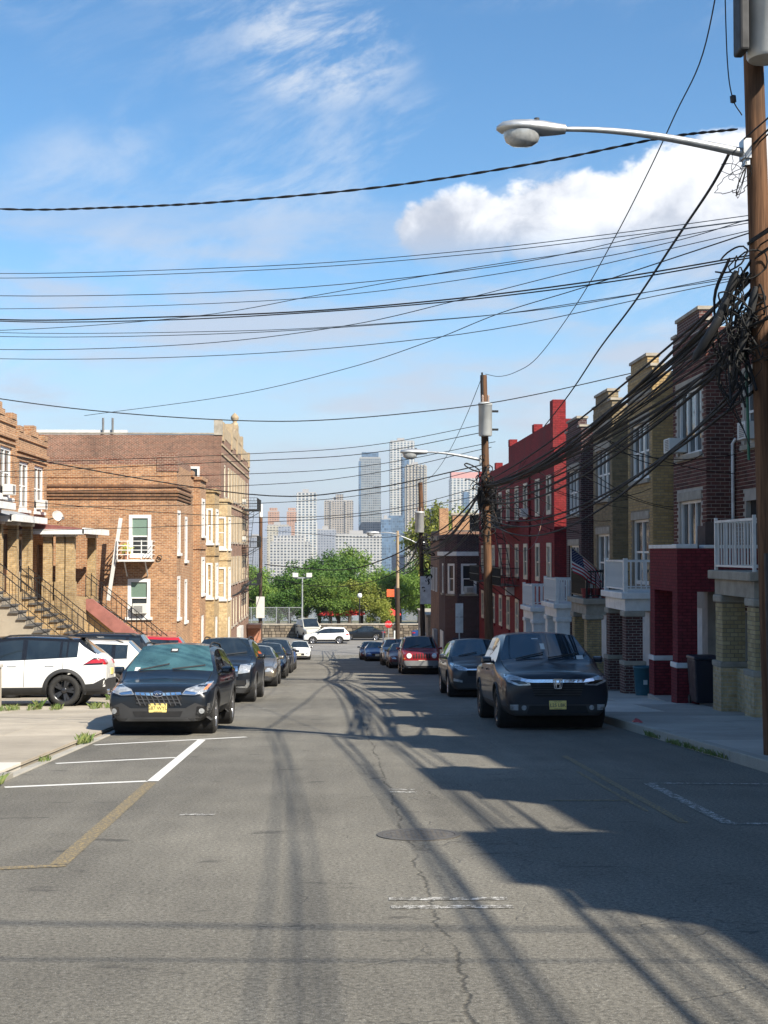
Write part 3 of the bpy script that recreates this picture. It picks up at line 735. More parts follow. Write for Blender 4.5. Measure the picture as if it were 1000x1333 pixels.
# ---- red painted apartment building
def fire_escape(root, o, r, n, u0, u1, zs, m, out=.95, ladder=True, name='fire_escape'):
    """platforms with railings hung on brackets, ladders between them"""
    o = Vector(o); r = Vector(r); n = Vector(n); Z = Vector((0, 0, 1)); P = lambda u, d, z: o + r * u + n * d + Z * z
    mb = MB()
    for z in zs:
        k = int(out / .09)
        for i in range(k + 1): mb.obox(o, r, n, u0, u1, i * out / k - .02, i * out / k + .02, z, z + .03)
        for h in (.45, .9):
            mb.bar(P(u0, 0, z + h), P(u0, out, z + h), .035); mb.bar(P(u0, out, z + h), P(u1, out, z + h), .035); mb.bar(P(u1, out, z + h), P(u1, 0, z + h), .035)
        nn = int((u1 - u0) / .16)
        for i in range(nn + 1): mb.bar(P(u0 + (u1 - u0) * i / nn, out, z), P(u0 + (u1 - u0) * i / nn, out, z + .9), .018)
        for u in (u0, u1):
            for i in range(1, 5): mb.bar(P(u, out * i / 5, z), P(u, out * i / 5, z + .9), .018)
            mb.bar(P(u, out, z), P(u, .0, z - .7), .04)
    f = mb.build(name, m, root)
    if ladder:
        ld = MB()
        for a, b in zip(zs, zs[1:]):
            for d in (.25, .65): ld.bar(P(u0 + .35, d, a), P(u1 - .35, d, b), .035)
            for i in range(1, 11): ld.bar(P(u0 + .35 + (u1 - u0 - .7) * i / 11, .25, a + (b - a) * i / 11), P(u0 + .35 + (u1 - u0 - .7) * i / 11, .65, a + (b - a) * i / 11), .025)
        ld.build('ladder', m, f)
    return f
def red_building():
    Y0, Y1, X = 55.9, 84.6, FX; gz = g(Y1) - .2
    root = empty('apartment_building', (X, Y0, g(Y0)), 'red painted brick apartment building with stepped parapet and black fire escapes', 'apartment building')
    o = (X, 0, 0); rm = BK['red_paint']; holes = []
    rows = [(3.2, 4.9), (.30, 2.0), (-2.45, -.75)]
    cols = [57.2, 60.4, 64.2, 67.2, 70.6, 73.8, 77.0, 80.2, 82.6]
    for z0, z1 in rows:
        for c in cols:
            if z0 < g(c) + .2: continue
            holes.append((c - .60, c + .60, z0, z1))
    gd = (58.3, 59.6, g(58.5) + .2, g(58.5) + 2.3); holes.append(gd)
    def body(m):
        m.sheet(o, RY, NX, Y0, 70.4, gz, 7.0, [h for h in holes if h[1] < 70.3]); m.sheet(o, RY, NX, 70.4, Y1, gz, 6.2, [h for h in holes if h[0] > 69.5 and h[0] > 69.9])
        m.quad((X, Y0, gz), (24, Y0, gz), (24, Y0, 6.6), (X, Y0, 6.6)); m.quad((X, Y1, gz), (24, Y1, gz), (24, Y1, 6.0), (X, Y1, 6.0))
        m.quad((24, Y0, gz), (24, Y1, gz), (24, Y1, 6.0), (24, Y0, 6.6))
    part('wall', rm, root, body)
    part('roof', ROOFM, root, lambda m: m.box(X + .3, 24, Y0 + .01, Y1 - .01, 5.7, 5.9))
    def par(m):
        m.box(X, X + .32, Y0, 70.4, 7.002, 7.12); m.box(X, X + .32, 70.401, Y1, 6.202, 6.30)
        m.box(X - .05, X + .5, Y0 - .02, Y0 + .75, 6.0, 8.0)
        m.box(X + .5, X + .9, Y0 - .02, Y0 + .3, 6.0, 7.2)
        for yy, z in ((61.2, 7.121), (69.6, 7.121), (75.6, 6.301), (84.0, 6.301)): m.box(X - .04, X + .36, yy, yy + .6, z, z + .35)
        m.box(X - .06, X - .001, Y0 + .8, 70.3, 5.45, 5.62); m.box(X - .06, X - .001, 70.45, Y1, 5.35, 5.5); m.box(X - .04, X - .001, Y0 + .8, Y1, 2.45, 2.56)
    part('parapet', rm, root, par)
    for h in holes[:-1]:
        w = window(root, o, RY, NX, *h, fm=CREAM, cols=1, sill=rm, pane=random.choice((PANE, PANE, PANEW)), inset=-.01, fw=.17)
    door(root, o, RY, NX, *gd, m=WHITE)
    for yy, z in ((68.3, -.6), (63.0, 3.25), (79.0, .35), (76.2, 3.3)): air_con(root, o, RY, NX, yy, z, .55, .40, .40)
    fire_escape(root, o, RY, NX, 66.3, 71.6, (-.1, 2.85), IRON)
    fire_escape(root, o, RY, NX, 76.2, 81.2, (-.1, 2.85), IRON)
    # drain down the front and a house lamp
    part('drainpipe', rm, root, lambda m: m.tube([(X - .06, 62.6, 5.4), (X - .06, 62.6, -3)], .05, 8))
red_building()

# ---- angled bay house after the red building, and the buildings behind it
def bay_house():
    Y0, Y1 = 86.2, 92.0; gz = g(Y1) - .2; X = 8.6; wm = BK['brown2']
    root = empty('bay_house', (X, Y0, g(Y0)), 'plum brick house with an angled bay window facing up the street', 'house')
    A, B, C, D = (9.6, Y0), (8.05, Y0 + .05), (7.35, Y0 + 1.0), (7.35, Y1)
    zt = 2.75
    def wall(m):
        for i, (p, q) in enumerate(((A, B), (B, C), (C, D))):
            p3, q3 = Vector((*p, 0)), Vector((*q, 0)); r = (q3 - p3).normalized(); n = r.cross(Vector((0, 0, 1))); ln = (q3 - p3).length
            if n.y > 0.1 or n.x > .1: n = -n
            hs = [(.30, 1.30, -1.1, .85)] if i == 0 else [(.25, ln - .25, -1.1, .85)] if i == 1 else [(1.2, 2.4, -1.1, .85)]
            m.sheet(p3, r, n, 0, ln, gz, zt, hs); FR.append((p3, r, n, hs[0]))
        m.quad((7.35, Y1, gz), (20, Y1, gz), (20, Y1, zt), (7.35, Y1, zt)); m.quad((A[0], Y0 + .02, gz), (20, Y0 + .02, gz), (20, Y0 + .02, zt), (A[0], Y0 + .02, zt))
    FR = []
    part('wall', wm, root, wall)
    for p3, r, n, h in FR: window(root, p3, r, n, *h, fm=WF, sill=STONE, fw=.14, inset=.04)
    p3, r, n, h = FR[0]; air_con(root, p3, r, n, h[0] + .2, h[2] + .08, .6, .42, .25)
    poly = [A, B, C, D, (20, Y1), (20, Y0)]
    part('cornice', WHITE, root, lambda m: m.prism([(9.5, Y0 - .12), (8.0, Y0 - .08), (7.23, Y0 + .95), (7.23, Y1), (9.5, Y1)], lambda x, y: (x, y, 1.35), lambda x, y: (x, y, 1.62)))
    part('roof', ROOFM, root, lambda m: m.prism(poly, lambda x, y: (x, y, zt - .4), lambda x, y: (x, y, zt - .3)))
    MB().box(7.3, 7.34, Y0 + 2, Y0 + 4.4, g(88), g(88) + 2.1).build('garage_door', WHITE, root)
    MB().box(7.75, 9.5, Y0 - .3, Y0 - .02, gz, -3.9).build('plinth', mat('navy_paint', (.02, .025, .06), .6), root)
bay_house()
def end_block():
    root = empty('corner_building', (7.4, 92.3, g(92)), 'brown corner building with sunlit orange chimney stack', 'building')
    part('wall', BK['redbrown'], root, lambda m: m.box(7.4, 20, 92.2, 100.5, g(100) - .3, 3.0))
    st = part('chimney', BK['orange'], root, lambda m: m.box(7.38, 8.0, 91.9, 92.6, -1.2, 4.6))
    part('roof', ROOFM, root, lambda m: m.box(7.45, 19.9, 92.25, 100.4, 3.0, 3.1))
    part('cornice', STONE, root, lambda m: m.box(7.25, 7.39, 92.7, 100.4, 2.4, 2.7))
    for yy in (94, 96.5, 98.6):
        window(root, (7.4, 0, 0), RY, NX, yy, yy + .9, -1.2, .5, inset=-.06)
    MB().box(7.1, 7.36, 93.5, 95.2, g(94), g(94) + 2.3).build('shutter', mat('grey_shutter', (.32, .34, .36), .5), root)
    r2 = empty('garage_building', (7.2, 101, g(101)), 'low beige garage with flat parapet by the corner pole', 'building')
    part('wall', mat('beige_render', (.40, .33, .25), .9, grime=.3), r2, lambda m: m.box(7.2, 18, 100.7, 112, g(112) - .3, g(101) + 3.3))
    part('coping', STONE, r2, lambda m: m.box(7.1, 18.1, 100.6, 112.1, g(101) + 3.302, g(101) + 3.45))
    for yy in (102.5, 106.5): MB().box(7.12, 7.198, yy, yy + 2.6, g(104) - .1, g(104) + 2.2).build('garage_door', WHITE, r2)
    r3 = empty('roof_house', (10, 96, 0), 'orange brick rear house showing above the bay house roof', 'house')
    part('wall', BK['orange'], r3, lambda m: m.box(8.4, 16, 93.2, 93.9, 2.0, 4.15))
    part('coping', STONE, r3, lambda m: m.box(8.3, 16.1, 93.15, 93.95, 4.152, 4.3))
end_block()

# ---- sunlit side: houses with porches and stoops
def lit_house(Y0, Y1, label, kk):
    X = -12.5; gz = g((Y0 + Y1) / 2); top = gz + 9.85; n = (1, 0, 0); o = (X, 0, 0)
    root = empty('stoop_house', (X, Y0, gz), label, 'house', 'brick houses with tall stoops on the sunlit side')
    h = [(Y0 + .5, Y0 + 2.25, gz + 7.0, gz + 8.95), (Y1 - 2.45, Y1 - .55, gz + 7.0, gz + 8.95), (Y0 + .6, Y0 + 2.2, gz + 4.0, gz + 5.9), (Y1 - 1.9, Y1 - .8, gz + 3.35, gz + 5.6)]
    def wall(m):
        m.sheet(o, RY, n, Y0, Y1, gz - .6, top, h)
        for yy in (Y0, Y1): m.quad((X, yy, gz - .6), (-26, yy, gz - .6), (-26, yy, top), (X, yy, top))
        m.quad((-26, Y0, gz - .6), (-26, Y1, gz - .6), (-26, Y1, top), (-26, Y0, top))
    part('wall', BK['orange'], root, wall)
    def par(m):
        m.box(X - .3, X + .06, Y0, Y1, top + .001, top + .25)
        for yy in (Y0 + .2, Y0 + 2.2, Y1 - 2.8, Y1 - .9): m.box(X - .32, X + .09, yy, yy + .7, top + .251, top + .48)
        m.box(X - .32, X + .1, Y0 + 2.6, Y1 - 2.6, top + .251, top + .70)
        m.box(X, X + .12, Y0 + .05, Y1 - .05, top - .55, top - .40); m.box(X, X + .07, Y0 + .05, Y1 - .05, top - .75, top - .65)
    part('parapet', BK['orange'], root, par)
    part('roof', ROOFM, root, lambda m: m.box(-26, X - .3, Y0 + .01, Y1 - .01, top - .5, top - .4))
    for i, q in enumerate(h[:3]): window(root, o, RY, n, *q, cols=2, sill=WHITE, lintel=None, pane=PANE, fw=.12)
    door(root, o, RY, n, *h[3], m=mat('brown_door', (.06, .025, .015), .5))
    air_con(root, o, RY, n, Y1 - 1.75, gz + 7.1, .6, .4, .3)
    # porch
    pz = gz + 3.35; rt = gz + (6.15); px0, px1 = X + .02, (-10.25, -11.72, -11.6)[kk]; a, b = Y0 + .35, Y1 - .15
    rm_ = mat('maroon_eave', (.20, .07, .06), .7) if kk == 0 else mat('slate_eave', (.30, .32, .34), .7)
    R_ = MB().prism([(px0, rt + .35), (px1 + .35, rt + .05), (px1 + .35, rt - .12), (px0, rt - .12)], lambda x, z: (x, a - .25, z), lambda x, z: (x, b + .25, z)).build('porch_roof', rm_, root)
    MB().box(px0, px1 + .42, a - .32, a - .251, rt - .16, rt + .04).build('fascia', WHITE, R_)
    MB().box(px1 + .351, px1 + .46, a - .32, b + .3, rt - .14, rt + .10).build('fascia', WHITE, R_)
    for x, yy in ((px1 - .36, a), (px1 - .36, b - .45)) + (((-11.5, a), (-11.0, a)) if kk == 0 else ((px1 - .36, (a + b) / 2 - .2),)):
        p = MB().box(x, x + .34, yy, yy + .34, pz + .75, rt - .25).build('pillar', BK['yellow'], root)
        MB().box(x - .04, x + .38, yy - .04, yy + .38, pz - .0, pz + .748).build('plinth', BK['yellow'], p)
        MB().box(x - .06, x + .40, yy - .06, yy + .40, rt - .25, rt - .122).build('capital', WHITE, p, bevel=.02)
    part('porch_floor', BK['yellow'], root, lambda m: m.box(px0, px1 + .05, a - .05, b + .05, gz - .4, pz - .002))
    railing(root, [(px0 + .4, a + .2, pz), (px1 - .1, a + .2, pz)], 0, .9, IRON, pitch=.14, bw=.02, post=.04)
    # stoop
    sa = (a + b) / 2 - .1 if kk == 0 else b - 2.2; nst = 15; ris = (pz - gz - .1) / nst; tr = .27
    st = part('stoop', (BK['yellow'], BK['yellow'], CONC)[kk], root, lambda m: m.prism([(px1 + .051, gz - .3), (px1 + .051, pz - ris)] + [q for i in range(1, nst) for q in ((px1 + .05 + i * tr, pz - i * ris), (px1 + .05 + i * tr, pz - (i + 1) * ris))] + [(px1 + .05 + nst * tr, gz - .3)], lambda x, z: (x, sa, z), lambda x, z: (x, sa + 1.25, z)))
    tm = mat('slate_tread', (.10, .095, .09), .7)
    for i in range(nst): MB().box(px1 + .06 + (i - .1) * tr, px1 + .05 + (i + 1.12) * tr, sa - .08, sa + 1.33, pz - (i + 1) * ris + .001, pz - (i + 1) * ris + .05).build('tread', tm, st)
    for yy in (sa - .03, sa + 1.28):
        railing(root, [(px1, yy, pz + .05), (px1 + nst * tr, yy, gz + .15)], 0, .9, IRON, pitch=.27, bw=.016, post=.03, rail=.03)
    if kk == 0:
        MB().prism([(px1 + .05, pz - .45), (px1 + .05, pz - .02), (px1 + .3, pz - .02), (px1 + .3 + nst * tr, gz + .25), (px1 + .3 + nst * tr, gz - .2), (px1 - .2 + nst * tr, gz - .2)], lambda x, z: (x, sa - .25, z), lambda x, z: (x, sa - .05, z)).build('stringer', mat('red_stucco', (.30, .12, .10), .85, grime=.3), root)
    return root
lit_house(53.75, 59.45, 'orange brick house with maroon porch roof beside the balcony wall', 0)
lit_house(47.9, 53.6, 'orange brick house with slate grey porch roof and dark stair treads', 1)
lit_house(42.05, 47.75, 'orange brick house at the picture edge showing its white stoop', 2)
def dish():
    r = empty('satellite_dish', (-11.95, 58.9, 2.95), 'grey white satellite dish on the orange brick house', 'satellite dish')
    part('reflector', mat('dish_grey', (.42, .41, .39), .5), r, lambda m: m.lathe([(.0, 0), (.09, .01), (.18, .035), (.25, .07)], o=(-11.9, 58.8, 3.15), ax=(.5, -.75, .4), n=18, cap=False))
    part('arm', GREYM, r, lambda m: (m.tube([(-12.45, 59.1, 3.0), (-11.95, 58.85, 3.1)], .025, 6), m.tube([(-11.9, 58.8, 2.85), (-11.55, 58.3, 3.05)], .02, 6), m.box(-11.6, -11.5, 58.25, 58.35, 3.0, 3.12)))
dish()

def balcony_house():
    X, Y0, Y1 = -7.0, 61.0, 67.0; gz = g(61) - .5; top = 5.55
    root = empty('corner_brick_house', (X, Y0, g(61)), 'sunlit orange brick house with white balcony and leaning pipe on its side wall', 'house')
    o = (0, Y0, 0); n = (0, -1, 0); r = (1, 0, 0); of = (X, 0, 0)
    u1, l1 = (-9.14, -8.14, 1.35, 3.28), (-9.18, -8.16, -1.32, .40)
    wl = [(61.35, 62.55, 1.55, 3.5), (64.4, 65.5, 1.2, 3.3), (61.35, 62.55, -1.4, .5), (64.4, 65.5, -1.7, .3), (61.2, 62.3, -3.8, -2.2)]
    def wall(m):
        m.sheet(o, r, n, -24, X, -2.05, top, [u1, l1]); m.sheet(of, RY, (1, 0, 0), Y0, Y1, gz, top, wl); m.quad((-24, Y1, gz), (X, Y1, gz), (X, Y1, top), (-24, Y1, top))
    part('wall', BK['orange'], root, wall)
    part('basement_wall', BK['pink'], root, lambda m: m.sheet((0, Y0 - .04, 0), r, n, -24, X + .02, gz, -2.07, ()))
    part('water_table', BK['pink'], root, lambda m: m.box(-24, X + .02, Y0 - .06, Y0 + .1, -2.07, -1.98))
    def band(m):
        for z, d in ((3.98, .05), (4.12, .09), (4.27, .13), (4.55, .06)): m.box(-24, X + d, Y0 - d, Y0 + .05, z, z + .10); m.box(X - .05, X + d, Y0 + .051, Y1, z, z + .10)
    part('cornice', brickmat('brick_dark_band', (.25, .12, .06), (.16, .08, .05), (.2, .15, .1)), root, band)
    part('parapet', BK['redbrown'], root, lambda m: (m.box(-24, X - .001, Y0 + .001, Y0 + .3, top, top + .28), m.box(X - .3, X - .001, Y0 + .301, Y1, top, top + .28), m.box(X - .9, X + .05, Y0 - .03, Y0 + .5, top - .3, top + .55)))
    part('roof', ROOFM, root, lambda m: m.box(-24, X - .3, Y0 + .3, Y1 - .01, top - .4, top - .3))
    window(root, o, r, n, *u1, sill=None, pane=PANEG, fw=.15, inset=.02); window(root, o, r, n, *l1, sill=WHITE, pane=PANEG, fw=.15, inset=.02)
    air_con(root, o, r, n, -8.92, -1.15, .62, .44, .3)
    for q in wl[:4]: window(root, of, RY, (1, 0, 0), *q, sill=WHITE, fw=.14, inset=.02)
    door(root, of, RY, (1, 0, 0), *wl[4], m=WHITE)
    # balcony
    b0, b1, zf, out = -9.5, -7.98, 1.27, .95
    bal = part('balcony', WHITE, root, lambda m: (m.box(b0, b1, Y0 - out, Y0 - .01, zf - .09, zf), [m.bar((x, Y0 - out + .05, zf - .09), (x, Y0 - .02, zf - .75), .05) for x in (b0 + .3, b1 - .3)]))
    rr = MB()
    for z in (.22, .42, .62, .82): rr.bar((b0, Y0 - .02, zf + z), (b0, Y0 - out, zf + z), .035); rr.bar((b0, Y0 - out, zf + z), (b1, Y0 - out, zf + z), .035); rr.bar((b1, Y0 - out, zf + z), (b1, Y0 - .02, zf + z), .035)
    for x in (b0, (b0 + b1) / 2 - .3, (b0 + b1) / 2 + .3, b1): rr.bar((x, Y0 - out, zf), (x, Y0 - out, zf + .86), .04)
    rr.build('railing', WHITE, bal)
    part('drop_ladder', WHITE, root, lambda m: m.bar((-9.35, Y0 - 1.0, 3.1), (-9.95, Y0 - .55, -.55), .16, .06))
    MB().lathe([(.12, 0), (.17, .3), (.16, .32)], o=(-9.15, Y0 - .6, zf), n=12).build('flower_pot', mat('terracotta', (.4, .18, .1), .8), bal)
    def leaves(m):
        rr_ = random.Random(2)
        for _ in range(60):
            p = Vector((-9.15 + rr_.gauss(0, .12), Y0 - .6 + rr_.gauss(0, .12), zf + .45 + rr_.gauss(0, .12))); q = Vector((rr_.uniform(-1, 1), rr_.uniform(-1, 1), rr_.uniform(-.5, 1))).normalized() * .1; s_ = q.orthogonal() * .5
            m.add([p - s_, p + q, p + s_], ((0, 1, 2),))
    part('potted_plant', mat('lime_leaf', (.38, .42, .06), .6), bal, leaves)
    part('wall_hook', IRON, root, lambda m: m.tube([(-7.75 + .1 * math.cos(a), Y0 - .08, 1.35 + .1 * math.sin(a)) for a in np.linspace(0, 6, 12)], .02, 6))
    # stoop against the wall: pale stringers and a dark ramp between
    for dy, mm in ((-1.35, mat('white_stringer', (.60, .56, .50), .8, grime=.2)), (-.35, mat('white_stringer', (.60, .56, .50)))):
        MB().prism([(-10.7, -1.5), (-10.3, -1.5), (-7.4, -3.6), (-7.4, -4.4), (-10.7, -4.4)], lambda x, z: (x, Y0 + dy, z), lambda x, z: (x, Y0 + dy + .26, z)).build('stringer', mm, root)
    part('stoop', mat('grey_slate_ramp', (.12, .12, .12), .8), root, lambda m: m.prism([(-10.6, -1.75), (-10.3, -1.75), (-7.4, -3.85), (-7.4, -4.4), (-10.6, -4.4)], lambda x, z: (x, Y0 - 1.08, z), lambda x, z: (x, Y0 - .36, z)))
    railing(root, [(-10.5, Y0 - 1.2, -1.5), (-7.5, Y0 - 1.2, -3.55)], 0, .85, IRON, pitch=.3, bw=.02, post=.035)
    railing(root, [(-10.5, Y0 - .2, -1.5), (-7.5, Y0 - .2, -3.55)], 0, .85, IRON, pitch=.3, bw=.02, post=.035)
balcony_house()
def bay_row(Y0, Y1, wall, top, label, proj):
    X = -7.0; root = empty('bay_row_house', (X, Y0, g(Y0)), label, 'house', 'narrow bay fronted houses beyond the balcony wall')
    gz = g(Y1) - .4; a, b = Y0 + 1.3, Y0 + 4.3; xb = X + proj; o = (xb, 0, 0); wh = [(a + .7, b - .7, top - 2.9, top - 1.0), (a + .7, b - .7, top - 5.9, top - 4.0), (a + .8, b - .8, gz + .5, top - 7.0)]
    side = [(X + .12, X + proj - .12, top - 2.9, top - 1.0)] if proj > .6 else []
    def w(m):
        m.sheet((X, 0, 0), RY, (1, 0, 0), Y0, Y1, gz, top); m.sheet(o, RY, (1, 0, 0), a, b, gz, top - .1, wh)
        for yy in (a, b): m.quad((X, yy, gz), (xb, yy, gz), (xb, yy, top - .1), (X, yy, top - .1))
        for yy in (Y0, Y1): m.quad((X, yy, gz), (-22, yy, gz), (-22, yy, top), (X, yy, top))
        m.quad((X, a, top - .1), (xb, a, top - .1), (xb, b, top - .1), (X, b, top - .1))
    part('wall', BK[wall], root, w)
    part('roof', ROOFM, root, lambda m: m.box(-22, X - .01, Y0, Y1, top - .4, top - .3))
    part('cornice', BK[wall], root, lambda m: (m.box(X, xb + .1, a - .08, b + .08, top - .098, top + .08), m.box(X - .3, X + .08, Y0, a - .1, top, top + .3), m.box(X, xb + .06, a - .05, b + .05, top - 3.6, top - 3.45)))
    for q in wh[:2]: window(root, o, RY, (1, 0, 0), *q, sill=WHITE, fw=.16, inset=.0, pane=PANEW)
    door(root, o, RY, (1, 0, 0), *wh[2], m=WHITE, inset=.02)
    if proj > .5:   # narrow windows on the side of the bay that looks up the street
        for z in (top - 2.9, top - 5.9): window(root, (0, a, 0), (1, 0, 0), (0, -1, 0), X + .1, xb - .1, z, z + 1.9, sill=WHITE, fw=.1, inset=-.02)
    return root
bay_row(67.02, 73, 'orange', 5.35, 'orange brick bay house next to the balcony house', .35)
bay_row(73.02, 79, 'yellow', 5.0, 'yellow brick bay house between orange and buff neighbours', .55)
bay_row(79.02, 84.9, 'buff', 4.7, 'pale buff brick bay house against the tall brick building', .8)

def tall_brick():
    X, Y0, Y1 = -7.0, 85.2, 114.0; gz = g(114) - .5; top = 9.0
    root = empty('apartment_building', (X, Y0, g(85)), 'tall red brown brick apartment building with tan stone parapet and fire escapes', 'apartment building')
    o = (0, Y0, 0); of = (X, 0, 0); n = (0, -1, 0); e = (1, 0, 0)
    sw = [(-9.35, -8.35, 5.5, 7.0)]; rows = [(5.2, 7.3), (2.3, 4.2), (-.6, 1.3), (-3.6, -1.7)]
    cols = [88.2, 91.4, 94.0, 96.6, 99.2, 102.8, 105.6, 108.6, 111.6]
    hs = [(c - .6, c + .6, a, b) for a, b in rows for c in cols]
    part('wall', BK['redbrown'], root, lambda m: (m.sheet(o, e, n, -30, X, gz, top, sw), m.sheet(of, RY, e, Y0, Y1, gz, top, hs), m.quad((-30, Y1, gz), (X, Y1, gz), (X, Y1, top), (-30, Y1, top))))
    window(root, o, e, n, *sw[0], sill=WHITE, fw=.14, inset=.0)
    for h in hs: window(root, of, RY, e, *h, fm=CREAM, sill=STONE, fw=.14, inset=.04)
    tan = mat('tan_stone', (.40, .31, .20), .85, grime=.25)
    def par(m):
        m.box(X - .35, X + .02, Y0, Y1, top + .001, top + .75)
        for yy, h in ((86.0, .9), (93.5, 1.5), (98.6, 1.9), (103.8, 1.5), (112.6, .9)): m.box(X - .42, X + .1, yy, yy + 1.1, top - .3, top + h)
        m.prism([(94.6, top + .75), (103.8, top + .75), (101.2, top + 1.45), (97.2, top + 1.45)], lambda y, z: (X - .3, y, z), lambda y, z: (X + .05, y, z))
    pp = part('parapet', tan, root, par)
    part('urn', tan, pp, lambda m: m.lathe([(.25, 0), (.25, .15), (.12, .25), (.3, .5), (.3, .65), (.12, .85), (0, .95)], o=(X - .15, 99.15, top + 1.9), n=12))
    part('coping', STONE, root, lambda m: (m.box(-30, X - .4, Y0 - .05, Y0 + .35, top + .05, top + .13), m.box(X - .45, X + .05, Y0 - .06, Y0 + .7, top, top + 1.0)))
    part('spandrel', tan, root, lambda m: [m.box(X, X + .04, c + .65, d - .65, a, b) for a, b in rows[:3] for c, d in zip(cols[1:7], cols[2:8])])
    def chev(m):
        for z in (8.35, 7.75, 4.7): m.box(X, X + .07, Y0 + .2, Y1 - .2, z, z + .12)
    part('string_course', tan, root, chev)
    part('roof', ROOFM, root, lambda m: m.box(-30, X - .4, Y0 + .3, Y1, top - .3, top - .2))
    part('roof_strip', mat('pale_flashing', (.62, .62, .62), .6), root, lambda m: m.box(-19, -13, Y0 + .6, Y0 + 1.0, top - .2, top + .35))
    for x in (-14.5, -13.9): part('vent_pipe', GREYM, root, lambda m: m.tube([(x, Y0 + .5, top - .2), (x, Y0 + .5, top + 1.1)], .07, 8))
    fire_escape(root, of, RY, e, 104.6, 110.5, (-1.0, 1.95, 4.9), IRON, out=1.2)
    # door hood and white hoarding at street level
    part('door_hood', mat('brown_door', (.06, .025, .015), .5), root, lambda m: m.box(X, X + 1.2, 110.8, 113.0, g(112) + 2.5, g(112) + 2.8))
    part('porch_wall', BK['pink'], root, lambda m: m.box(X + .02, X + 1.1, 112.2, 112.9, g(113) - .2, g(112) + 2.499))
    part('side_stair', mat('white_board', (.55, .53, .50), .7), root, lambda m: m.box(X + .02, X + .3, 99.5, 102.8, g(103) - .2, g(101) + 2.6))
    for z in (5.3, 2.4): air_con(root, of, RY, e, 104.9, z, .6, .4, .3)
tall_brick()
# ================================================================ VEHICLES
def m_car(name, c, metal=.0, flake=.35):
    if name in MC: return MC[name]
    t = NT(name); v = t.coord('Object')
    dust = t.ramp(t.noise(v, 2.2, 6, .65), .35, .75)
    col = t.mix(t.math('MULTIPLY', dust, .018), c, (.25, .23, .2))
    t.L(t.ramp(t.noise(v, 3.0, 5), .3, .7, .02, .09, False), t.b.inputs['Coat Roughness'])
    MC[name] = t.set(col=col, rough=flake, metal=metal, coat=.8 if sum(c) > .3 else .4, spec=.5 if sum(c) > .3 else .3); return MC[name]
RUB = mat('tyre_rubber', (.022, .021, .02), .85, var=.3, vs=9, bump=.3, bs=90)
ALLOY = mat('alloy_rim', (.48, .48, .50), .3, .9, var=.15, bump=0); DRIM = mat('black_rim', (.05, .05, .053), .28, .6, var=.1, bump=0)
PLAST = mat('black_plastic', (.028, .028, .029), .65, var=.25, bump=.2, bs=160); CHROME = mat('chrome', (.75, .76, .78), .12, 1.0, var=.05, bump=0)
SEAM = mat('panel_gap', (.004, .004, .004), .9, var=0, bump=0); GLOSSB = mat('gloss_black', (.01, .01, .011), .15, var=0, bump=0, coat=.5)
HEADL = mat('headlamp_glass', (.42, .44, .46), .08, .35, var=.5, vs=14, bump=0, coat=1); AMB = mat('amber_lens', (.75, .22, .03), .2, var=.1, bump=0, coat=.6)
TAILL = mat('tail_lens', (.42, .012, .014), .15, var=.3, vs=12, bump=0, coat=1); PLATEM = mat('yellow_plate', (.78, .62, .20), .5, var=.1); PLATEW = mat('pale_plate', (.70, .66, .52), .5, var=.1)
INKM = mat('plate_ink', (.03, .03, .04), .6, var=0, bump=0); GREYC = mat('grey_cladding', (.16, .165, .17), .6, var=.2)
def m_glass(name, c, rough=.03):
    if name in MC: return MC[name]
    t = NT(name); v = t.coord('Object'); f = t.ramp(t.noise(v, 2.4, 3), .3, .7, .6, 1.35, False)
    MC[name] = t.set(col=t.hsv(c, f), rough=rough, spec=.8, coat=.6); return MC[name]
CGL = m_glass('car_glass', (.014, .02, .024)); CGLT = m_glass('car_glass_sunshade', (.045, .105, .115), .05); CGLB = m_glass('car_glass_blue', (.02, .035, .05))

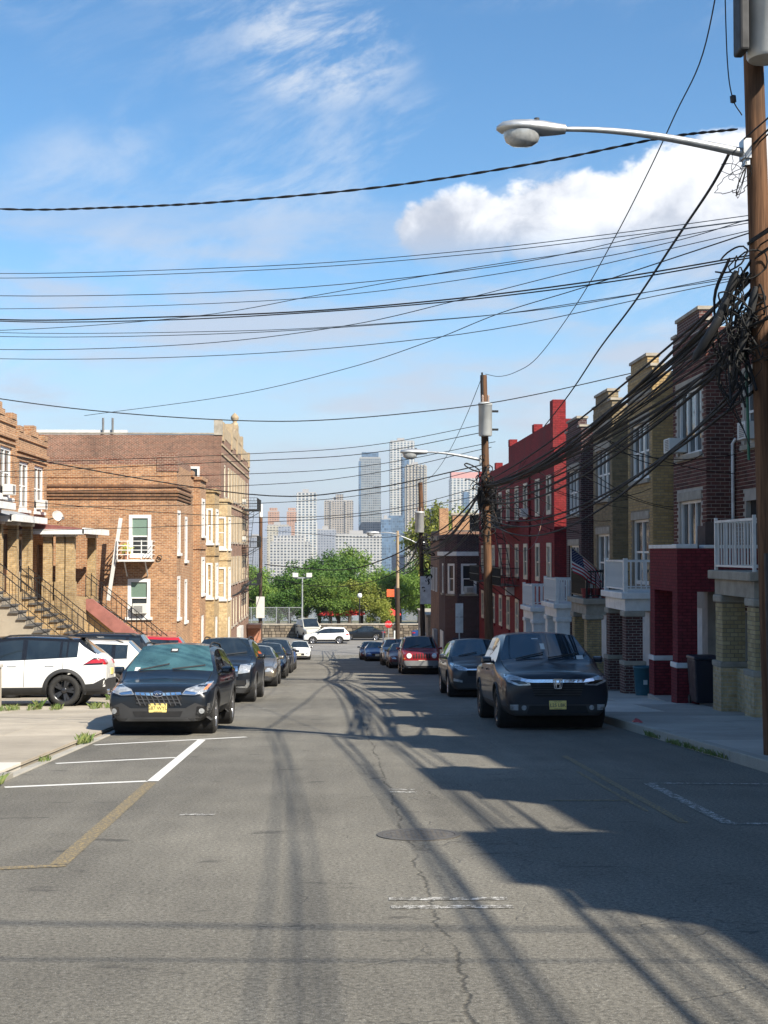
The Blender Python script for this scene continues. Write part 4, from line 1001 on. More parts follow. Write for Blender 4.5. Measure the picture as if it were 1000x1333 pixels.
# station: y, widths and heights of nine points of the half section (underside centre -> roof centre)
def cage(p):
    L, Wd, H = p['L'] / 2, p['W'] / 2, p['H']; cl = p.get('clear', .24)
    hf, hc = p['hood_front'], p['cowl_z']; yc, yr, ye, yt = p['cowl'], p['roof_front'], p['roof_end'], p['tail']
    bz = p.get('belt', hc - .02); bt = p.get('belt_rear', bz + .05); rw = p.get('roof_w', .62); tz = p.get('tail_z', bt)
    st = []
    def hood(y, w, zt, zb=cl, fall=.06):
        st.append((y, [(0, zb), (w * .80, zb), (w * .97, zb + .14), (w, (zb + zt) / 2 + .05), (w * .97, zt - fall - .07), (w * .88, zt - fall + .01), (w * .78, zt - fall * .45), (w * .42, zt - .012), (0, zt)]))
    def cabin(y, zt, zb_, w=Wd, rwid=rw, base=False):
        zi = zb_ + .03 if base else zt
        r6 = rwid; zr = zt - .045
        if base: st.append((y, [(0, cl), (w * .80, cl), (w * .975, cl + .14), (w, .62 * zb_ + .12), (w * .965, zb_ - .05), (w * .93, zb_ + .005), (w * .87, zb_ + .02), (w * .46, zb_ + .045), (0, zb_ + .055)]))
        else: st.append((y, [(0, cl), (w * .80, cl), (w * .975, cl + .14), (w, .62 * zb_ + .12), (w * .965, zb_ - .03), (r6 + .085, zt - .12), (r6 + .015, zt - .045), (r6 * .52, zt - .008), (0, zt)]))
    # front to rear
    hood(L, Wd * .84, hf - .13, cl + .02, .08); hood(L - .07, Wd * .93, hf - .03, cl - .01, .07); hood(L - .30, Wd * .975, hf + .035)
    hood(L - .80, Wd, hf + (hc - hf) * .45); hood(yc + .22, Wd, hc - .025)
    I = {}
    I['ws0'] = len(st); cabin(yc, 0, hc, base=True)
    I['ws1'] = len(st); cabin(yr, H - .035, bz + .01, rwid=rw * .97)
    for i, (a, b) in enumerate(p['pillars']):
        I['p%d' % i] = len(st)
        zz = H - p.get('droop', 0) * max(0, (yr - a)) ** 2
        cabin(a, zz, bz + (bt - bz) * (yr - a) / (yr - ye)); cabin(b, zz - .003, bz + (bt - bz) * (yr - b) / (yr - ye))
    I['bg0'] = len(st); cabin(ye, H - p.get('rear_drop', .06), bt, Wd * .985, rw * .95)
    I['bg1'] = len(st); cabin(yt, 0, tz, Wd * .97, base=True)
    if p.get('boot'):
        hood(-L + .25, Wd * .95, tz + .01, cl + .03, .05); hood(-L + .06, Wd * .88, tz - .02, cl + .06, .07); hood(-L, Wd * .80, tz - .12, cl + .1, .10)
    elif p.get('bed'):
        hood(yt - .12, Wd * .98, tz + .02); hood(-L + .3, Wd * .97, tz + .02, cl + .05); hood(-L + .05, Wd * .93, tz, cl + .1, .05); hood(-L, Wd * .88, tz - .1, cl + .14, .08)
    else:
        hood(-L + .05, Wd * .93, tz - .10, cl + .03, .03); hood(-L, Wd * .86, tz - .34, cl + .06, .06)
    return st, I
def car_mesh(p, lvl):
    st, I = cage(p); n = 9; V = []; F = []; MI = []
    for y, sec in st:
        V += [(x, y, z) for x, z in sec] + [(-x, y, z) for x, z in sec[1:-1]]
    row = 2 * n - 2
    def idx(s, j):                                     # j: 0..8 right half, then back down the left half 9..15
        return s * row + (j if j < n else n + (row - j) - 1)
    np_ = len(p['pillars'])
    for s in range(len(st) - 1):
        for j in range(row):
            a = j; b = (j + 1) % row; h = min(j, row - 1 - j)       # h: interval counted from the underside
            F.append((idx(s, a), idx(s, b), idx(s + 1, b), idx(s + 1, a)))
            k = 0
            if h <= 1: k = 1                                        # sills
            if I['ws0'] == s and h in (6, 7): k = 2
            if I['bg0'] == s and h in (6, 7): k = 3
            if I['ws0'] <= s < I['bg0'] and h == 4:
                q = [I['p%d' % i] for i in range(np_)]
                if s in q: k = 5
                else: k = 4
            if I['bg0'] == s and h == 4 and p.get('quarter'): k = 5
            if I['ws1'] <= s < I['bg0'] and h in (5, 6, 7): k = 6   # roof
            if I['bg0'] == s and h == 5: k = 6 if p.get('black_roof') else 0
            MI.append(k)
    for s, rev in ((0, False), (len(st) - 1, True)):                # caps
        for j in range(n - 1):
            a, b = idx(s, j), idx(s, j + 1); c = idx(s, row - 1 - j) if j < n - 2 else None; d = idx(s, row - j) if j > 0 else None
            f = [q for q in (a, b, c, d) if q is not None]
            if len(f) >= 3: F.append(tuple(f)); MI.append(1 if j < 1 else 0)
    HARD = {frozenset((idx(s, j), idx(s + 1, j))): w for s in range(len(st) - 1) for j, w in ((4, .45), (row - 4, .45), (1, .5), (row - 1, .5))}
    me = bpy.data.meshes.new('cage'); me.from_pydata(V, [], F); me.polygons.foreach_set('material_index', MI)
    for _ in range(7): me.materials.append(None)
    bm = bmesh.new(); bm.from_mesh(me); bmesh.ops.recalc_face_normals(bm, faces=bm.faces)
    cr = bm.edges.layers.float.new('crease_edge')
    cv = bm.verts.layers.float.new('crease_vert')
    for v in bm.verts:
        fs = [f.material_index for f in v.link_faces]
        if any(k in (2, 3, 4) and fs.count(k) == 1 for k in (2, 3, 4)): v[cv] = .75
    for e in bm.edges:
        hw = HARD.get(frozenset((e.verts[0].index, e.verts[1].index)))
        if hw: e[cr] = hw
        ks = {f.material_index for f in e.link_faces}
        if len(ks) > 1 and ks & {2, 3, 4, 5}: e[cr] = .95
    bm.to_mesh(me); bm.free()
    o = bpy.data.objects.new('cage', me); COL.objects.link(o)
    md = o.modifiers.new('s', 'SUBSURF'); md.levels = lvl; md.render_levels = lvl; md.use_limit_surface = False
    dg = bpy.context.evaluated_depsgraph_get(); m2 = bpy.data.meshes.new_from_object(o.evaluated_get(dg))
    bpy.data.objects.remove(o); bpy.data.meshes.remove(me)
    bm = bmesh.new(); bm.from_mesh(m2); bpy.data.meshes.remove(m2)
    for f in bm.faces: f.smooth = True
    full = BVHTree.FromBMesh(bm)
    # wheel openings
    rw_ = p['wr'] * 1.15
    for yw in p['axles']:
        c = Vector((0, yw, p['wr']))
        kill = [f for f in bm.faces if abs(f.calc_center_median().x) > p['W'] * .30 and (f.calc_center_median().yz - c.yz).length < rw_ and f.calc_center_median().z < p['wr'] + rw_]
        bmesh.ops.delete(bm, geom=kill, context='FACES')
        for v in bm.verts:
            if abs(v.co.x) > p['W'] * .30 and v.is_boundary:
                d = v.co.yz - c.yz
                if rw_ * .6 < d.length < rw_ * 1.35:
                    d = d.normalized() * rw_; v.co.y = c.y + d.x; v.co.z = c.z + d.y
    return bm, full
def split(bm, ids):                                    # copy of the faces that carry one of the ids
    b = bm.copy(); bmesh.ops.delete(b, geom=[f for f in b.faces if f.material_index not in ids], context='FACES')
    return b
def put(b, name, m, parent):
    if not b.faces: b.free(); return None
    for f in b.faces: f.material_index = 0
    me = bpy.data.meshes.new(name); b.to_mesh(me); b.free(); me.materials.append(m); return link_mesh(name, me, parent)
def islands(bm):
    seen = set(); out = []
    bm.faces.ensure_lookup_table()
    for f in bm.faces:
        if f.index in seen: continue
        stack = [f]; seen.add(f.index); grp = []
        while stack:
            q = stack.pop(); grp.append(q)
            for e in q.edges:
                for h in e.link_faces:
                    if h.index not in seen: seen.add(h.index); stack.append(h)
        out.append(grp)
    return out
def patch(full, poly, axis, off, name, m, parent, step=.05, skirt=.02):
    """a panel that lies on the body: the outline (a, z) is cut into a grid and laid on the shell from the front, rear or a side"""
    bm = bmesh.new(); vs = [bm.verts.new((a, 0, z)) for a, z in poly]; bm.faces.new(vs)
    for i, ax in ((0, Vector((1, 0, 0))), (2, Vector((0, 0, 1)))):
        lo, hi = min(v.co[i] for v in bm.verts), max(v.co[i] for v in bm.verts); k = int((hi - lo) / step)
        for q in range(1, k + 1):
            c = Vector(); c[i] = lo + (hi - lo) * q / (k + 1)
            bmesh.ops.bisect_plane(bm, geom=bm.verts[:] + bm.edges[:] + bm.faces[:], plane_co=c, plane_no=ax)
    D = {'front': (Vector((0, -1, 0)), lambda a, z: Vector((a, 4, z))), 'rear': (Vector((0, 1, 0)), lambda a, z: Vector((a, -4, z))),
         'left': (Vector((1, 0, 0)), lambda a, z: Vector((-3, a, z))), 'right': (Vector((-1, 0, 0)), lambda a, z: Vector((3, a, z))), 'top': (Vector((0, 0, -1)), lambda a, z: Vector((a, z, 4)))}[axis]
    for v in bm.verts:
        h = full.ray_cast(D[1](v.co.x, v.co.z), D[0])
        if h[0] is None:
            q = full.find_nearest(D[1](v.co.x, v.co.z) + D[0] * (2.2 if axis in ('front', 'rear') else 2.1)); co = q[0]
        else: co = h[0]
        v.co = co - D[0] * off
    if skirt:
        r = bmesh.ops.extrude_edge_only(bm, edges=[e for e in bm.edges if e.is_boundary])
        for v in r['geom']:
            if isinstance(v, bmesh.types.BMVert): v.co += D[0] * (off + skirt)
    bmesh.ops.recalc_face_normals(bm, faces=bm.faces)
    for f in bm.faces: f.smooth = False
    me = bpy.data.meshes.new(name); bm.to_mesh(me); bm.free(); me.materials.append(m); return link_mesh(name, me, parent)
def seams(full, axis, lines, parent, w=.010, name='panel_gap'):
    mb = MB()
    D = {'front': (Vector((0, -1, 0)), lambda a, z: Vector((a, 4, z))), 'left': (Vector((1, 0, 0)), lambda a, z: Vector((-3, a, z))), 'right': (Vector((-1, 0, 0)), lambda a, z: Vector((3, a, z))), 'top': (Vector((0, 0, -1)), lambda a, z: Vector((a, z, 4)))}[axis]
    for ln in lines:
        pts = []
        for (a, z), (b, c) in zip(ln, ln[1:]):
            k = max(2, int(math.hypot(b - a, c - z) / .06))
            for i in range(k): pts.append((a + (b - a) * i / k, z + (c - z) * i / k))
        pts.append(ln[-1]); prev = None
        for i, (a, z) in enumerate(pts):
            a2, z2 = pts[min(i + 1, len(pts) - 1)]; a1, z1 = pts[max(i - 1, 0)]; d = Vector((a2 - a1, z2 - z1)); d = d.normalized() if d.length else Vector((1, 0)); nn = Vector((-d.y, d.x)) * w / 2
            cur = []
            for s in (-1, 1):
                h = full.ray_cast(D[1](a + nn.x * s, z + nn.y * s), D[0]); cur.append(h[0] - D[0] * .003 if h[0] is not None else None)
            if prev and None not in prev and None not in cur: mb.add([prev[0], prev[1], cur[1], cur[0]], ((0, 1, 2, 3),))
            prev = cur
    return mb.build(name, SEAM, parent) if mb.v else None
WHEELS = {}
def wheel_meshes(r, w, style, lo=False):
    key = (r, w, style, lo)
    if key in WHEELS: return WHEELS[key]
    n = 20 if lo else 40; ri = r * (.70 if style != 'steel' else .66)
    t = MB(); t.lathe([(ri, -w / 2 + .015), (ri + .02, -w / 2), (r - .04, -w / 2 + .004), (r - .012, -w / 2 + .022), (r, -w / 2 + .05), (r, -.02), (r - .006, -.012), (r - .006, .012), (r, .02), (r, w / 2 - .05), (r - .012, w / 2 - .022), (r - .04, w / 2 - .004), (ri + .02, w / 2), (ri, w / 2 - .015)], ax=(1, 0, 0), n=n, cap=False)
    if not lo:
        for i in range(36):                             # tread blocks
            a = 2 * math.pi * i / 36
            for s in (-1, 1):
                c, d = math.cos(a), math.sin(a); c2, d2 = math.cos(a + .11), math.sin(a + .11)
                x0, x1 = s * .035, s * (w / 2 - .03)
                t.add([(x0, c * r, d * r), (x1, c * r, d * r), (x1, c2 * r, d2 * r), (x0, c2 * r, d2 * r)] + [(x0, c * (r + .007), d * (r + .007)), (x1, c * (r + .007), d * (r + .007)), (x1, c2 * (r + .007), d2 * (r + .007)), (x0, c2 * (r + .007), d2 * (r + .007))], ((4, 5, 6, 7), (0, 1, 5, 4), (1, 2, 6, 5), (2, 3, 7, 6), (3, 0, 4, 7)))
    m = MB(); m.lathe([(ri, w / 2 - .012), (ri - .02, w / 2 - .02), (ri - .03, w / 2 - .05), (ri - .035, -w / 2 + .02)], ax=(1, 0, 0), n=n, cap=False)
    xo = w / 2 - .035; k = 5
    for i in range(k):
        for da in ((-.16, .16) if style != 'star' else (0,)):
            a = 2 * math.pi * i / k + da; hw = .026 if style != 'star' else .055
            c, d = math.cos(a), math.sin(a); tx, tz = -d, c
            P = []
            for rr, hw_, xx in ((.05, hw * .9, xo), (ri - .025, hw * (1.0 if style != 'star' else .7), xo + .012)):
                P += [(xx, c * rr + tx * hw_, d * rr + tz * hw_), (xx, c * rr - tx * hw_, d * rr - tz * hw_), (xx - .04, c * rr - tx * hw_ * 1.3, d * rr - tz * hw_ * 1.3), (xx - .04, c * rr + tx * hw_ * 1.3, d * rr + tz * hw_ * 1.3)]
            m.add(P, ((0, 1, 5, 4), (1, 2, 6, 5), (3, 0, 4, 7), (2, 3, 7, 6)))
    m.lathe([(.075, xo - .05), (.075, xo + .006), (.055, xo + .02), (0, xo + .022)], ax=(1, 0, 0), n=20)
    dsk = MB().lathe([(ri - .04, -.02), (ri - .04, .0), (0, .0)], ax=(1, 0, 0), n=20)
    out = []
    for b in (t, m, dsk):
        me = bpy.data.meshes.new('wheel'); me.from_pydata(b.v, [], b.f); me.polygons.foreach_set('use_smooth', b.sm); out.append(me)
    WHEELS[key] = out; return out
def text_mesh(txt, size):
    cu = bpy.data.curves.new('t', 'FONT'); cu.body = txt; cu.size = size; cu.align_x = 'CENTER'; cu.align_y = 'CENTER'; cu.extrude = .001; cu.resolution_u = 3
    o = bpy.data.objects.new('t', cu); COL.objects.link(o)
    me = bpy.data.meshes.new_from_object(o.evaluated_get(bpy.context.evaluated_depsgraph_get()))
    bpy.data.objects.remove(o); return me
def plate(full, root, z, txt, axis='front', x=0.0, y=None, m=None, w=.305, h=.155):
    if y is None:
        hit = full.ray_cast(Vector((x, 4 if axis == 'front' else -4, z)), Vector((0, -1 if axis == 'front' else 1, 0))); y = hit[0].y
    s = 1 if axis == 'front' else -1
    p = MB().box(x - w / 2, x + w / 2, min(y, y + s * .02), max(y, y + s * .02), z - h / 2, z + h / 2).build('number_plate', m or PLATEM, root, bevel=.008)
    if txt:
        for t_, sz, dz in ((txt, .088, -.005), ('NEW JERSEY', .024, .058), ('GARDEN STATE', .020, -.062)):
            me = text_mesh(t_, sz); me.materials.clear(); me.materials.append(INKM); o = link_mesh('lettering', me, p)
            o.location = (x, y + s * .0215, z + dz); o.rotation_euler = (R(90), 0, R(180) if s > 0 else 0); o.scale = (.92 if sz > .05 else 1, 1, 1)
    return p
def mirror_poly(pl): return [(-a, z) for a, z in pl][::-1]
def ground_mat(x, y, head, dz=0.0):
    """matrix that stands a car on the slope; head: direction its nose points to, degrees from +X"""
    a = R(head); s = -SLOPE if y < 106 else (-SLOPE * .4 if y < 122 else 0)
    f = Vector((math.cos(a), math.sin(a), 0)); f.z = s * f.y; f.normalize()
    n = Vector((0, -s, 1)).normalized(); r = f.cross(n).normalized()
    M_ = Matrix((r, f, n)).transposed().to_4x4(); M_.translation = Vector((x, y, g(y) + dz)); return M_
def build_car(name, p, M_, label, paint, cat='car', group=None, lvl=3, glass=None, trim=None, rim=None, roofm=None, rimstyle='double', gl_f=None):
    lo = lvl < 3
    root = bpy.data.objects.new(name, None); COL.objects.link(root); root.matrix_world = M_; tag(root, label, cat, group); root['_loc'] = (0, 0, 0); root.empty_display_size = .2
    bm, full = car_mesh(p, lvl); gl = glass or CGL; gf = gl_f or gl; trim = trim or PLAST
    put(split(bm, {0} if roofm else {0, 6}), 'body', paint, root)
    if roofm: put(split(bm, {6}), 'roof', roofm, root)
    put(split(bm, {1}), 'sill', trim, root)
    put(split(bm, {2}), 'windscreen', gf, root); put(split(bm, {3}), 'rear_window', gl, root)
    sb = split(bm, {4}); gi = islands(sb); groups = [[f.index for f in q] for q in gi]; sb.free()
    for ids in groups:
        b = split(bm, {4}); b.faces.ensure_lookup_table(); ids = set(ids); bmesh.ops.delete(b, geom=[f for f in b.faces if f.index not in ids], context='FACES'); put(b, 'side_window', gl, root)
    put(split(bm, {5}), 'pillar', GLOSSB, root)
    bm.free()
    # wheels, wells
    tm, rm_, dm = wheel_meshes(p['wr'], p.get('ww', .22), rimstyle, lo)
    for me, mm in ((tm, RUB), (dm, DARKM)):
        if not me.materials: me.materials.append(mm)
    rk = rm_.copy() if rm_.materials and rm_.materials[0] is not (rim or ALLOY) else rm_
    if not rk.materials: rk.materials.append(rim or ALLOY)
    else: rk.materials[0] = rim or ALLOY
    for yw in p['axles']:
        for s in (-1, 1):
            w = link_mesh('wheel', dm, root); w.location = (s * (p['W'] / 2 - p.get('ww', .22) / 2 - .015), yw, p['wr']); w.rotation_euler = (0, 0, 0 if s > 0 else math.pi)
            link_mesh('tyre', tm, w); link_mesh('rim', rk, w)
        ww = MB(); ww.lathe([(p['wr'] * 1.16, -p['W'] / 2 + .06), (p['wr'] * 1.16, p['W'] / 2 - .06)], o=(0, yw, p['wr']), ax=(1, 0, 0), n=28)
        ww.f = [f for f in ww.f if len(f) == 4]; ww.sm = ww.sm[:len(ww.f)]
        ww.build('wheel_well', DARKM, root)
        if p.get('arch'):
            for s, sd in ((-1, 'left'), (1, 'right')):
                mb = MB(); r0, r1 = p['wr'] * 1.14, p['wr'] * 1.14 + p['arch']; pv = None
                for i in range(29):
                    a = R(-12 + 204 * i / 28); cur = []
                    for rr, of in ((r0, .018), (r0 + .02, .026), (r1, .010), (r1 + .006, -.01)):
                        yy, zz = yw + math.cos(a) * rr, p['wr'] + math.sin(a) * rr; h = full.ray_cast(Vector((s * 3, yy, zz)), Vector((-s, 0, 0)))
                        x = h[0].x if h[0] is not None else s * p['W'] * .47
                        if abs(x) < p['W'] * .40: x = s * p['W'] * .47
                        cur.append((x + s * of, yy, zz))
                    cur.insert(0, (cur[0][0] - s * .10, cur[0][1], cur[0][2]))
                    if pv:
                        for q in range(4): mb.add([pv[q], pv[q + 1], cur[q + 1], cur[q]], ((0, 1, 2, 3),), True)
                    pv = cur
                mb.build('wheel_arch', trim, root)
    # mirrors
    for s in (-1, 1):
        y, z = p['cowl'] - .38, p.get('belt', p['cowl_z']) + .06
        mr = MB(); cx = s * (p['W'] / 2 + .075)
        mr.add([(cx + s * dx, y + dy, z + dz) for dx, dy, dz in ((-.11, -.04, -.05), (.10, -.06, -.06), (.10, -.06, .085), (-.10, -.04, .08), (-.09, .07, -.03), (.06, .07, -.035), (.06, .06, .05), (-.08, .07, .055))],
               ((0, 1, 2, 3), (7, 6, 5, 4), (0, 4, 5, 1), (1, 5, 6, 2), (2, 6, 7, 3), (3, 7, 4, 0)))
        mr.bar((s * p['W'] * .44, y + .02, z - .03), (cx - s * .05, y, z - .02), .07, .05)
        mm = mr.build('wing_mirror', p.get('mirror_m') or (GLOSSB if lo else paint), root, fix=True, bevel=.025)
    if not lo:
        ln = []; bz = p.get('belt', p['cowl_z'])
        for a in p.get('door_lines', []): ln.append([(a, p.get('clear', .24) + .20), (a - .02, bz + .06)])
        for sd in ('left', 'right'):
            seams(full, sd, ln, root)
            for a in p.get('handles', []): patch(full, [(a - .10, bz - .13), (a + .10, bz - .13), (a + .10, bz - .10), (a - .10, bz - .10)], sd, .03, 'door_handle', p.get('handle_m') or paint, root, .1, .03)
        W2 = p['W'] / 2
        seams(full, 'top', [[(s * W2 * .80, p['L'] / 2 - .42), (s * W2 * .84, p['cowl'] + .05)] for s in (-1, 1)] + [[(-W2 * .80, p['L'] / 2 - .30), (-W2 * .4, p['L'] / 2 - .22), (W2 * .4, p['L'] / 2 - .22), (W2 * .80, p['L'] / 2 - .30)]], root)
        def wip(m):
            for x0, x1 in ((-.05, -.62), (.55, .02)):
                h0 = full.ray_cast(Vector((x0, p['cowl'] + .02, 4)), Vector((0, 0, -1)))[0]; h1 = full.ray_cast(Vector((x1, p['cowl'] - .12, 4)), Vector((0, 0, -1)))[0]
                m.bar(h0 + Vector((0, 0, .02)), h1 + Vector((0, 0, .03)), .02)
        part('wiper', PLAST, root, wip)
    if p.get('rails'):
        for s in (-1, 1):
            x = s * (p.get('roof_w', .62) + .0); pts = []
            for i in range(9):
                yy = p['roof_front'] - .12 + (p['roof_end'] - p['roof_front'] + .25) * i / 8; h = full.ray_cast(Vector((x, yy, 4)), Vector((0, 0, -1)))
                pts.append(Vector((x, yy, h[0].z + (.06 if 0 < i < 8 else .0))))
            part('roof_rail', p.get('rail_m') or PLAST, root, lambda m: m.tube(pts, .018, 8))
    return root, full

CROSSTREK = dict(L=4.46, W=1.80, H=1.575, clear=.25, hood_front=.86, cowl_z=1.04, belt=1.0, belt_rear=1.06, cowl=.98, roof_front=.22, roof_end=-1.72, tail=-2.08, tail_z=1.10, roof_w=.60, pillars=[(-.42, -.50), (-1.30, -1.40)], axles=[1.33, -1.33], wr=.345, ww=.225, arch=.075, rails=True, droop=.018, door_lines=[.78, -.46, -1.22], handles=[-.22, -1.06])
TERRAIN = dict(L=4.70, W=1.85, H=1.70, clear=.24, hood_front=1.0, cowl_z=1.16, belt=1.10, belt_rear=1.16, cowl=1.05, roof_front=.30, roof_end=-1.85, tail=-2.2, tail_z=1.15, roof_w=.60, pillars=[(-.42, -.50), (-1.42, -1.52)], axles=[1.42, -1.43], wr=.36, ww=.23, arch=.03, rails=True, droop=.012, door_lines=[.8, -.46, -1.3], handles=[-.2, -1.1])
RIDGE = dict(L=5.33, W=1.99, H=1.765, clear=.26, hood_front=1.02, cowl_z=1.20, belt=1.15, belt_rear=1.17, cowl=1.24, roof_front=.52, roof_end=-1.02, tail=-1.22, tail_z=1.14, roof_w=.66, pillars=[(-.18, -.27), (-.94, -.99)], axles=[1.62, -1.56], wr=.375, ww=.245, arch=.03, bed=True, droop=.008, rear_drop=.03, door_lines=[1.0, -.22, -1.05], handles=[.05, -.82])
CRV = dict(L=4.58, W=1.82, H=1.65, clear=.23, hood_front=.90, cowl_z=1.10, belt=1.05, belt_rear=1.14, cowl=1.12, roof_front=.28, roof_end=-1.75, tail=-2.12, tail_z=1.12, roof_w=.58, pillars=[(-.38, -.46), (-1.35, -1.45)], axles=[1.36, -1.26], wr=.35, ww=.225, arch=.03, droop=.02, door_lines=[.85, -.42, -1.2], handles=[-.16, -1.05])
RAV4 = dict(L=4.60, W=1.86, H=1.66, clear=.25, hood_front=.98, cowl_z=1.12, belt=1.06, belt_rear=1.16, cowl=1.08, roof_front=.32, roof_end=-1.62, tail=-2.08, tail_z=1.18, roof_w=.60, pillars=[(-.34, -.45), (-1.20, -1.26), (-1.36, -1.40)], axles=[1.36, -1.33], wr=.365, ww=.235, arch=.085, droop=.018, black_roof=True, rails=True, door_lines=[.86, -.40, -1.28], handles=[-.14, -1.0])
SEDAN = dict(L=4.65, W=1.80, H=1.43, clear=.20, hood_front=.72, cowl_z=.94, belt=.92, belt_rear=.98, cowl=.92, roof_front=.12, roof_end=-1.12, tail=-1.72, tail_z=1.02, roof_w=.54, pillars=[(-.42, -.49), (-1.02, -1.08)], axles=[1.36, -1.34], wr=.325, ww=.215, boot=True, droop=.03, rear_drop=.08)
SUV = dict(CRV)
JEEP = dict(L=4.43, W=1.83, H=1.78, clear=.30, hood_front=1.0, cowl_z=1.16, belt=1.12, belt_rear=1.14, cowl=.92, roof_front=.38, roof_end=-1.95, tail=-2.12, tail_z=1.16, roof_w=.64, pillars=[(-.30, -.40), (-1.20, -1.30)], axles=[1.32, -1.33], wr=.37, ww=.235, arch=.10, rails=True, droop=.003, rear_drop=.03)
HATCH = dict(SEDAN, L=4.2, roof_end=-1.45, tail=-1.95, boot=False, H=1.47, tail_z=1.0, rear_drop=.1)
def sym(full, root, poly, axis, off, name, m, **k):
    patch(full, poly, axis, off, name, m, root, **k); patch(full, mirror_poly(poly), axis, off, name, m, root, **k)
def oval(cx, cz, a, b, n=18): return [(cx + a * math.cos(2 * math.pi * i / n), cz + b * math.sin(2 * math.pi * i / n)) for i in range(n)]
def rect(x0, x1, z0, z1): return [(x0, z0), (x1, z0), (x1, z1), (x0, z1)]
BLACKP = m_car('paint_black_blue', (.006, .009, .014)); NAVYP = m_car('paint_navy', (.010, .016, .030)); GREYP = m_car('paint_graphite', (.040, .042, .048), .5)
WHITEPT = m_car('paint_white', (.74, .74, .72)); REDP = m_car('paint_dark_red', (.26, .012, .016), .1); SILV = m_car('paint_silver', (.34, .34, .34), .7); CHAMP = m_car('paint_champagne', (.20, .17, .13), .6)
BLUEP = m_car('paint_blue', (.02, .06, .20), .3); MAROON = m_car('paint_maroon', (.09, .012, .018), .2)

def front_common(root, full, hl, m=HEADL): sym(full, root, hl, 'front', .012, 'headlight', m, step=.06)
# ---- black crossover nearest on the sunlit side
def crossover_front(root, full, txt):
    hl = [(.40, .70), (.62, .69), (.80, .74), (.83, .90), (.74, .89), (.46, .79)]
    sym(full, root, hl, 'front', .012, 'headlight', HEADL, step=.05)
    sym(full, root, [(.75, .77), (.80, .78), (.82, .86), (.78, .86)], 'front', .018, 'indicator', AMB, step=.06)
    sym(full, root, [(.42, .715), (.62, .70), (.66, .73), (.46, .765)], 'front', .02, 'headlight_lens', CHROME, step=.05)
    sym(full, root, [(.40, .685), (.62, .672), (.82, .725), (.81, .74), (.62, .69), (.40, .70)], 'front', .018, 'headlight_bezel', GLOSSB, step=.06)
    patch(full, [(-.27, .50), (.27, .50), (.40, .62), (.36, .745), (-.36, .745), (-.40, .62)], 'front', .010, 'grille', DARKM, root)
    mesh_ = MB()
    for i in range(-4, 5):
        h = full.ray_cast(Vector((i * .085, 4, .62)), Vector((0, -1, 0)))[0]
        mesh_.bar((i * .085 - .05, h.y + .018, .52), (i * .085 + .05, h.y + .018, .73), .016)
    for z in (.56, .62, .68): mesh_.bar((-.36, full.ray_cast(Vector((0, 4, z)), Vector((0, -1, 0)))[0].y + .016, z), (.36, full.ray_cast(Vector((0, 4, z)), Vector((0, -1, 0)))[0].y + .016, z), .012)
    mesh_.build('grille_bars', mat('grille_grey', (.10, .10, .105), .4, .5), root)
    patch(full, [(-.40, .70), (-.12, .685), (.12, .685), (.40, .70), (.38, .74), (.12, .73), (-.12, .73), (-.38, .74)], 'front', .026, 'chrome_wing', CHROME, root, step=.08)
    b = patch(full, oval(0, .71, .085, .045), 'front', .034, 'badge', mat('badge_blue', (.02, .03, .07), .2), root)
    patch(full, oval(0, .71, .095, .052), 'front', .030, 'badge_ring', CHROME, root)
    for x, z, r_ in ((-.045, .716, .014), (-.01, .725, .008), (.02, .715, .008), (.05, .722, .008), (0, .70, .008), (.032, .697, .008)): patch(full, oval(x, z, r_ * 1.3, r_, 8), 'front', .038, 'star', CHROME, root, skirt=0)
    patch(full, [(-.84, .26), (.84, .26), (.86, .47), (.62, .56), (.46, .47), (-.46, .47), (-.62, .56), (-.86, .47)], 'front', .014, 'bumper', PLAST, root)
    patch(full, [(-.38, .33), (.38, .33), (.42, .42), (-.42, .42)], 'front', .02, 'lower_intake', DARKM, root)
    patch(full, [(-.55, .255), (.55, .255), (.5, .30), (-.5, .30)], 'front', .03, 'skid_plate', mat('grey_trim', (.09, .09, .092), .5), root)
    sym(full, root, oval(.735, .425, .045, .045), 'front', .034, 'fog_lamp', HEADL); sym(full, root, [(.64, .36), (.80, .36), (.82, .50), (.66, .50)], 'front', .024, 'fog_bezel', GLOSSB); sym(full, root, [(.80, .34), (.84, .36), (.85, .55), (.82, .55)], 'front', .03, 'fog_trim', CHROME)
    if txt: plate(full, root, .475, txt)
p = dict(CROSSTREK)
ct, fl = build_car('parked_car', p, ground_mat(-2.84, 25.0, -92), 'black crossover with yellow plate parked first by the white stripes', BLACKP, group='cars parked along the sunlit kerb', gl_f=CGLT)
crossover_front(ct, fl, 'G87 WYU')
def sticker(root, full, x, z, w, h, m, axis='front'): patch(full, rect(x - w / 2, x + w / 2, z - h / 2, z + h / 2), axis, .004, 'sticker', m, root, skirt=0)
sticker(ct, fl, .58, 1.10, .09, .06, ACM); patch(fl, rect(-.07, .07, 1.39, 1.46), 'front', .006, 'mirror_housing', PLAST, ct)
patch(fl, rect(-.05, .05, 1.415, 1.45), 'front', .009, 'toll_tag', ACM, ct)

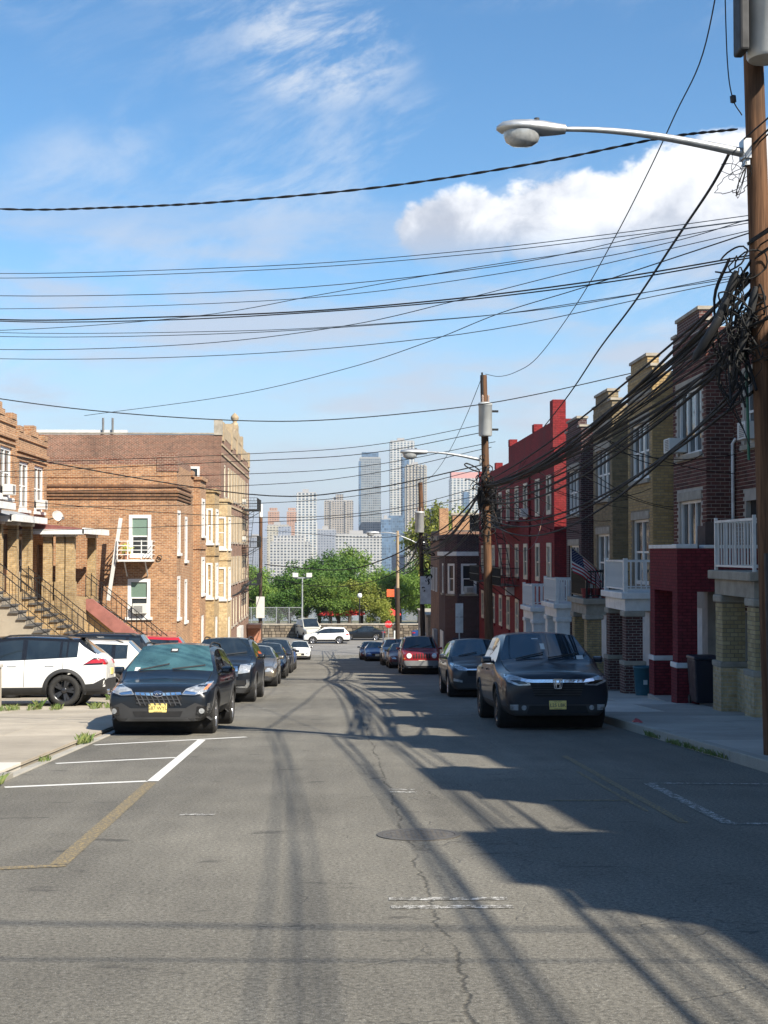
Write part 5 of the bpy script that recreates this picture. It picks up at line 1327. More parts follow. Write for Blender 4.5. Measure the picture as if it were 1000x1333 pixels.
# ---- big black SUV behind it
t2, fl = build_car('parked_car', dict(TERRAIN), ground_mat(-2.86, 36.9, -91), 'black SUV with tall clear headlights and chrome fog surround behind the first crossover', BLACKP, group='cars parked along the sunlit kerb', rim=ALLOY)
sym(fl, t2, [(.50, .74), (.80, .78), (.84, 1.0), (.56, .98)], 'front', .014, 'headlight', HEADL)
patch(fl, [(-.44, .64), (.44, .64), (.48, .94), (-.48, .94)], 'front', .008, 'grille', DARKM, t2)
for z in (.66, .92): patch(fl, rect(-.48, .48, z - .025, z + .025), 'front', .02, 'chrome_bar', CHROME, t2)
sym(fl, t2, rect(.44, .50, .64, .94), 'front', .02, 'chrome_bar', CHROME)
me = text_mesh('GMC', .16); me.materials.clear(); me.materials.append(mat('badge_red', (.45, .02, .02), .3)); o_ = link_mesh('badge', me, t2); hh = fl.ray_cast(Vector((0, 4, .79)), Vector((0, -1, 0)))[0]; o_.location = (0, hh.y + .03, .79); o_.rotation_euler = (R(90), 0, R(180))
patch(fl, [(-.84, .26), (.84, .26), (.84, .42), (-.84, .42)], 'front', .012, 'bumper', PLAST, t2)
sym(fl, t2, [(.30, .38), (.74, .38), (.80, .46), (.80, .60), (.72, .60), (.72, .48), (.68, .43), (.30, .43)], 'front', .03, 'fog_surround', CHROME); sym(fl, t2, rect(.45, .70, .45, .58), 'front', .015, 'intake', DARKM)
plate(fl, t2, .53, None, m=PLATEW)

# ---- dark pickup nearest on the shaded side
RP = dict(RIDGE)
rg, fl = build_car('parked_pickup', RP, ground_mat(4.02, 26.35, -90.5), 'dark blue pickup truck with chrome grille bar parked in the shade', m_car('paint_obsidian', (.006, .010, .019)), cat='pickup truck', group='vehicles parked along the shaded kerb', glass=CGLB, rim=DRIM)
hl = [(.48, .80), (.70, .79), (.88, .86), (.93, .99), (.80, .98), (.50, .90)]
sym(fl, rg, hl, 'front', .012, 'headlight', HEADL, step=.05); sym(fl, rg, [(.52, .82), (.68, .82), (.84, .89), (.62, .885)], 'front', .018, 'headlight_lens', GLOSSB, step=.06)
patch(fl, [(-.40, .60), (.40, .60), (.49, .84), (-.49, .84)], 'front', .008, 'grille', DARKM, rg)
for i in range(5): patch(fl, rect(-.42 - i * .012, .42 + i * .012, .63 + i * .042, .645 + i * .042), 'front', .016, 'grille_bar', PLAST, rg, step=.12)
patch(fl, [(-.66, .875), (-.45, .845), (.45, .845), (.66, .875), (.64, .92), (.44, .90), (-.44, .90), (-.64, .92)], 'front', .026, 'chrome_bar', CHROME, rg, step=.08)
def emblem(m):
    y_ = fl.ray_cast(Vector((0, 4, .83)), Vector((0, -1, 0)))[0].y + .05; P = lambda x, z, d: (x, y_ + d, .825 + z)
    fr = [(-.075, .085), (.075, .085), (.085, .06), (.068, -.075), (.05, -.09), (-.05, -.09), (-.068, -.075), (-.085, .06)]
    inn = [(x * .84, z * .84) for x, z in fr]
    for i in range(8):
        j = (i + 1) % 8; m.add([P(*fr[i], 0), P(*fr[j], 0), P(*inn[j], 0), P(*inn[i], 0), P(*fr[i], .015), P(*fr[j], .015), P(*inn[j], .015), P(*inn[i], .015)], ((4, 5, 6, 7), (0, 1, 5, 4), (2, 3, 7, 6)))
    for s in (-1, 1): m.add([P(s * x, z, d) for d in (0, .018) for x, z in ((.028, .066), (.052, .066), (.042, -.070), (.024, -.070))], ((4, 5, 6, 7), (0, 1, 5, 4), (1, 2, 6, 5), (2, 3, 7, 6), (3, 0, 4, 7)))
    m.box(-.03, .03, y_, y_ + .016, .825 - .012, .825 + .012)
part('badge', CHROME, rg, emblem)
patch(fl, [(-.93, .27), (.93, .27), (.93, .46), (-.93, .46)], 'front', .014, 'bumper', PLAST, rg)
patch(fl, [(-.55, .30), (.55, .30), (.50, .44), (-.50, .44)], 'front', .018, 'lower_intake', DARKM, rg)
sym(fl, rg, rect(.70, .84, .36, .46), 'front', .022, 'fog_lamp', HEADL); sym(fl, rg, oval(.60, .405, .045, .045, 12), 'front', .024, 'parking_lamp', HEADL)
plate(fl, rg, .45, 'L25 LBK')
sym(fl, rg, rect(-.05, .05, .0, .0), 'front', .0, 'x', PLAST) if False else None
patch(fl, rect(-.035, .045, 1.42, 1.53), 'front', .006, 'toll_tag', ACM, rg); sticker(rg, fl, -.66, 1.27, .13, .07, ACM); sticker(rg, fl, .12, 1.62, .12, .02, ACM)

# ---- grey SUV behind the pickup
cv, fl = build_car('parked_car', dict(CRV), ground_mat(4.16, 39.3, -90), 'dark graphite SUV parked behind the pickup truck', GREYP, group='vehicles parked along the shaded kerb', glass=CGLB)
sym(fl, cv, [(.42, .74), (.66, .76), (.84, .90), (.82, .97), (.60, .88), (.42, .82)], 'front', .012, 'headlight', HEADL)
patch(fl, [(-.40, .60), (.40, .60), (.44, .76), (-.44, .76)], 'front', .01, 'grille', DARKM, cv); patch(fl, [(-.44, .76), (.44, .76), (.60, .86), (.44, .80), (-.44, .80), (-.60, .86)], 'front', .02, 'chrome_bar', CHROME, cv)
patch(fl, [(-.84, .24), (.84, .24), (.84, .40), (-.84, .40)], 'front', .012, 'bumper', PLAST, cv); sym(fl, cv, [(.55, .42), (.80, .46), (.80, .54), (.55, .48)], 'front', .02, 'fog_lamp', HEADL)
plate(fl, cv, .46, None)

# ---- red boxy SUV with round lamps
jp, fl = build_car('parked_car', dict(JEEP), ground_mat(4.12, 63.7, -90), 'dark red boxy SUV with round headlights and slotted grille', REDP, group='vehicles parked along the shaded kerb', lvl=3, trim=GREYC)
sym(fl, jp, oval(.575, .86, .115, .115), 'front', .03, 'headlight', mat('round_lamp', (.75, .75, .72), .1, .1, var=.2, bump=0, coat=1)); sym(fl, jp, oval(.575, .86, .14, .14), 'front', .018, 'lamp_ring', REDP)
for i in range(7): patch(fl, rect(-.36 + i * .12 - .035, -.36 + i * .12 + .035, .74, .96), 'front', .012, 'grille_slot', DARKM, jp, step=.1)
patch(fl, [(-.88, .40), (.88, .40), (.90, .64), (-.90, .64)], 'front', .05, 'bumper', GREYC, jp); patch(fl, rect(-.5, .5, .32, .40), 'front', .02, 'lower_intake', DARKM, jp)
plate(fl, jp, .58, None, m=PLATEW); sym(fl, jp, rect(.76, .86, .70, .76), 'front', .02, 'indicator', AMB)

# ---- cars nosed into the drives on the sunlit side
rv, fl = build_car('parked_car', dict(RAV4), ground_mat(-7.55, 32.4, 181, .085), 'white SUV with black roof and black wheels nosed into the drive', WHITEPT, group='cars nosed into the drives', rim=DRIM, roofm=GLOSSB, gl_f=CGLB)
def tail_common(root, full, poly, m=TAILL): sym(full, root, poly, 'rear', .012, 'tail_light', m)
for sd in ('left', 'right'):
    patch(fl, [(-2.24, 1.0), (-1.86, .985), (-1.78, .96), (-1.95, 1.07), (-2.2, 1.10)][::1], sd, .010, 'tail_light', TAILL, rv, step=.06)
    patch(fl, [(-2.26, .96), (-1.74, .945), (-1.78, .97), (-2.0, 1.115), (-2.24, 1.12)], sd, .005, 'tail_light_surround', GLOSSB, rv, step=.06)
    patch(fl, [(-2.28, .36), (-1.72, .34), (-1.74, .50), (-2.0, .52), (-2.26, .66)], sd, .012, 'bumper_corner', PLAST, rv, step=.08)
sym(fl, rv, [(.45, .98), (.86, .96), (.88, 1.10), (.45, 1.08)], 'rear', .012, 'tail_light', TAILL); patch(fl, [(-.88, .34), (.88, .34), (.88, .60), (.6, .64), (-.6, .64), (-.88, .60)], 'rear', .014, 'bumper', PLAST, rv)
plate(fl, rv, .80, None, axis='rear'); MB().box(-.55, .55, -2.02, -1.62, 1.585, 1.62).build('spoiler', GLOSSB, rv, bevel=.012)
part('exhaust', CHROME, rv, lambda m: m.tube([(-.62, -2.22, .36), (-.62, -2.34, .36)], .04, 10))
wc, fl = build_car('parked_car', dict(CROSSTREK), ground_mat(-7.2, 37.0, 181, .085), 'white crossover with grey alloy wheels behind the white SUV', m_car('paint_pearl', (.68, .66, .60)), group='cars nosed into the drives', rim=ALLOY)
for sd in ('left', 'right'): patch(fl, [(-2.20, .90), (-1.92, .90), (-1.84, .96), (-2.14, 1.02)], sd, .010, 'tail_light', TAILL, wc, step=.06)
sym(fl, wc, [(.50, .90), (.82, .90), (.82, 1.02), (.55, 1.0)], 'rear', .012, 'tail_light', TAILL); plate(fl, wc, .78, None, axis='rear')
dk, fl = build_car('parked_car', dict(TERRAIN, H=1.76), ground_mat(-7.55, 41.0, 180, .085), 'black SUV with roof rails showing behind the white crossover', BLACKP, group='cars nosed into the drives', lvl=2)
tail_common(dk, fl, rect(.6, .85, .9, 1.1))
rd, fl = build_car('parked_car', dict(CRV, H=1.7), ground_mat(-6.9, 46.0, 181, .085), 'bright red SUV mostly hidden behind the black crossover', m_car('paint_bright_red', (.40, .012, .02)), group='cars nosed into the drives', lvl=2, roofm=None, glass=CGL)

# ---- further cars, smaller in the picture: lamps and grille only
def far_front(root, full, p, dark=True):
    h = p['hood_front']; w = p['W'] / 2
    sym(full, root, [(w * .50, h - .20), (w * .78, h - .18), (w * .90, h - .06), (w * .62, h - .07)], 'front', .012, 'headlight', HEADL, step=.1)
    patch(full, rect(-w * .45, w * .45, h - .30, h - .10), 'front', .01, 'grille', DARKM, root, step=.15); patch(full, rect(-w * .8, w * .8, .24, .38), 'front', .012, 'bumper', PLAST, root, step=.15)
    plate(full, root, .46, None, m=PLATEW)
FAR = [
 (SEDAN, -2.75, 48.2, -90, CHAMP, 'champagne grey sedan parked third along the sunlit kerb', 'k', 'cars parked along the sunlit kerb'),
 (dict(SEDAN, H=1.5), -2.78, 58.0, -90, BLACKP, 'black sedan behind the champagne sedan on the sunlit side', 'k', 'cars parked along the sunlit kerb'),
 (SUV, -2.80, 66.5, -90, GREYP, 'dark grey SUV further down the sunlit kerb, fifth in its row', 'k', 'cars parked along the sunlit kerb'),
 (SEDAN, -2.82, 73.2, -90, BLUEP, 'blue sedan half hidden between the dark cars on the sunlit side', 'k', 'cars parked along the sunlit kerb'),
 (dict(SEDAN), -4.6, 80.0, 165, BLACKP, 'black car backing out across the sunlit kerb with red tail lamp', 't', None),
 (HATCH, -2.55, 108.0, -90, WHITEPT, 'small white hatchback parked last on the sunlit side', 'k', 'cars parked along the sunlit kerb'),
 (dict(CRV, H=1.72), -4.5, 100.0, -80, BLACKP, 'black van like SUV rising behind the backing car', 'k', None),
 (SEDAN, 4.05, 76.8, -90, MAROON, 'maroon sedan parked behind the red boxy SUV', 'k', 'vehicles parked along the shaded kerb'),
 (SUV, 4.0, 85.0, -90, SILV, 'silver SUV behind the maroon sedan on the shaded side', 'k', 'vehicles parked along the shaded kerb'),
 (SEDAN, 3.35, 101.0, -90, BLUEP, 'blue sedan parked near the bottom of the shaded side', 'k', 'vehicles parked along the shaded kerb'),
 (SEDAN, 3.10, 107.5, -90, MAROON, 'dark plum car parked last on the shaded side', 'k', 'vehicles parked along the shaded kerb'),
 (SUV, -.5, 134.0, 180, WHITEPT, 'white SUV driving along the cross street', 's', None),
 (SEDAN, 3.2, 139.0, 180, BLACKP, 'black sedan on the cross street ahead of the white SUV', 's', None),
 (SEDAN, -9.2, 131.0, 188, BLACKP, 'black sedan on the cross street behind the white SUV', 's', None),
 (SUV, -8.6, 122.0, -65, NAVYP, 'dark SUV waiting at the corner beside the tall brick building', 'k', None),
 (SEDAN, 10.5, 138.0, 0, BLUEP, 'bright blue sedan on the cross street behind the stop sign', 's', None),
]
for i, (pp, x, y, hd, pm, lb, typ, gp) in enumerate(FAR):
    near = y < 75
    c, fl = build_car('parked_car' if gp else 'street_car', dict(pp), ground_mat(x, y, hd), lb, pm, group=gp, lvl=3 if y < 60 else 2)
    if typ == 'k': far_front(c, fl, pp)
    if typ in 'ts':
        tail_common(c, fl, rect(pp['W'] / 2 * .5, pp['W'] / 2 * .85, pp['tail_z'] - .26, pp['tail_z'] - .12))
        for sd in ('left', 'right'): patch(fl, rect(-pp['L'] / 2 + .06, -pp['L'] / 2 + .35, pp['tail_z'] - .25, pp['tail_z'] - .12), sd, .01, 'tail_light', TAILL, c, step=.1)
        far_front(c, fl, pp)
# ================================================================ POLES, LAMPS, CABLES, STREET FURNITURE
def m_wood(name, a, b):
    t = NT(name); v = t.coord('Object', (9, 9, .45)); n = t.noise(v, 2.2, 7, .65, .6)
    c = t.mix(t.ramp(n, .3, .7), a, b); c = t.mix(t.math('MULTIPLY', t.ramp(t.noise(t.coord('Object', (1, 1, .4)), 1.1, 5), .5, .7), .6), c, (.05, .035, .025))
    t.bump(n, .6, .02); return t.set(col=c, rough=.88, spec=.2)
WOOD = m_wood('pole_wood', (.065, .034, .02), (.18, .095, .052)); WOODL = m_wood('pole_wood_pale', (.30, .22, .14), (.42, .32, .21)); WOODD = m_wood('pole_wood_dark', (.035, .026, .02), (.08, .055, .04))
CABLE = mat('cable_black', (.006, .006, .0065), .8, var=.2, bump=0); CABLEB = mat('cable_blue_grey', (.03, .045, .06), .5, var=.2, bump=0)
ALU = mat('galvanised', (.50, .51, .51), .42, .7, var=.2, vs=6); TANKM = mat('transformer_grey', (.46, .47, .46), .5, .2, var=.2, vs=2, grime=.2); GLASSL = mat('lamp_glass', (.35, .36, .36), .1, .1, var=.3, vs=10, coat=.8)

def cobra(root, p0, p1, lift=.35, s=1.0):
    """arm from the pole p0 to the lamp head end p1, cobra head with glass bowl below"""
    p0 = Vector(p0); p1 = Vector(p1); d = (p1 - p0); n = 12
    pts = [p0 + d * (i / n) + Vector((0, 0, lift * math.sin(math.pi * .5 * i / n) - lift * (i / n) * 1.0)) * 1.0 for i in range(n + 1)]
    arm = part('lamp_arm', ALU, root, lambda m: (m.tube(pts, [.06 - .028 * i / n for i in range(n + 1)], 10), m.obox(p0, (0, 1, 0), (d.x / abs(d.x), 0, 0), -.07, .07, -.02, .05, -.16, .16)))
    h = d.normalized(); h = Vector((h.x, h.y, 0)).normalized(); c = pts[-1]; up = Vector((0, 0, 1)); sd = h.cross(up)
    hd = MB(); prof = [(0, .06, .06, .06), (.10, .085, .07, .075), (.28, .14, .10, .09), (.46, .18, .11, .085), (.66, .185, .10, .07), (.80, .14, .075, .055), (.87, .05, .02, .02)]
    vs = []; k = 14
    for u, w, t_, b_ in prof:
        for j in range(k):
            a = 2 * math.pi * j / k; z = math.sin(a); vs.append(c + h * u * s + sd * math.cos(a) * w * s + up * (z * (t_ if z > 0 else b_)) * s)
    hd.add(vs, [(i * k + j, i * k + (j + 1) % k, (i + 1) * k + (j + 1) % k, (i + 1) * k + j) for i in range(len(prof) - 1) for j in range(k)], True)
    hd.add(vs[-k:], (tuple(range(k)),))
    head = hd.build('lamp_head', ALU, root)
    bw = MB(); cc = c + h * .55 * s - up * .045 * s; vs = []; k = 20; pr = [(1.0, 0), (.985, .06), (.86, .13), (.55, .175), (.0, .19)]
    for q, dz in pr: vs += [cc + h * math.cos(2 * math.pi * j / k) * .235 * q * s + sd * math.sin(2 * math.pi * j / k) * .16 * q * s - up * dz * s for j in range(k)]
    bw.add(vs, [(i * k + j, i * k + (j + 1) % k, (i + 1) * k + (j + 1) % k, (i + 1) * k + j) for i in range(len(pr) - 1) for j in range(k)], True)
    bw.build('glass_bowl', GLASSL, head)
    MB().lathe([(.035 * s, 0), (.035 * s, .07 * s), (0, .075 * s)], o=c + h * .36 * s + up * .065 * s, n=10).build('photocell', PLAST, head)
def transformer(root, x, y, z0, z1, r):
    t_ = MB().lathe([(r * .9, z0 + .0), (r, z0 + .04), (r, z1 - .12), (r * 1.06, z1 - .11), (r * 1.06, z1 - .04), (r * .8, z1)], o=(x, y, 0), n=24).build('transformer', TANKM, root)
    b = MB()
    for dx in (-.1, .1): b.lathe([(.03, 0), (.05, .04), (.03, .08), (.05, .12), (.03, .16), (.05, .2), (.02, .26)], o=(x + dx, y - .05, z1), n=8)
    b.build('bushing', mat('porcelain', (.30, .22, .18), .25, var=.1), t_)
    part('bracket', IRON, t_, lambda m: [m.box(x + .0, x + r + .22, y - .05, y + .05, z, z + .07) for z in (z0 + .2, z1 - .35)])
def pole(x, y, h, label, lean=(0, 0), wood=None, r0=.165, r1=.115, name='utility_pole'):
    z = g(y) + .1; root = empty(name, (x, y, z), label, 'utility pole', 'wooden utility poles')
    pts = [(x + lean[0] * t, y + lean[1] * t, z - .3 + (h + .3) * t) for t in (0, .15, .3, .5, .7, .85, 1)]
    part('shaft', wood or WOOD, root, lambda m: m.tube(pts, [r0 + (r1 - r0) * t for t in (0, .15, .3, .5, .7, .85, 1)], 14)); return root
def smooth_path(pts, n=8):                              # Catmull-Rom through the given points
    P = [Vector(p) for p in pts]; P = [P[0] * 2 - P[1]] + P + [P[-1] * 2 - P[-2]]; out = []
    for i in range(1, len(P) - 2):
        a, b, c, d = P[i - 1:i + 3]
        for k in range(n):
            t = k / n; out.append(.5 * ((2 * b) + (c - a) * t + (2 * a - 5 * b + 4 * c - d) * t * t + (3 * b - a - 3 * c + d) * t ** 3))
    return out + [P[-2]]
def cable(pts, r, label, group, m=None, twist=False, smooth=True, name='overhead_cable', n=7):
    path = smooth_path(pts, n) if smooth else [Vector(p) for p in pts]; mb = MB()
    if twist:                                           # two strands wound round each other
        k = len(path) * 6; full = [path[min(int(i / 6), len(path) - 2)].lerp(path[min(int(i / 6), len(path) - 2) + 1], (i % 6) / 6) for i in range(k - 6)]
        for ph in (0, math.pi):
            mb.tube([p + Vector((0, math.cos(i * .55 + ph) * r * .7, math.sin(i * .55 + ph) * r * .7)) for i, p in enumerate(full)], r * .75, 5, False)
    else: mb.tube(path, r, 5, False)
    return tag(mb.build(name, m or CABLE), label, 'cable', group)
def hang(a, b, sag, k=9):
    a = Vector(a); b = Vector(b); return [a.lerp(b, i / k) - Vector((0, 0, sag * 4 * (i / k) * (1 - i / k))) for i in range(k + 1)]

# ---- near pole with lamp, transformer and cable clutter
P1X, P1Y = 5.67, 17.0
n1 = pole(P1X, P1Y, 10.6, 'weathered wooden utility pole at the picture edge carrying the nearest street lamp', lean=(-.27, 0), r0=.16, r1=.12)
zt = lambda py, Y: CAM_H + (718 - py) * Y / FOC
def p1x(z): return P1X - .27 * (z - g(P1Y)) / 10.6
cobra(n1, (p1x(6.75) - .12, P1Y, zt(190, 17)), (at(736, 160, 17).x, P1Y, zt(160, 17)), lift=.34, s=1.02)
transformer(n1, p1x(8.4) + .06, P1Y - .38, zt(78, 17), zt(78, 17) + 1.1, .25)
part('equipment_box', PLAST, n1, lambda m: m.box(5.08, 5.20, P1Y - .62, P1Y - .30, zt(74, 17), zt(74, 17) + 1.2), bevel=.03)
part('riser_pipe', mat('riser_dark', (.03, .03, .032), .5, .3), n1, lambda m: (m.tube([(P1X - .10, P1Y - .15, g(17)), (P1X - .15, P1Y - .14, 1.6)], .045, 8), m.tube([(P1X - .02, P1Y - .2, g(17)), (P1X - .10, P1Y - .19, 4.4)], .04, 8)))
part('green_pipe', mat('green_pipe', (.02, .12, .07), .5), n1, lambda m: m.tube([(P1X - .30, P1Y + .1, 2.8), (P1X - .33, P1Y + .1, 4.3)], .02, 6))
part('crossplate', ALU, n1, lambda m: m.box(p1x(6.6) - .2, p1x(6.6) - .1, P1Y - .1, P1Y + .1, zt(198, 17), zt(172, 17)))
def clutter(root, cx, cy, cz, spread, n, seed, h=1.0, name='cable_coil', r=.018):
    rnd = random.Random(seed)
    for i in range(n):
        c = Vector((cx + rnd.gauss(0, spread * .5), cy + rnd.gauss(0, spread * .4), cz + rnd.gauss(0, h * .4))); a = rnd.uniform(.06, .26) * (1 + spread); b = rnd.uniform(.05, .22) * (1 + spread)
        t1 = Vector((rnd.uniform(-1, 1), rnd.uniform(-1, 1), rnd.uniform(-.4, .4))).normalized(); t2 = Vector((rnd.gauss(0, .3), rnd.gauss(0, .3), 1)).normalized(); k = 18; tt = rnd.uniform(4, 8)
        part(name, CABLE, root, lambda m: m.tube([c + t1 * math.cos(tt * q / k) * a + t2 * math.sin(tt * q / k) * b + t1 * (q / k) * rnd.uniform(-.02, .1) for q in range(k + 1)], r * rnd.uniform(.4, 1.1), 5, False))
def splice(root, a, b, r, name='splice_case'):
    a = Vector(a); b = Vector(b); part(name, PLAST, root, lambda m: m.tube([a, a.lerp(b, .12), a.lerp(b, .88), b], [r * .5, r, r, r * .5], 10))
clutter(n1, 5.28, 16.9, 4.45, .20, 22, 5, .9, r=.012)
clutter(n1, 5.22, 16.9, 6.35, .12, 7, 9, .3, r=.008)
clutter(n1, 5.15, 16.9, 3.95, .25, 9, 6, .8, r=.010)
for dx, z0, z1 in ((-.42, 4.85, 4.2), (-.30, 5.2, 4.5), (-.52, 4.6, 4.1), (-.15, 4.6, 3.7), (-.05, 5.0, 4.1)): splice(n1, (5.45 + dx, 16.85, z0), (5.35 + dx * 1.3, 17.15, z1), .055)
rn2 = random.Random(77)
for i in range(16):                                     # short tails tied along the shaft
    x_ = 5.40 + rn2.uniform(-.35, .05); z_ = rn2.uniform(4.3, 5.4); part('cable_tail', CABLE, n1, lambda m: m.tube(smooth_path([(x_, 16.85 + rn2.uniform(-.1, .2), z_), (x_ - rn2.uniform(.0, .25), 17.1, z_ - .5), (x_ + rn2.uniform(-.1, .15), 17.0 + rn2.uniform(-.2, .2), z_ - rn2.uniform(.8, 1.5))], 5), rn2.uniform(.008, .022), 6, False))
# ---- pole 2
P2X, P2Y = 5.62, 47.6
n2 = pole(P2X, P2Y, 10.9, 'wooden utility pole with pale transformer before the red painted building', lean=(-.22, 0), r0=.17, r1=.12)
transformer(n2, 5.42, P2Y - .36, zt(568, 47.6), zt(524, 47.6), .24)
cobra(n2, (5.3, P2Y, zt(598, 47.6)), (at(556, 590, 47.6).x, P2Y, zt(588, 47.6)), lift=.25, s=1.1)
part('top_pin', IRON, n2, lambda m: m.tube([(5.36, P2Y - .15, zt(530, 47.6)), (5.33, P2Y - .17, zt(484, 47.6))], .035, 6))
clutter(n2, 5.5, 47.5, 3.9, .5, 40, 15, 1.3, r=.024); clutter(n2, 5.5, 47.5, 2.6, .2, 12, 16, 1.0, r=.03)
for i in range(5): splice(n2, (5.2 + i * .14, 47.3, 3.9 - .2 * (i % 3)), (5.3 + i * .14, 47.9, 3.1 - .2 * (i % 2)), .07)
# ---- pole 3, 4, 5
n3 = pole(5.66, 83.0, 11.1, 'dark wooden utility pole with cable bundles beside the angled bay house', lean=(-.2, 0), wood=WOODD)
part('shaft_top', WOOD, n3, lambda m: m.tube([(5.55, 83, 4.0), (5.47, 83, 5.9)], .14, 10)); transformer(n3, 5.40, 82.6, 2.8, 4.1, .28)
clutter(n3, 5.6, 82.8, 2.2, .5, 20, 25, 1.2, r=.04); clutter(n3, 5.75, 82.8, .2, .25, 16, 26, 1.4, r=.05)
part('pole_box', mat('grey_cabinet', (.55, .56, .55), .5), n3, lambda m: m.box(5.45, 6.1, 82.6, 82.85, -1.6, .1))
n4 = pole(5.66, 115.5, 10.6, 'pale wooden utility pole with street lamp at the bottom corner', wood=WOODL)
part('shaft_dark', WOODD, n4, lambda m: m.tube([(5.66, 115.5, g(115)), (5.66, 115.5, -1.5)], .19, 10)); cobra(n4, (5.55, 115.5, 3.15), (4.05, 115.5, 3.25), lift=.3, s=1.3)
cobra(n4, (5.8, 115.5, 3.0), (7.2, 115.4, 2.4), lift=.2, s=1.0)
n5 = pole(-6.05, 115.0, 12.0, 'wooden utility pole with white box beside the tall brick building', wood=WOODD)
part('shaft_top', WOOD, n5, lambda m: m.tube([(-6.05, 115, .2), (-6.05, 115, 4.6)], .15, 10)); part('antenna', ACM, n5, lambda m: m.lathe([(.16, 0), (.16, 1.1), (.0, 1.15)], o=(-6.05, 115, 4.55), n=12))
part('white_box', ACM, n5, lambda m: m.box(-6.4, -5.7, 114.6, 114.8, -4.0, -2.2)); part('meter_box', ACM, n5, lambda m: m.box(-6.3, -5.8, 114.5, 114.8, -6.9, -6.0))

# ---- cables crossing the street from the near pole
def px_cable(pts, Y0, Y1, r, label, group, m=None, ext=-260, twist=False):
    """pts: picture points from the pole to the far side; the depth runs from Y0 to Y1"""
    xa, xb = pts[0][0], pts[-1][0]; out = []
    for x, y in pts: out.append(at(x, y, Y0 + (Y1 - Y0) * (xa - x) / (xa - xb)))
    if ext and len(pts) > 2:                              # runs on out of the picture
        d = out[-1] - out[-2]; q = out[-1] + d * (abs(ext) / max(1, abs(pts[-1][0] - pts[-2][0]))); q.z += .25; out.append(q)
    return cable(out, r, label, group, m, twist)
GA = 'cables strung across the street from the near pole'; LA = 'thin dark cable strung high across the street from the near pole'
px_cable([(960, 168), (860, 180), (700, 212), (500, 243), (300, 262), (150, 270), (0, 272)], 17, 22, .014, 'thick twisted cable crossing the sky above all others', 'twisted cable', twist=True)
AC = [([(985, 279), (800, 304), (600, 327), (350, 346), (0, 356)], .006), ([(985, 285), (800, 309), (600, 332), (350, 351), (0, 362)], .006),
      ([(975, 287), (850, 305), (650, 346), (350, 377), (0, 385)], .006), ([(980, 284), (870, 316), (720, 345), (400, 388), (0, 402)], .006),
      ([(975, 290), (860, 312), (760, 327), (600, 351), (420, 383), (250, 412), (0, 430)], .006), ([(985, 331), (800, 362), (600, 388), (400, 405), (200, 413), (0, 416)], .011),
      ([(985, 334), (800, 366), (600, 391), (400, 407), (200, 417), (0, 418)], .010), ([(960, 358), (720, 401), (500, 421), (300, 431), (0, 433)], .006),
      ([(955, 362), (760, 393), (600, 414), (300, 434), (0, 438)], .006), ([(985, 298), (760, 350), (600, 390), (450, 424), (250, 448), (0, 455)], .006), ([(950, 366), (850, 386), (600, 435), (300, 462), (0, 467)], .006)]
for pts, r in AC: px_cable(pts, 17, random.uniform(20, 26), r, LA if r < .009 else 'paired thick black cable among the lines crossing the street', GA if r < .009 else 'paired thick cables', CABLEB if r < .009 else CABLE)
px_cable([(830, 484), (700, 513), (600, 530), (450, 545), (330, 548), (160, 538), (0, 519)], 42, 40, .016, 'single sagging cable below the parallel lines over the brick houses', None, ext=-200)
px_cable([(985, 300), (760, 374), (650, 408), (560, 444), (450, 480), (300, 515), (110, 541)], 17, 50, .010, 'slanting thin cable running from the near pole to the brick houses', None, ext=0)
cable([at(942, -60, 17.2), at(915, 70, 18.5), at(880, 147, 20), at(845, 222, 22), at(800, 310, 25), at(750, 397, 30), at(700, 465, 36), at(672, 484, 41), at(650, 490, 45), at(632, 487, 47.4)], .010, 'thin high line sweeping from the near pole to the next pole top', None)
cable([at(943, -40, 17), at(947, 80, 16.9), at(954, 128, 16.85), at(966, 150, 16.9)], .008, 'short drop wire hanging beside the near pole transformer', None)
splice(n1, at(954, 124, 16.85), at(955, 134, 16.85), .04)
cable([at(952, 195, 17), at(925, 245, 19), at(880, 312, 22.5), at(825, 395, 28), at(780, 455, 35), at(742, 512, 44), at(708, 556, 57.0)], .022, 'heavy black cable swooping from the near pole to the red parapet', None)
# heavy bundle along the shaded side, pole to pole
rnd = random.Random(31)
for i in range(22):
    z1 = rnd.uniform(4.2, 5.25); z2 = rnd.uniform(3.3, 4.1)
    cable(hang((5.38 + rnd.uniform(-.12, .1), 17.0, z1), (5.5 + rnd.uniform(-.15, .15), 47.5, z2), rnd.uniform(.15, .75)), rnd.choice((.010, .014, .02, .026)), 'black cable in the heavy bundle between the two nearest poles', 'cable bundle on the shaded side')
for i in range(3):
    cable(hang((5.4, 17, rnd.uniform(3.6, 4.2)), (5.5, 47.5, rnd.uniform(2.6, 3.4)), rnd.uniform(.7, 1.3)), .022, 'lower slack black cable hanging before the row houses', 'slack cables before the row houses')
for i in range(9):
    cable(hang((5.5, 47.5, rnd.uniform(3.0, 4.4)), (5.6, 83, rnd.uniform(1.2, 2.8)), rnd.uniform(.4, 1.2)), rnd.choice((.018, .025, .035)), 'black cable between the second and third poles', 'cable bundle further down the street')
for i in range(5):
    cable(hang((5.6, 83, rnd.uniform(1.0, 3.0)), (5.66, 115.5, rnd.uniform(-.6, 1.2)), rnd.uniform(.4, 1.0)), .03, 'black cable between the third pole and the corner pole', 'cables near the bottom corner')
cable(hang((5.36, 47.5, 7.9), (5.47, 83, 5.9), .9), .012, 'thin high line from the second pole top onward', None)
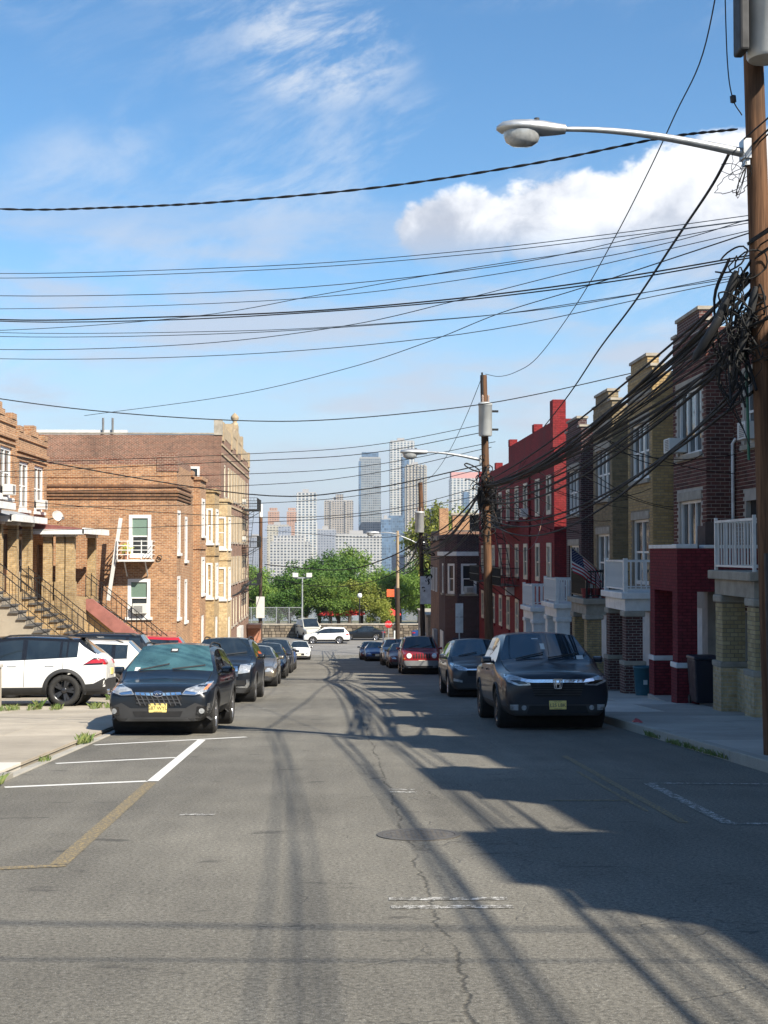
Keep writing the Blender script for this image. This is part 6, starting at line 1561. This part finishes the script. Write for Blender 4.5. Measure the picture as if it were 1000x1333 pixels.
# the line goes on up the hill behind the viewpoint: next pole and its cables
n0 = pole(5.6, -15.5, 10.8, 'wooden utility pole further up the hill behind the viewpoint')
for z1, z2, n, sp in ((6.9, 8.0, 4, .13), (5.5, 6.6, 6, .15), (4.6, 5.75, 5, .13), (4.15, 5.3, 4, .12)):
    for i in range(n): cable(hang((5.4 + rnd.uniform(-sp, sp), 17, z1 + rnd.uniform(-sp, sp)), (5.5 + rnd.uniform(-sp, sp), -15.5, z2 + rnd.uniform(-sp, sp)), rnd.uniform(.2, .6)), .011, 'black cable running on up the hill from the near pole', 'cables behind the viewpoint')
for ya, yb, za in ((1.0, 3.2, 6.2), (1.3, 4.3, 6.45), (1.35, 4.0, 6.5)):
    cable(hang((9.2, ya, za), (-12.4, yb, za + .3), rnd.uniform(.3, .8)), .012, 'black cable crossing the street behind the viewpoint', 'cables behind the viewpoint')
# house drops on the shaded side
for k in range(0, 4):
    y0 = 33 + 5.6 * k; gz = g(y0) + .14
    for j in range(3):
        src = Vector((5.4, 17, 4.6)).lerp(Vector((5.5, 47.5, 3.7)), (y0 - 17) / 30.5 - rnd.uniform(.1, .3)); src.z -= .35
        cable(hang(src, (RX - .05 if j else FX - .02, y0 + (rnd.uniform(-.6, -.1) if j else rnd.uniform(.1, .4)), gz + rnd.uniform(5.0, 6.2)), rnd.uniform(.1, .5)), .010, 'thin service wire drooping from the bundle to a row house', 'service wires to the row houses')
for j in range(5):
    cable(hang((5.5, 47.5, rnd.uniform(3.4, 4.2)), (FX - .05, rnd.uniform(57, 68), rnd.uniform(2.4, 6.4)), rnd.uniform(.2, 1.2)), .012, 'thin service wire drooping to the red painted building', 'service wires to the red building')
cable([(5.6, 47.6, 3.4), (7.0, 52, 1.8), (8.3, 55, 1.9), (9.2, 57.5, 3.6)], .014, 'slack pale cable looping before the red wall', None, mat('cable_brown', (.22, .15, .11), .7))
# cables from the second pole over to the sunlit side
GB = 'cables strung across the street from the second pole'
for pts, r in (([(633, 552), (480, 580), (320, 591), (0, 603)], .012), ([(633, 562), (480, 590), (320, 600), (0, 614)], .014), ([(645, 575), (480, 606), (320, 617), (60, 622)], .012), ([(640, 582), (480, 617), (320, 632), (0, 640)], .012),
               ([(633, 604), (480, 636), (320, 643), (0, 590)], .022), ([(640, 630), (500, 664), (320, 673), (0, 650)], .012), ([(650, 640), (500, 668), (320, 681), (60, 690)], .012), ([(636, 608), (500, 640), (340, 655), (0, 660)], .012)):
    px_cable(pts, 47.5, 50, r, 'dark cable crossing before the brick houses from the second pole', GB, ext=-120)
for pts, r in (([(556, 700), (500, 728), (440, 742), (345, 735)], .04), ([(558, 716), (500, 752), (430, 764), (345, 752)], .03), ([(560, 690), (480, 700), (345, 690)], .02)):
    px_cable(pts, 83, 115, r, 'sagging black cable hanging before the park trees', 'cables before the park trees', ext=0)
cable([(-6.05, 115, -.4), (-6.6, 108, -.9), (-6.9, 101, -1.4), (-7.0, 95, -1.5)], .05, 'thick black cable reaching the tall brick building', None)
tag(MB().tube([(-6.8, 104, -1.2), (-6.5, 108, -.8)], .12, 8).build('splice_box', PLAST), 'black splice case hanging on the cable by the tall brick building', 'splice case')

# ---- parking sign seen from behind, bins, flag, concrete post
sg = empty('parking_sign', (5.5, 58.0, g(58) + .14), 'pale double sign plate on a post, seen from behind', 'sign')
part('post', ALU, sg, lambda m: m.box(5.48, 5.53, 57.98, 58.03, g(58), g(58) + 3.0)); z = g(58) + .14
for a, b in ((1.75, 2.42), (2.44, 3.02)): part('sign_plate', mat('sign_back', (.55, .56, .55), .45, .3), sg, lambda m: m.box(5.34, 5.67, 57.96, 57.978, z + a, z + b))
def wheelie(x, y, z):
    r = empty('wheelie_bin', (x, y, z), 'tall dark navy wheelie bin beside the maroon porch', 'bin'); bm_ = mat('bin_navy', (.012, .013, .024), .5, var=.15)
    part('tub', bm_, r, lambda m: m.prism([(-.24, -.28), (.24, -.28), (.24, .28), (-.24, .28)], lambda a, b: (x + a, y + b, z + .06), lambda a, b: (x + a * 1.22, y + b * 1.22, z + 1.02)), bevel=.03)
    part('lid', bm_, r, lambda m: m.prism([(-.32, -.37), (.32, -.37), (.32, .34), (-.32, .34)], lambda a, b: (x + a, y + b, z + 1.022), lambda a, b: (x + a * .93, y + b * .93, z + 1.10)), bevel=.02)
    for s in (-1, 1): part('wheel', RUB, r, lambda m: m.lathe([(.10, -.02), (.10, .02)], o=(x + s * .24, y + .27, z + .10), ax=(1, 0, 0), n=14))
    part('handle', bm_, r, lambda m: m.tube([(x - .2, y + .40, z + 1.0), (x + .2, y + .40, z + 1.0)], .02, 8))
wheelie(8.35, 30.0, g(30.0) + .14)
def barrel(x, y, z):
    r = empty('recycling_bin', (x, y, z), 'teal blue recycling barrel between the porches', 'bin'); bm_ = mat('bin_teal', (.02, .10, .14), .5, var=.2)
    part('tub', bm_, r, lambda m: m.lathe([(.20, 0), (.25, .70), (.27, .71), (.27, .76), (.24, .76), (.22, .1)], o=(x, y, z), n=20)); part('band', mat('bin_print', (.55, .6, .6), .5), r, lambda m: m.box(x - .05, x + .05, y - .245, y - .215, z + .3, z + .42))
barrel(8.15, 35.0, g(35) + .14)
def flag():
    A = at(744, 712, 41.5); B = at(786, 748, 42.6); root = empty('flag', tuple(B), 'striped flag with blue starred canton on a slanted staff above the porch', 'flag')
    part('staff', mat('staff_wood', (.5, .45, .35), .5), root, lambda m: m.tube([B, A], .018, 8)); part('finial', mat('brass', (.6, .45, .15), .3, .9), root, lambda m: m.lathe([(0, -.03), (.03, 0), (0, .04)], o=A, n=10))
    d = (B - A); ln = d.length; d.normalize(); dn = Vector((.05, -.12, -1)).normalized(); nr = d.cross(dn).normalized()
    FW, FH = ln * .98, .80
    def P(u, v):                                         # u 0..1 away from the tip, v 0..1 down from the staff
        drop = v * FH * (1 - .35 * u) + max(0, u - .72) ** 1.3 * 1.6
        q = A + d * (u * FW) + dn * drop + nr * (.05 * math.sin(u * 9 + v * 3) * v + .04 * math.sin(v * 7) * u)
        return q - d * max(0, u - .78) * .55
    cm = [mat('flag_red', (.50, .025, .045), .8, var=.1), mat('flag_white', (.80, .79, .79), .8, var=.1)]
    for i in range(13):
        u0 = .36 if i < 7 else 0.0; n = 22; mb = MB(); v0, v1 = i / 13, (i + 1) / 13
        V = [P(u0 + (1 - u0) * j / n, v) for v in (v0, (v0 + v1) / 2, v1) for j in range(n + 1)]
        mb.add(V, [(r_ * (n + 1) + j, r_ * (n + 1) + j + 1, (r_ + 1) * (n + 1) + j + 1, (r_ + 1) * (n + 1) + j) for r_ in (0, 1) for j in range(n)], True); mb.build('stripe', cm[i % 2], root)
    mb = MB(); n = 10; V = [P(.36 * j / n, 7 / 13 * k / n) for k in range(n + 1) for j in range(n + 1)]
    mb.add(V, [(k * (n + 1) + j, k * (n + 1) + j + 1, (k + 1) * (n + 1) + j + 1, (k + 1) * (n + 1) + j) for k in range(n) for j in range(n)], True); cn = mb.build('canton', mat('flag_blue', (.018, .025, .10), .8, var=.1), root)
    mb = MB()
    for k in range(9):
        for j in range(11):
            if (k + j) % 2: continue
            c = P(.36 * (j + 1) / 12, 7 / 13 * (k + 1) / 10); n_ = nr if (nr.y < 0) else -nr
            for sg_ in (1, -1):
                V = [c + n_ * .006 * sg_ + d * math.cos(a) * rr + dn * math.sin(a) * rr for a, rr in ((math.pi * q / 5 + .3, .018 if q % 2 == 0 else .008) for q in range(10))]; mb.add(V, (tuple(range(10)),))
    tag(mb.build('stars', cm[1], cn), kind='stuff')
flag()
def pots():
    r = empty('flower_pot', (8.05, 41.2, 0), 'row of red brown flower pots on the porch below the flag', 'flower pots')
    z = g(44.2) + .14 + 2.9
    for i in range(3): part('pot', mat('pot_red', (.20, .03, .03), .7), r, lambda m: m.lathe([(.11, z), (.16, z + .28), (.17, z + .30), (.14, z + .30), (.1, z + .1)], o=(8.0 + i * .3, 42.1, 0), n=14))
pots()
gp = empty('gate_post', (-7.62, 29.8, g(29.8)), 'square weathered concrete post at the drive entrance', 'post')
part('shaft', CONC, gp, lambda m: m.box(-7.95, -7.28, 29.5, 30.1, g(30) - .1, g(30) + 1.02), bevel=.02); part('cap', CONCL, gp, lambda m: m.box(-7.98, -7.25, 29.47, 30.13, g(30) + 1.021, g(30) + 1.09), bevel=.015)
part('railing_pole', mat('green_pole', (.02, .10, .05), .5), gp, lambda m: m.tube([(-7.5, 29.9, g(30) + 1.0), (-7.5, 29.9, g(30) + 1.75), (-7.4, 29.9, g(30) + 1.82)], .02, 6))
# ================================================================ BOTTOM OF THE HILL: WALL, FENCE, PARK, SKYLINE
def stone_wall():
    r = empty('stone_wall', (0, 143.5, g(143)), 'low rubble stone wall along the far side of the cross street', 'wall'); z0 = g(143); rnd = random.Random(12)
    sm_ = piecemat('rubble_stone', (.11, .09, .07), (.26, .215, .16)); part('core', mat('stone_joint', (.12, .105, .09), .95), r, lambda m: m.box(-60, 60, 143.3, 143.9, z0 - .5, z0 + 1.25))
    rest = MB(); n = 0
    for row in range(4):
        x = -15.0
        while x < 15:
            w = rnd.uniform(.3, .65); zz = z0 + row * .32
            b = MB().box(x, x + w - .04, 143.2 + rnd.uniform(-.04, .03), 143.31, zz + .02, zz + .30)
            if n < 290: b.build('stone', sm_, r, bevel=.03)
            else: rest.add(b.v, b.f)
            n += 1; x += w
    if rest.v: tag(rest.build('stones', sm_, r), kind='stuff')
    for i in range(-20, 20): MB().box(i * 1.0, i + .985, 143.12, 144.0, z0 + 1.30, z0 + 1.43).build('coping_stone', STONE, r)
stone_wall()
def fence():
    z0 = g(143) + 1.43; r = empty('chain_link_fence', (-9, 144, z0), 'grey chain link fence on top of the stone wall', 'fence')
    for i in range(9): part('post', ALU, r, lambda m: m.tube([(-14 + i * 1.35, 144.3, z0 - 1), (-14 + i * 1.35, 144.3, z0 + 1.75)], .05, 8))
    part('top_rail', ALU, r, lambda m: m.tube([(-14, 144.3, z0 + 1.7), (-3.2, 144.3, z0 + 1.7)], .035, 6))
    def net(m):
        for i in range(-9, 72):
            for s in (-1, 1):
                a = -14 + i * .15; x0, x1 = (a, a + 1.75 * .9) if s > 0 else (a + 1.75 * .9, a); pts = [(x0, 144.3, z0), (x1, 144.3, z0 + 1.7)]
                if min(x0, x1) < -14 or max(x0, x1) > -3.2: continue
                m.bar(*pts, .012)
    part('netting', ALU, r, net)
fence()
def park_lamp(x, y, h, label, flood=False):
    z = -7.4; r = empty('park_lamp', (x, y, z), label, 'lamp post')
    part('post', ALU if flood else IRON, r, lambda m: m.tube([(x, y, z), (x, y, z + h)], [.11, .07], 10))
    if flood:
        part('crossarm', ALU, r, lambda m: m.box(x - .9, x + .9, y - .05, y + .05, z + h - .1, z + h + .05))
        for s in (-1, 1): part('floodlight', ACM, r, lambda m: m.box(x + s * .75 - .3, x + s * .75 + .3, y - .3, y + .1, z + h + .05, z + h + .5))
    else:
        part('globe', mat('globe_white', (.75, .75, .72), .3, var=.05), r, lambda m: m.lathe([(.0, 0), (.2, .1), (.28, .32), (.2, .55), (0, .65)], o=(x, y, z + h), n=14))
        part('finial', IRON, r, lambda m: m.lathe([(.2, 0), (.05, .08), (0, .22)], o=(x, y, z + h + .6), n=10))
park_lamp(-3.2, 147, 6.2, 'tall pale floodlight pole among the park trees', True); park_lamp(3.05, 147, 3.9, 'black park lamp post with white globe')
def parasol(x, y, w, label):
    z = -7.2; r = empty('parasol', (x, y, z), label, 'parasol', 'red parasols behind the stone wall')
    part('canopy', mat('red_canvas', (.55, .035, .03), .8, var=.15), r, lambda m: m.lathe([(w, 1.75), (w * .97, 1.95), (w * .5, 2.25), (.05, 2.5)], o=(x, y, z), n=8, smooth=False)); part('post', ALU, r, lambda m: m.tube([(x, y, z), (x, y, z + 2.3)], .04, 6))
parasol(-.2, 150, 1.4, 'red parasol beside another one behind the stone wall, left of the globe lamp'); parasol(2.2, 151, 1.6, 'red parasol just before the globe lamp'); parasol(6.6, 149.5, 1.1, 'small red parasol behind the stop sign')
def stop_sign():
    x, y = 5.0, 118.5; z = g(y); r = empty('stop_sign', (x, y, z), 'red octagonal stop sign seen at the bottom corner', 'sign')
    part('post', ALU, r, lambda m: m.box(x - .04, x + .04, y - .03, y + .03, z, z + 3.0))
    pl = part('plate', mat('stop_red', (.50, .02, .025), .4), r, lambda m: m.prism([(.34 * math.cos(R(22.5 + 45 * i)), .34 * math.sin(R(22.5 + 45 * i))) for i in range(8)], lambda a, b: (x + a, y - .05, z + 2.6 + b), lambda a, b: (x + a, y - .035, z + 2.6 + b)))
    me = text_mesh('STOP', .24); me.materials.clear(); me.materials.append(WHITE); o = link_mesh('lettering', me, pl); o.location = (x - r.location.x, -.055, 2.6); o.rotation_euler = (R(90), 0, 0)
    for i in (0, 1): part('bollard', WHITE, r, lambda m: m.box(x - .5 + i * 1.0, x - .38 + i * 1.0, y + .5, y + .6, z, z + 2.0))
stop_sign()
def signal():
    x, y = 6.3, 143.0; z = g(y); r = empty('warning_sign', (x, y, z), 'orange warning sign panel on a pole before the trees', 'sign')
    part('post', IRON, r, lambda m: m.tube([(x + .5, y, z), (x + .5, y, z + 5.6)], .06, 8)); part('panel', mat('orange_sign', (.75, .13, .04), .5), r, lambda m: m.box(x - .45, x + .35, y - .1, y - .05, z + 4.3, z + 5.1)); part('frame', IRON, r, lambda m: m.box(x + .36, x + .64, y - .12, y + .05, z + 4.1, z + 5.4))
signal()
def pale_van():
    x, y = -2.35, 141.0; M_ = ground_mat(x, y, -75)
    c, fl = build_car('parked_van', dict(CRV, L=4.9, H=2.15, W=1.9, belt=1.25, cowl_z=1.25, hood_front=1.1, roof_end=-2.2, tail=-2.4, tail_z=1.3, roof_w=.72, pillars=[(-.3, -.4), (-1.4, -1.5)]), M_, 'cream utility van parked before the stone wall', m_car('paint_cream', (.62, .58, .48)), cat='van', lvl=2)
pale_van()

# ---- trees
def leaf_mat(name, a, b, tr=.35):
    t = NT(name); ge = t.n('ShaderNodeNewGeometry'); oi = t.n('ShaderNodeObjectInfo'); c = t.mix(ge.outputs['Random Per Island'], a, b)
    c = t.hsv(c, t.math('ADD', .85, t.math('MULTIPLY', oi.outputs['Random'], .35)))
    t.set(col=c, rough=.55, spec=.3); tl = t.n('ShaderNodeBsdfTranslucent'); t.L(c, tl.inputs[0]); mx = t.n('ShaderNodeMixShader'); mx.inputs[0].default_value = tr
    out = t.t.nodes['Material Output']; t.L(t.b.outputs[0], mx.inputs[1]); t.L(tl.outputs[0], mx.inputs[2]); t.L(mx.outputs[0], out.inputs[0]); return t.m
LEAF = [leaf_mat('leaf_dark', (.055, .125, .022), (.11, .20, .038)), leaf_mat('leaf_mid', (.10, .18, .028), (.18, .27, .05)), leaf_mat('leaf_pale', (.18, .225, .035), (.29, .30, .06))]
BARK = m_wood('bark', (.06, .045, .035), (.13, .10, .08))
def crown_mesh(seed, rx, rz, n, leaf):
    rnd = random.Random(seed); mb = MB(); lob = []
    for i in range(22):
        a = rnd.uniform(0, 6.283); e = math.asin(rnd.uniform(-.7, 1)); q = rnd.uniform(.35, .82); lob.append((Vector((math.cos(a) * math.cos(e) * rx * q, math.sin(a) * math.cos(e) * rx * q, math.sin(e) * rz * q)), rnd.uniform(.22, .42) * rx))
    for i in range(n):
        c, r = rnd.choice(lob); d = Vector((rnd.gauss(0, 1), rnd.gauss(0, 1), rnd.gauss(0, 1) * .8)).normalized(); p = c + d * r * (rnd.random() ** .35) * rnd.uniform(.75, 1.12)
        for k in range(3):
            q = p + Vector((rnd.gauss(0, leaf), rnd.gauss(0, leaf), rnd.gauss(0, leaf))); nn = (d + Vector((rnd.gauss(0, .7), rnd.gauss(0, .7), rnd.gauss(0, .7) + .3))).normalized(); t = nn.orthogonal().normalized(); a = rnd.uniform(0, 6.28); t = (t * math.cos(a) + nn.cross(t) * math.sin(a)); b = nn.cross(t); s = leaf * rnd.uniform(.6, 1.3)
            mb.add([q - t * s, q - b * s * .55 + nn * s * .15, q + t * s, q + b * s * .55 + nn * s * .15], ((0, 1, 2, 3),))
    me = bpy.data.meshes.new('crown'); me.from_pydata(mb.v, [], mb.f); return me, lob
CROWNS = [crown_mesh(s, 4.2, 3.9, 2600, .17) for s in (1, 2, 3)]
def tree(px, py, Y, w, kind, label, seed, group='park trees behind the stone wall'):
    top = at(px, py, Y); x = top.x; z0 = -7.5 if Y < 160 else -8.4; h = top.z - z0; me, lob = CROWNS[seed % 3]; rx = w / 2; crz = min(h * .42, rx * 1.15)
    root = empty('park_tree', (x, Y, z0), label, 'tree', group); rnd = random.Random(seed * 7 + 1)
    cz = h - crz; part('trunk', BARK, root, lambda m: (m.tube([(x, Y, z0), (x + .1, Y, z0 + cz * .5), (x + rnd.uniform(-.3, .3), Y, z0 + cz)], [.26, .2, .14], 9),
         [m.tube([(x, Y, z0 + cz * rnd.uniform(.45, .9)), (x + l.x * .5 * rx / 4.2, Y + l.y * .5 * rx / 4.2, z0 + cz + l.z * .3 * crz / 3.9), (x + l.x * rx / 4.2, Y + l.y * rx / 4.2, z0 + cz + l.z * crz / 3.9)], [.11, .07, .02], 6) for l, _ in lob[:9]]))
    key = (seed % 3, kind)
    if key not in CM: m2 = me.copy(); m2.materials.append(LEAF[kind]); CM[key] = m2
    c = link_mesh('crown', CM[key], root); c.location = (0, 0, cz); c.rotation_euler = (0, 0, rnd.uniform(0, 6.28)); c.scale = (rx / 4.2, rx / 4.2, crz / 3.9)
CM = {}
TREES = [(338, 752, 160, 6, 1, 'small green tree behind the fence beside the white boxed pole'), (362, 748, 170, 8, 0, 'dark tree behind the fence next to the floodlight pole'), (398, 726, 165, 10, 0, 'large dark tree behind the floodlight pole'),
 (430, 714, 178, 10, 0, 'tall dark tree highest in the middle of the park'), (455, 712, 190, 9, 1, 'tall mid green tree before the beige grid building'), (470, 752, 152, 8, 2, 'pale yellow green tree above the globe lamp'), (497, 735, 170, 9, 1, 'broad mid green tree before the grey glass tower'),
 (520, 745, 158, 8, 1, 'mid green tree behind the corner pole'), (545, 738, 168, 9, 1, 'tree with dense leaves beside the dark pole'), (575, 648, 150, 9, 2, 'tall pale green tree rising behind the corner building'), (415, 750, 152, 7, 1, 'lower mid green tree in front of the large dark one'),
 (376, 764, 152, 6, 0, 'low dark tree close behind the floodlight pole'), (500, 778, 149, 4.5, 2, 'small pale tree beside the orange warning sign'), (325, 735, 200, 10, 1, 'distant green tree past the tall brick building'), (440, 760, 150, 6, 1, 'mid green tree left of the globe lamp'), (560, 720, 185, 9, 0, 'dark tree far behind the corner building')]
for i, (px, py, Y, w, k, lb) in enumerate(TREES): tree(px, py, Y, w, k, lb, i + 1)

# ---- skyline across the river
def tower(px0, px1, ytop, D, m, label, depth=None, name='tower', parts=(), base=-43.5):
    x0, x1 = (px0 - 432) / FOC * D, (px1 - 432) / FOC * D; zt_ = CAM_H + (718 - ytop) / FOC * D; dp = depth or (x1 - x0) * .9
    root = empty(name, ((x0 + x1) / 2, D, base), label, 'tower' if name == 'tower' else 'building')
    part('block', m, root, lambda mb: mb.box(x0, x1, D, D + dp, base, zt_))
    part('roof_parapet', mat('far_roof', (.35, .34, .33), .8), root, lambda mb: (mb.box(x0 + 1, x1 - 1, D + 1, D + dp - 1, zt_, zt_ + 1.5), mb.box(x0 + (x1 - x0) * .3, x0 + (x1 - x0) * .6, D + dp * .3, D + dp * .6, zt_ + 1.5, zt_ + 6)))
    for q in parts:
        nm, a, b, yt, dd, mm = q[:6]; yb = q[6] if len(q) > 6 else None
        xa, xb = (a - 432) / FOC * D, (b - 432) / FOC * D; za = CAM_H + (718 - yt) / FOC * D; zb = base if yb is None else CAM_H + (718 - yb) / FOC * D
        part(nm, mm, root, lambda mb: mb.box(xa, xb, D + dd, D + dd + (dp if dd <= 0 else dp * .6), zb, za))
    return root
GW = gridmat('far_white_grid', (.42, .405, .375), (.075, .085, .10), 4.6, 3.9, .60, .58); GB_ = gridmat('far_beige_grid', (.33, .295, .25), (.075, .08, .095), 3.6, 3.3, .6, .58); GG = gridmat('far_grey_glass', (.24, .255, .26), (.10, .13, .155), 3.2, 3.6, .7, .6)
GL = gridmat('far_blue_glass', (.13, .19, .26), (.07, .12, .19), 3.0, 3.8, .85, .8, .2); GO = gridmat('far_orange_brick', (.42, .25, .17), (.18, .13, .11), 4.0, 3.4, .5, .5); GT = gridmat('far_tan_ribs', (.34, .30, .25), (.10, .115, .135), 4.2, 3.4, .6, .62); GX = gridmat('far_white_tall', (.46, .455, .43), (.09, .12, .15), 5.2, 3.6, .58, .66); GY = gridmat('far_slate', (.26, .28, .32), (.12, .14, .18), 4, 3.6, .5, .5)
GC = gridmat('far_cream', (.42, .385, .31), (.15, .15, .14), 5, 4, .5, .5); CAPM = mat('far_pink_band', (.55, .28, .25), .8)
tower(352, 404, 706, 1800, GW, 'low white residential block with rows of dark windows, left of the park trees', 60, 'residential_block', [('terrace', 356, 396, 697, 8, GW), ('roof_house', 362, 378, 685, 15, GY)])
tower(386, 412, 642, 1850, GX, 'slim white tower rising from the low white block', 30, parts=[('wing', 384, 413, 680, -2, GX)])
tower(349, 363.5, 666, 2150, GO, 'orange brick tower with stepped crown, the left of the orange pair', parts=[('crown', 351, 361, 661, 4, GO)])
tower(373.5, 387, 666, 2160, GO, 'orange brick tower with stepped crown, the right of the orange pair', parts=[('crown', 375, 385, 661, 4, GO)])
tower(348, 376, 684, 2050, GC, 'cream mid rise below the orange brick pair', 40, 'mid_rise_block')
tower(422, 460, 652, 1950, GB_, 'beige slab tower with a small rooftop house', 30, parts=[('roof_house', 437, 447, 643, 6, GB_), ('fin', 430, 433, 652, -1.5, GT), ('fin', 449, 452, 652, -1.5, GT)])
tower(437, 497, 696, 1800, GW, 'wide cream apartment block with square windows behind the trees', 50, 'apartment_block')
tower(468, 496, 596, 2000, GG, 'tall grey tower with blue glass crown', 30, parts=[('crown', 471, 493, 588, 3, GL), ('glass_edge', 467, 470, 600, -2, GL), ('podium', 470, 497, 668, -3, GG)])
tower(508, 540, 574, 2050, GX, 'tallest white ribbed tower with blue glass side', 34, parts=[('glass_side', 524, 533, 594, -2, GL), ('podium', 506, 536, 671, -4, GL)])
tower(528, 556, 606, 1900, GT, 'tan ribbed tower beside the tallest white tower', 30, parts=[('rib', 530 + i * 4.5, 531.4 + i * 4.5, 604, -1.5, GC) for i in range(6)])
tower(588, 623, 622, 1900, GX, 'white tower with a pink top band and blue glass strip', 40, parts=[('top_band', 588, 623, 614, 0.5, CAPM, 622), ('glass_strip', 604, 611, 640, -2, GL)])
tower(555, 582, 664, 1950, GC, 'cream mid rise showing beside the tan ribbed tower', 40, 'mid_rise_block')
tower(496, 510, 676, 1850, GL, 'blue glass block between the grey and white towers', 30, 'glass_block')
tower(412, 438, 690, 1900, GY, 'slate grey block behind the park trees', 40, 'office_block')
tower(318, 350, 700, 2300, GY, 'low blue grey block at the end of the brick building', 50, 'office_block')
tower(404, 424, 700, 2200, GG, 'pale grey block between the white tower and the beige slab', 40, 'office_block')
tower(540, 600, 705, 2200, GB_, 'low beige waterfront block behind the dark pole', 40, 'waterfront_block')
tower(612, 660, 690, 2100, GC, 'cream waterfront block hidden behind the red painted building', 40, 'waterfront_block')
# ---- air
def haze():
    t = bpy.data.materials.new('haze_air'); t.use_nodes = True; nt = t.node_tree; nt.nodes.clear()
    out = nt.nodes.new('ShaderNodeOutputMaterial'); v = nt.nodes.new('ShaderNodeVolumePrincipled'); v.inputs['Color'].default_value = (.80, .87, 1.0, 1); v.inputs['Density'].default_value = .00010; v.inputs['Anisotropy'].default_value = .2
    nt.links.new(v.outputs[0], out.inputs['Volume'])
    tag(MB().box(-7000, 7000, -410, 14500, -60, 270).build('haze', t), kind='stuff')
haze()
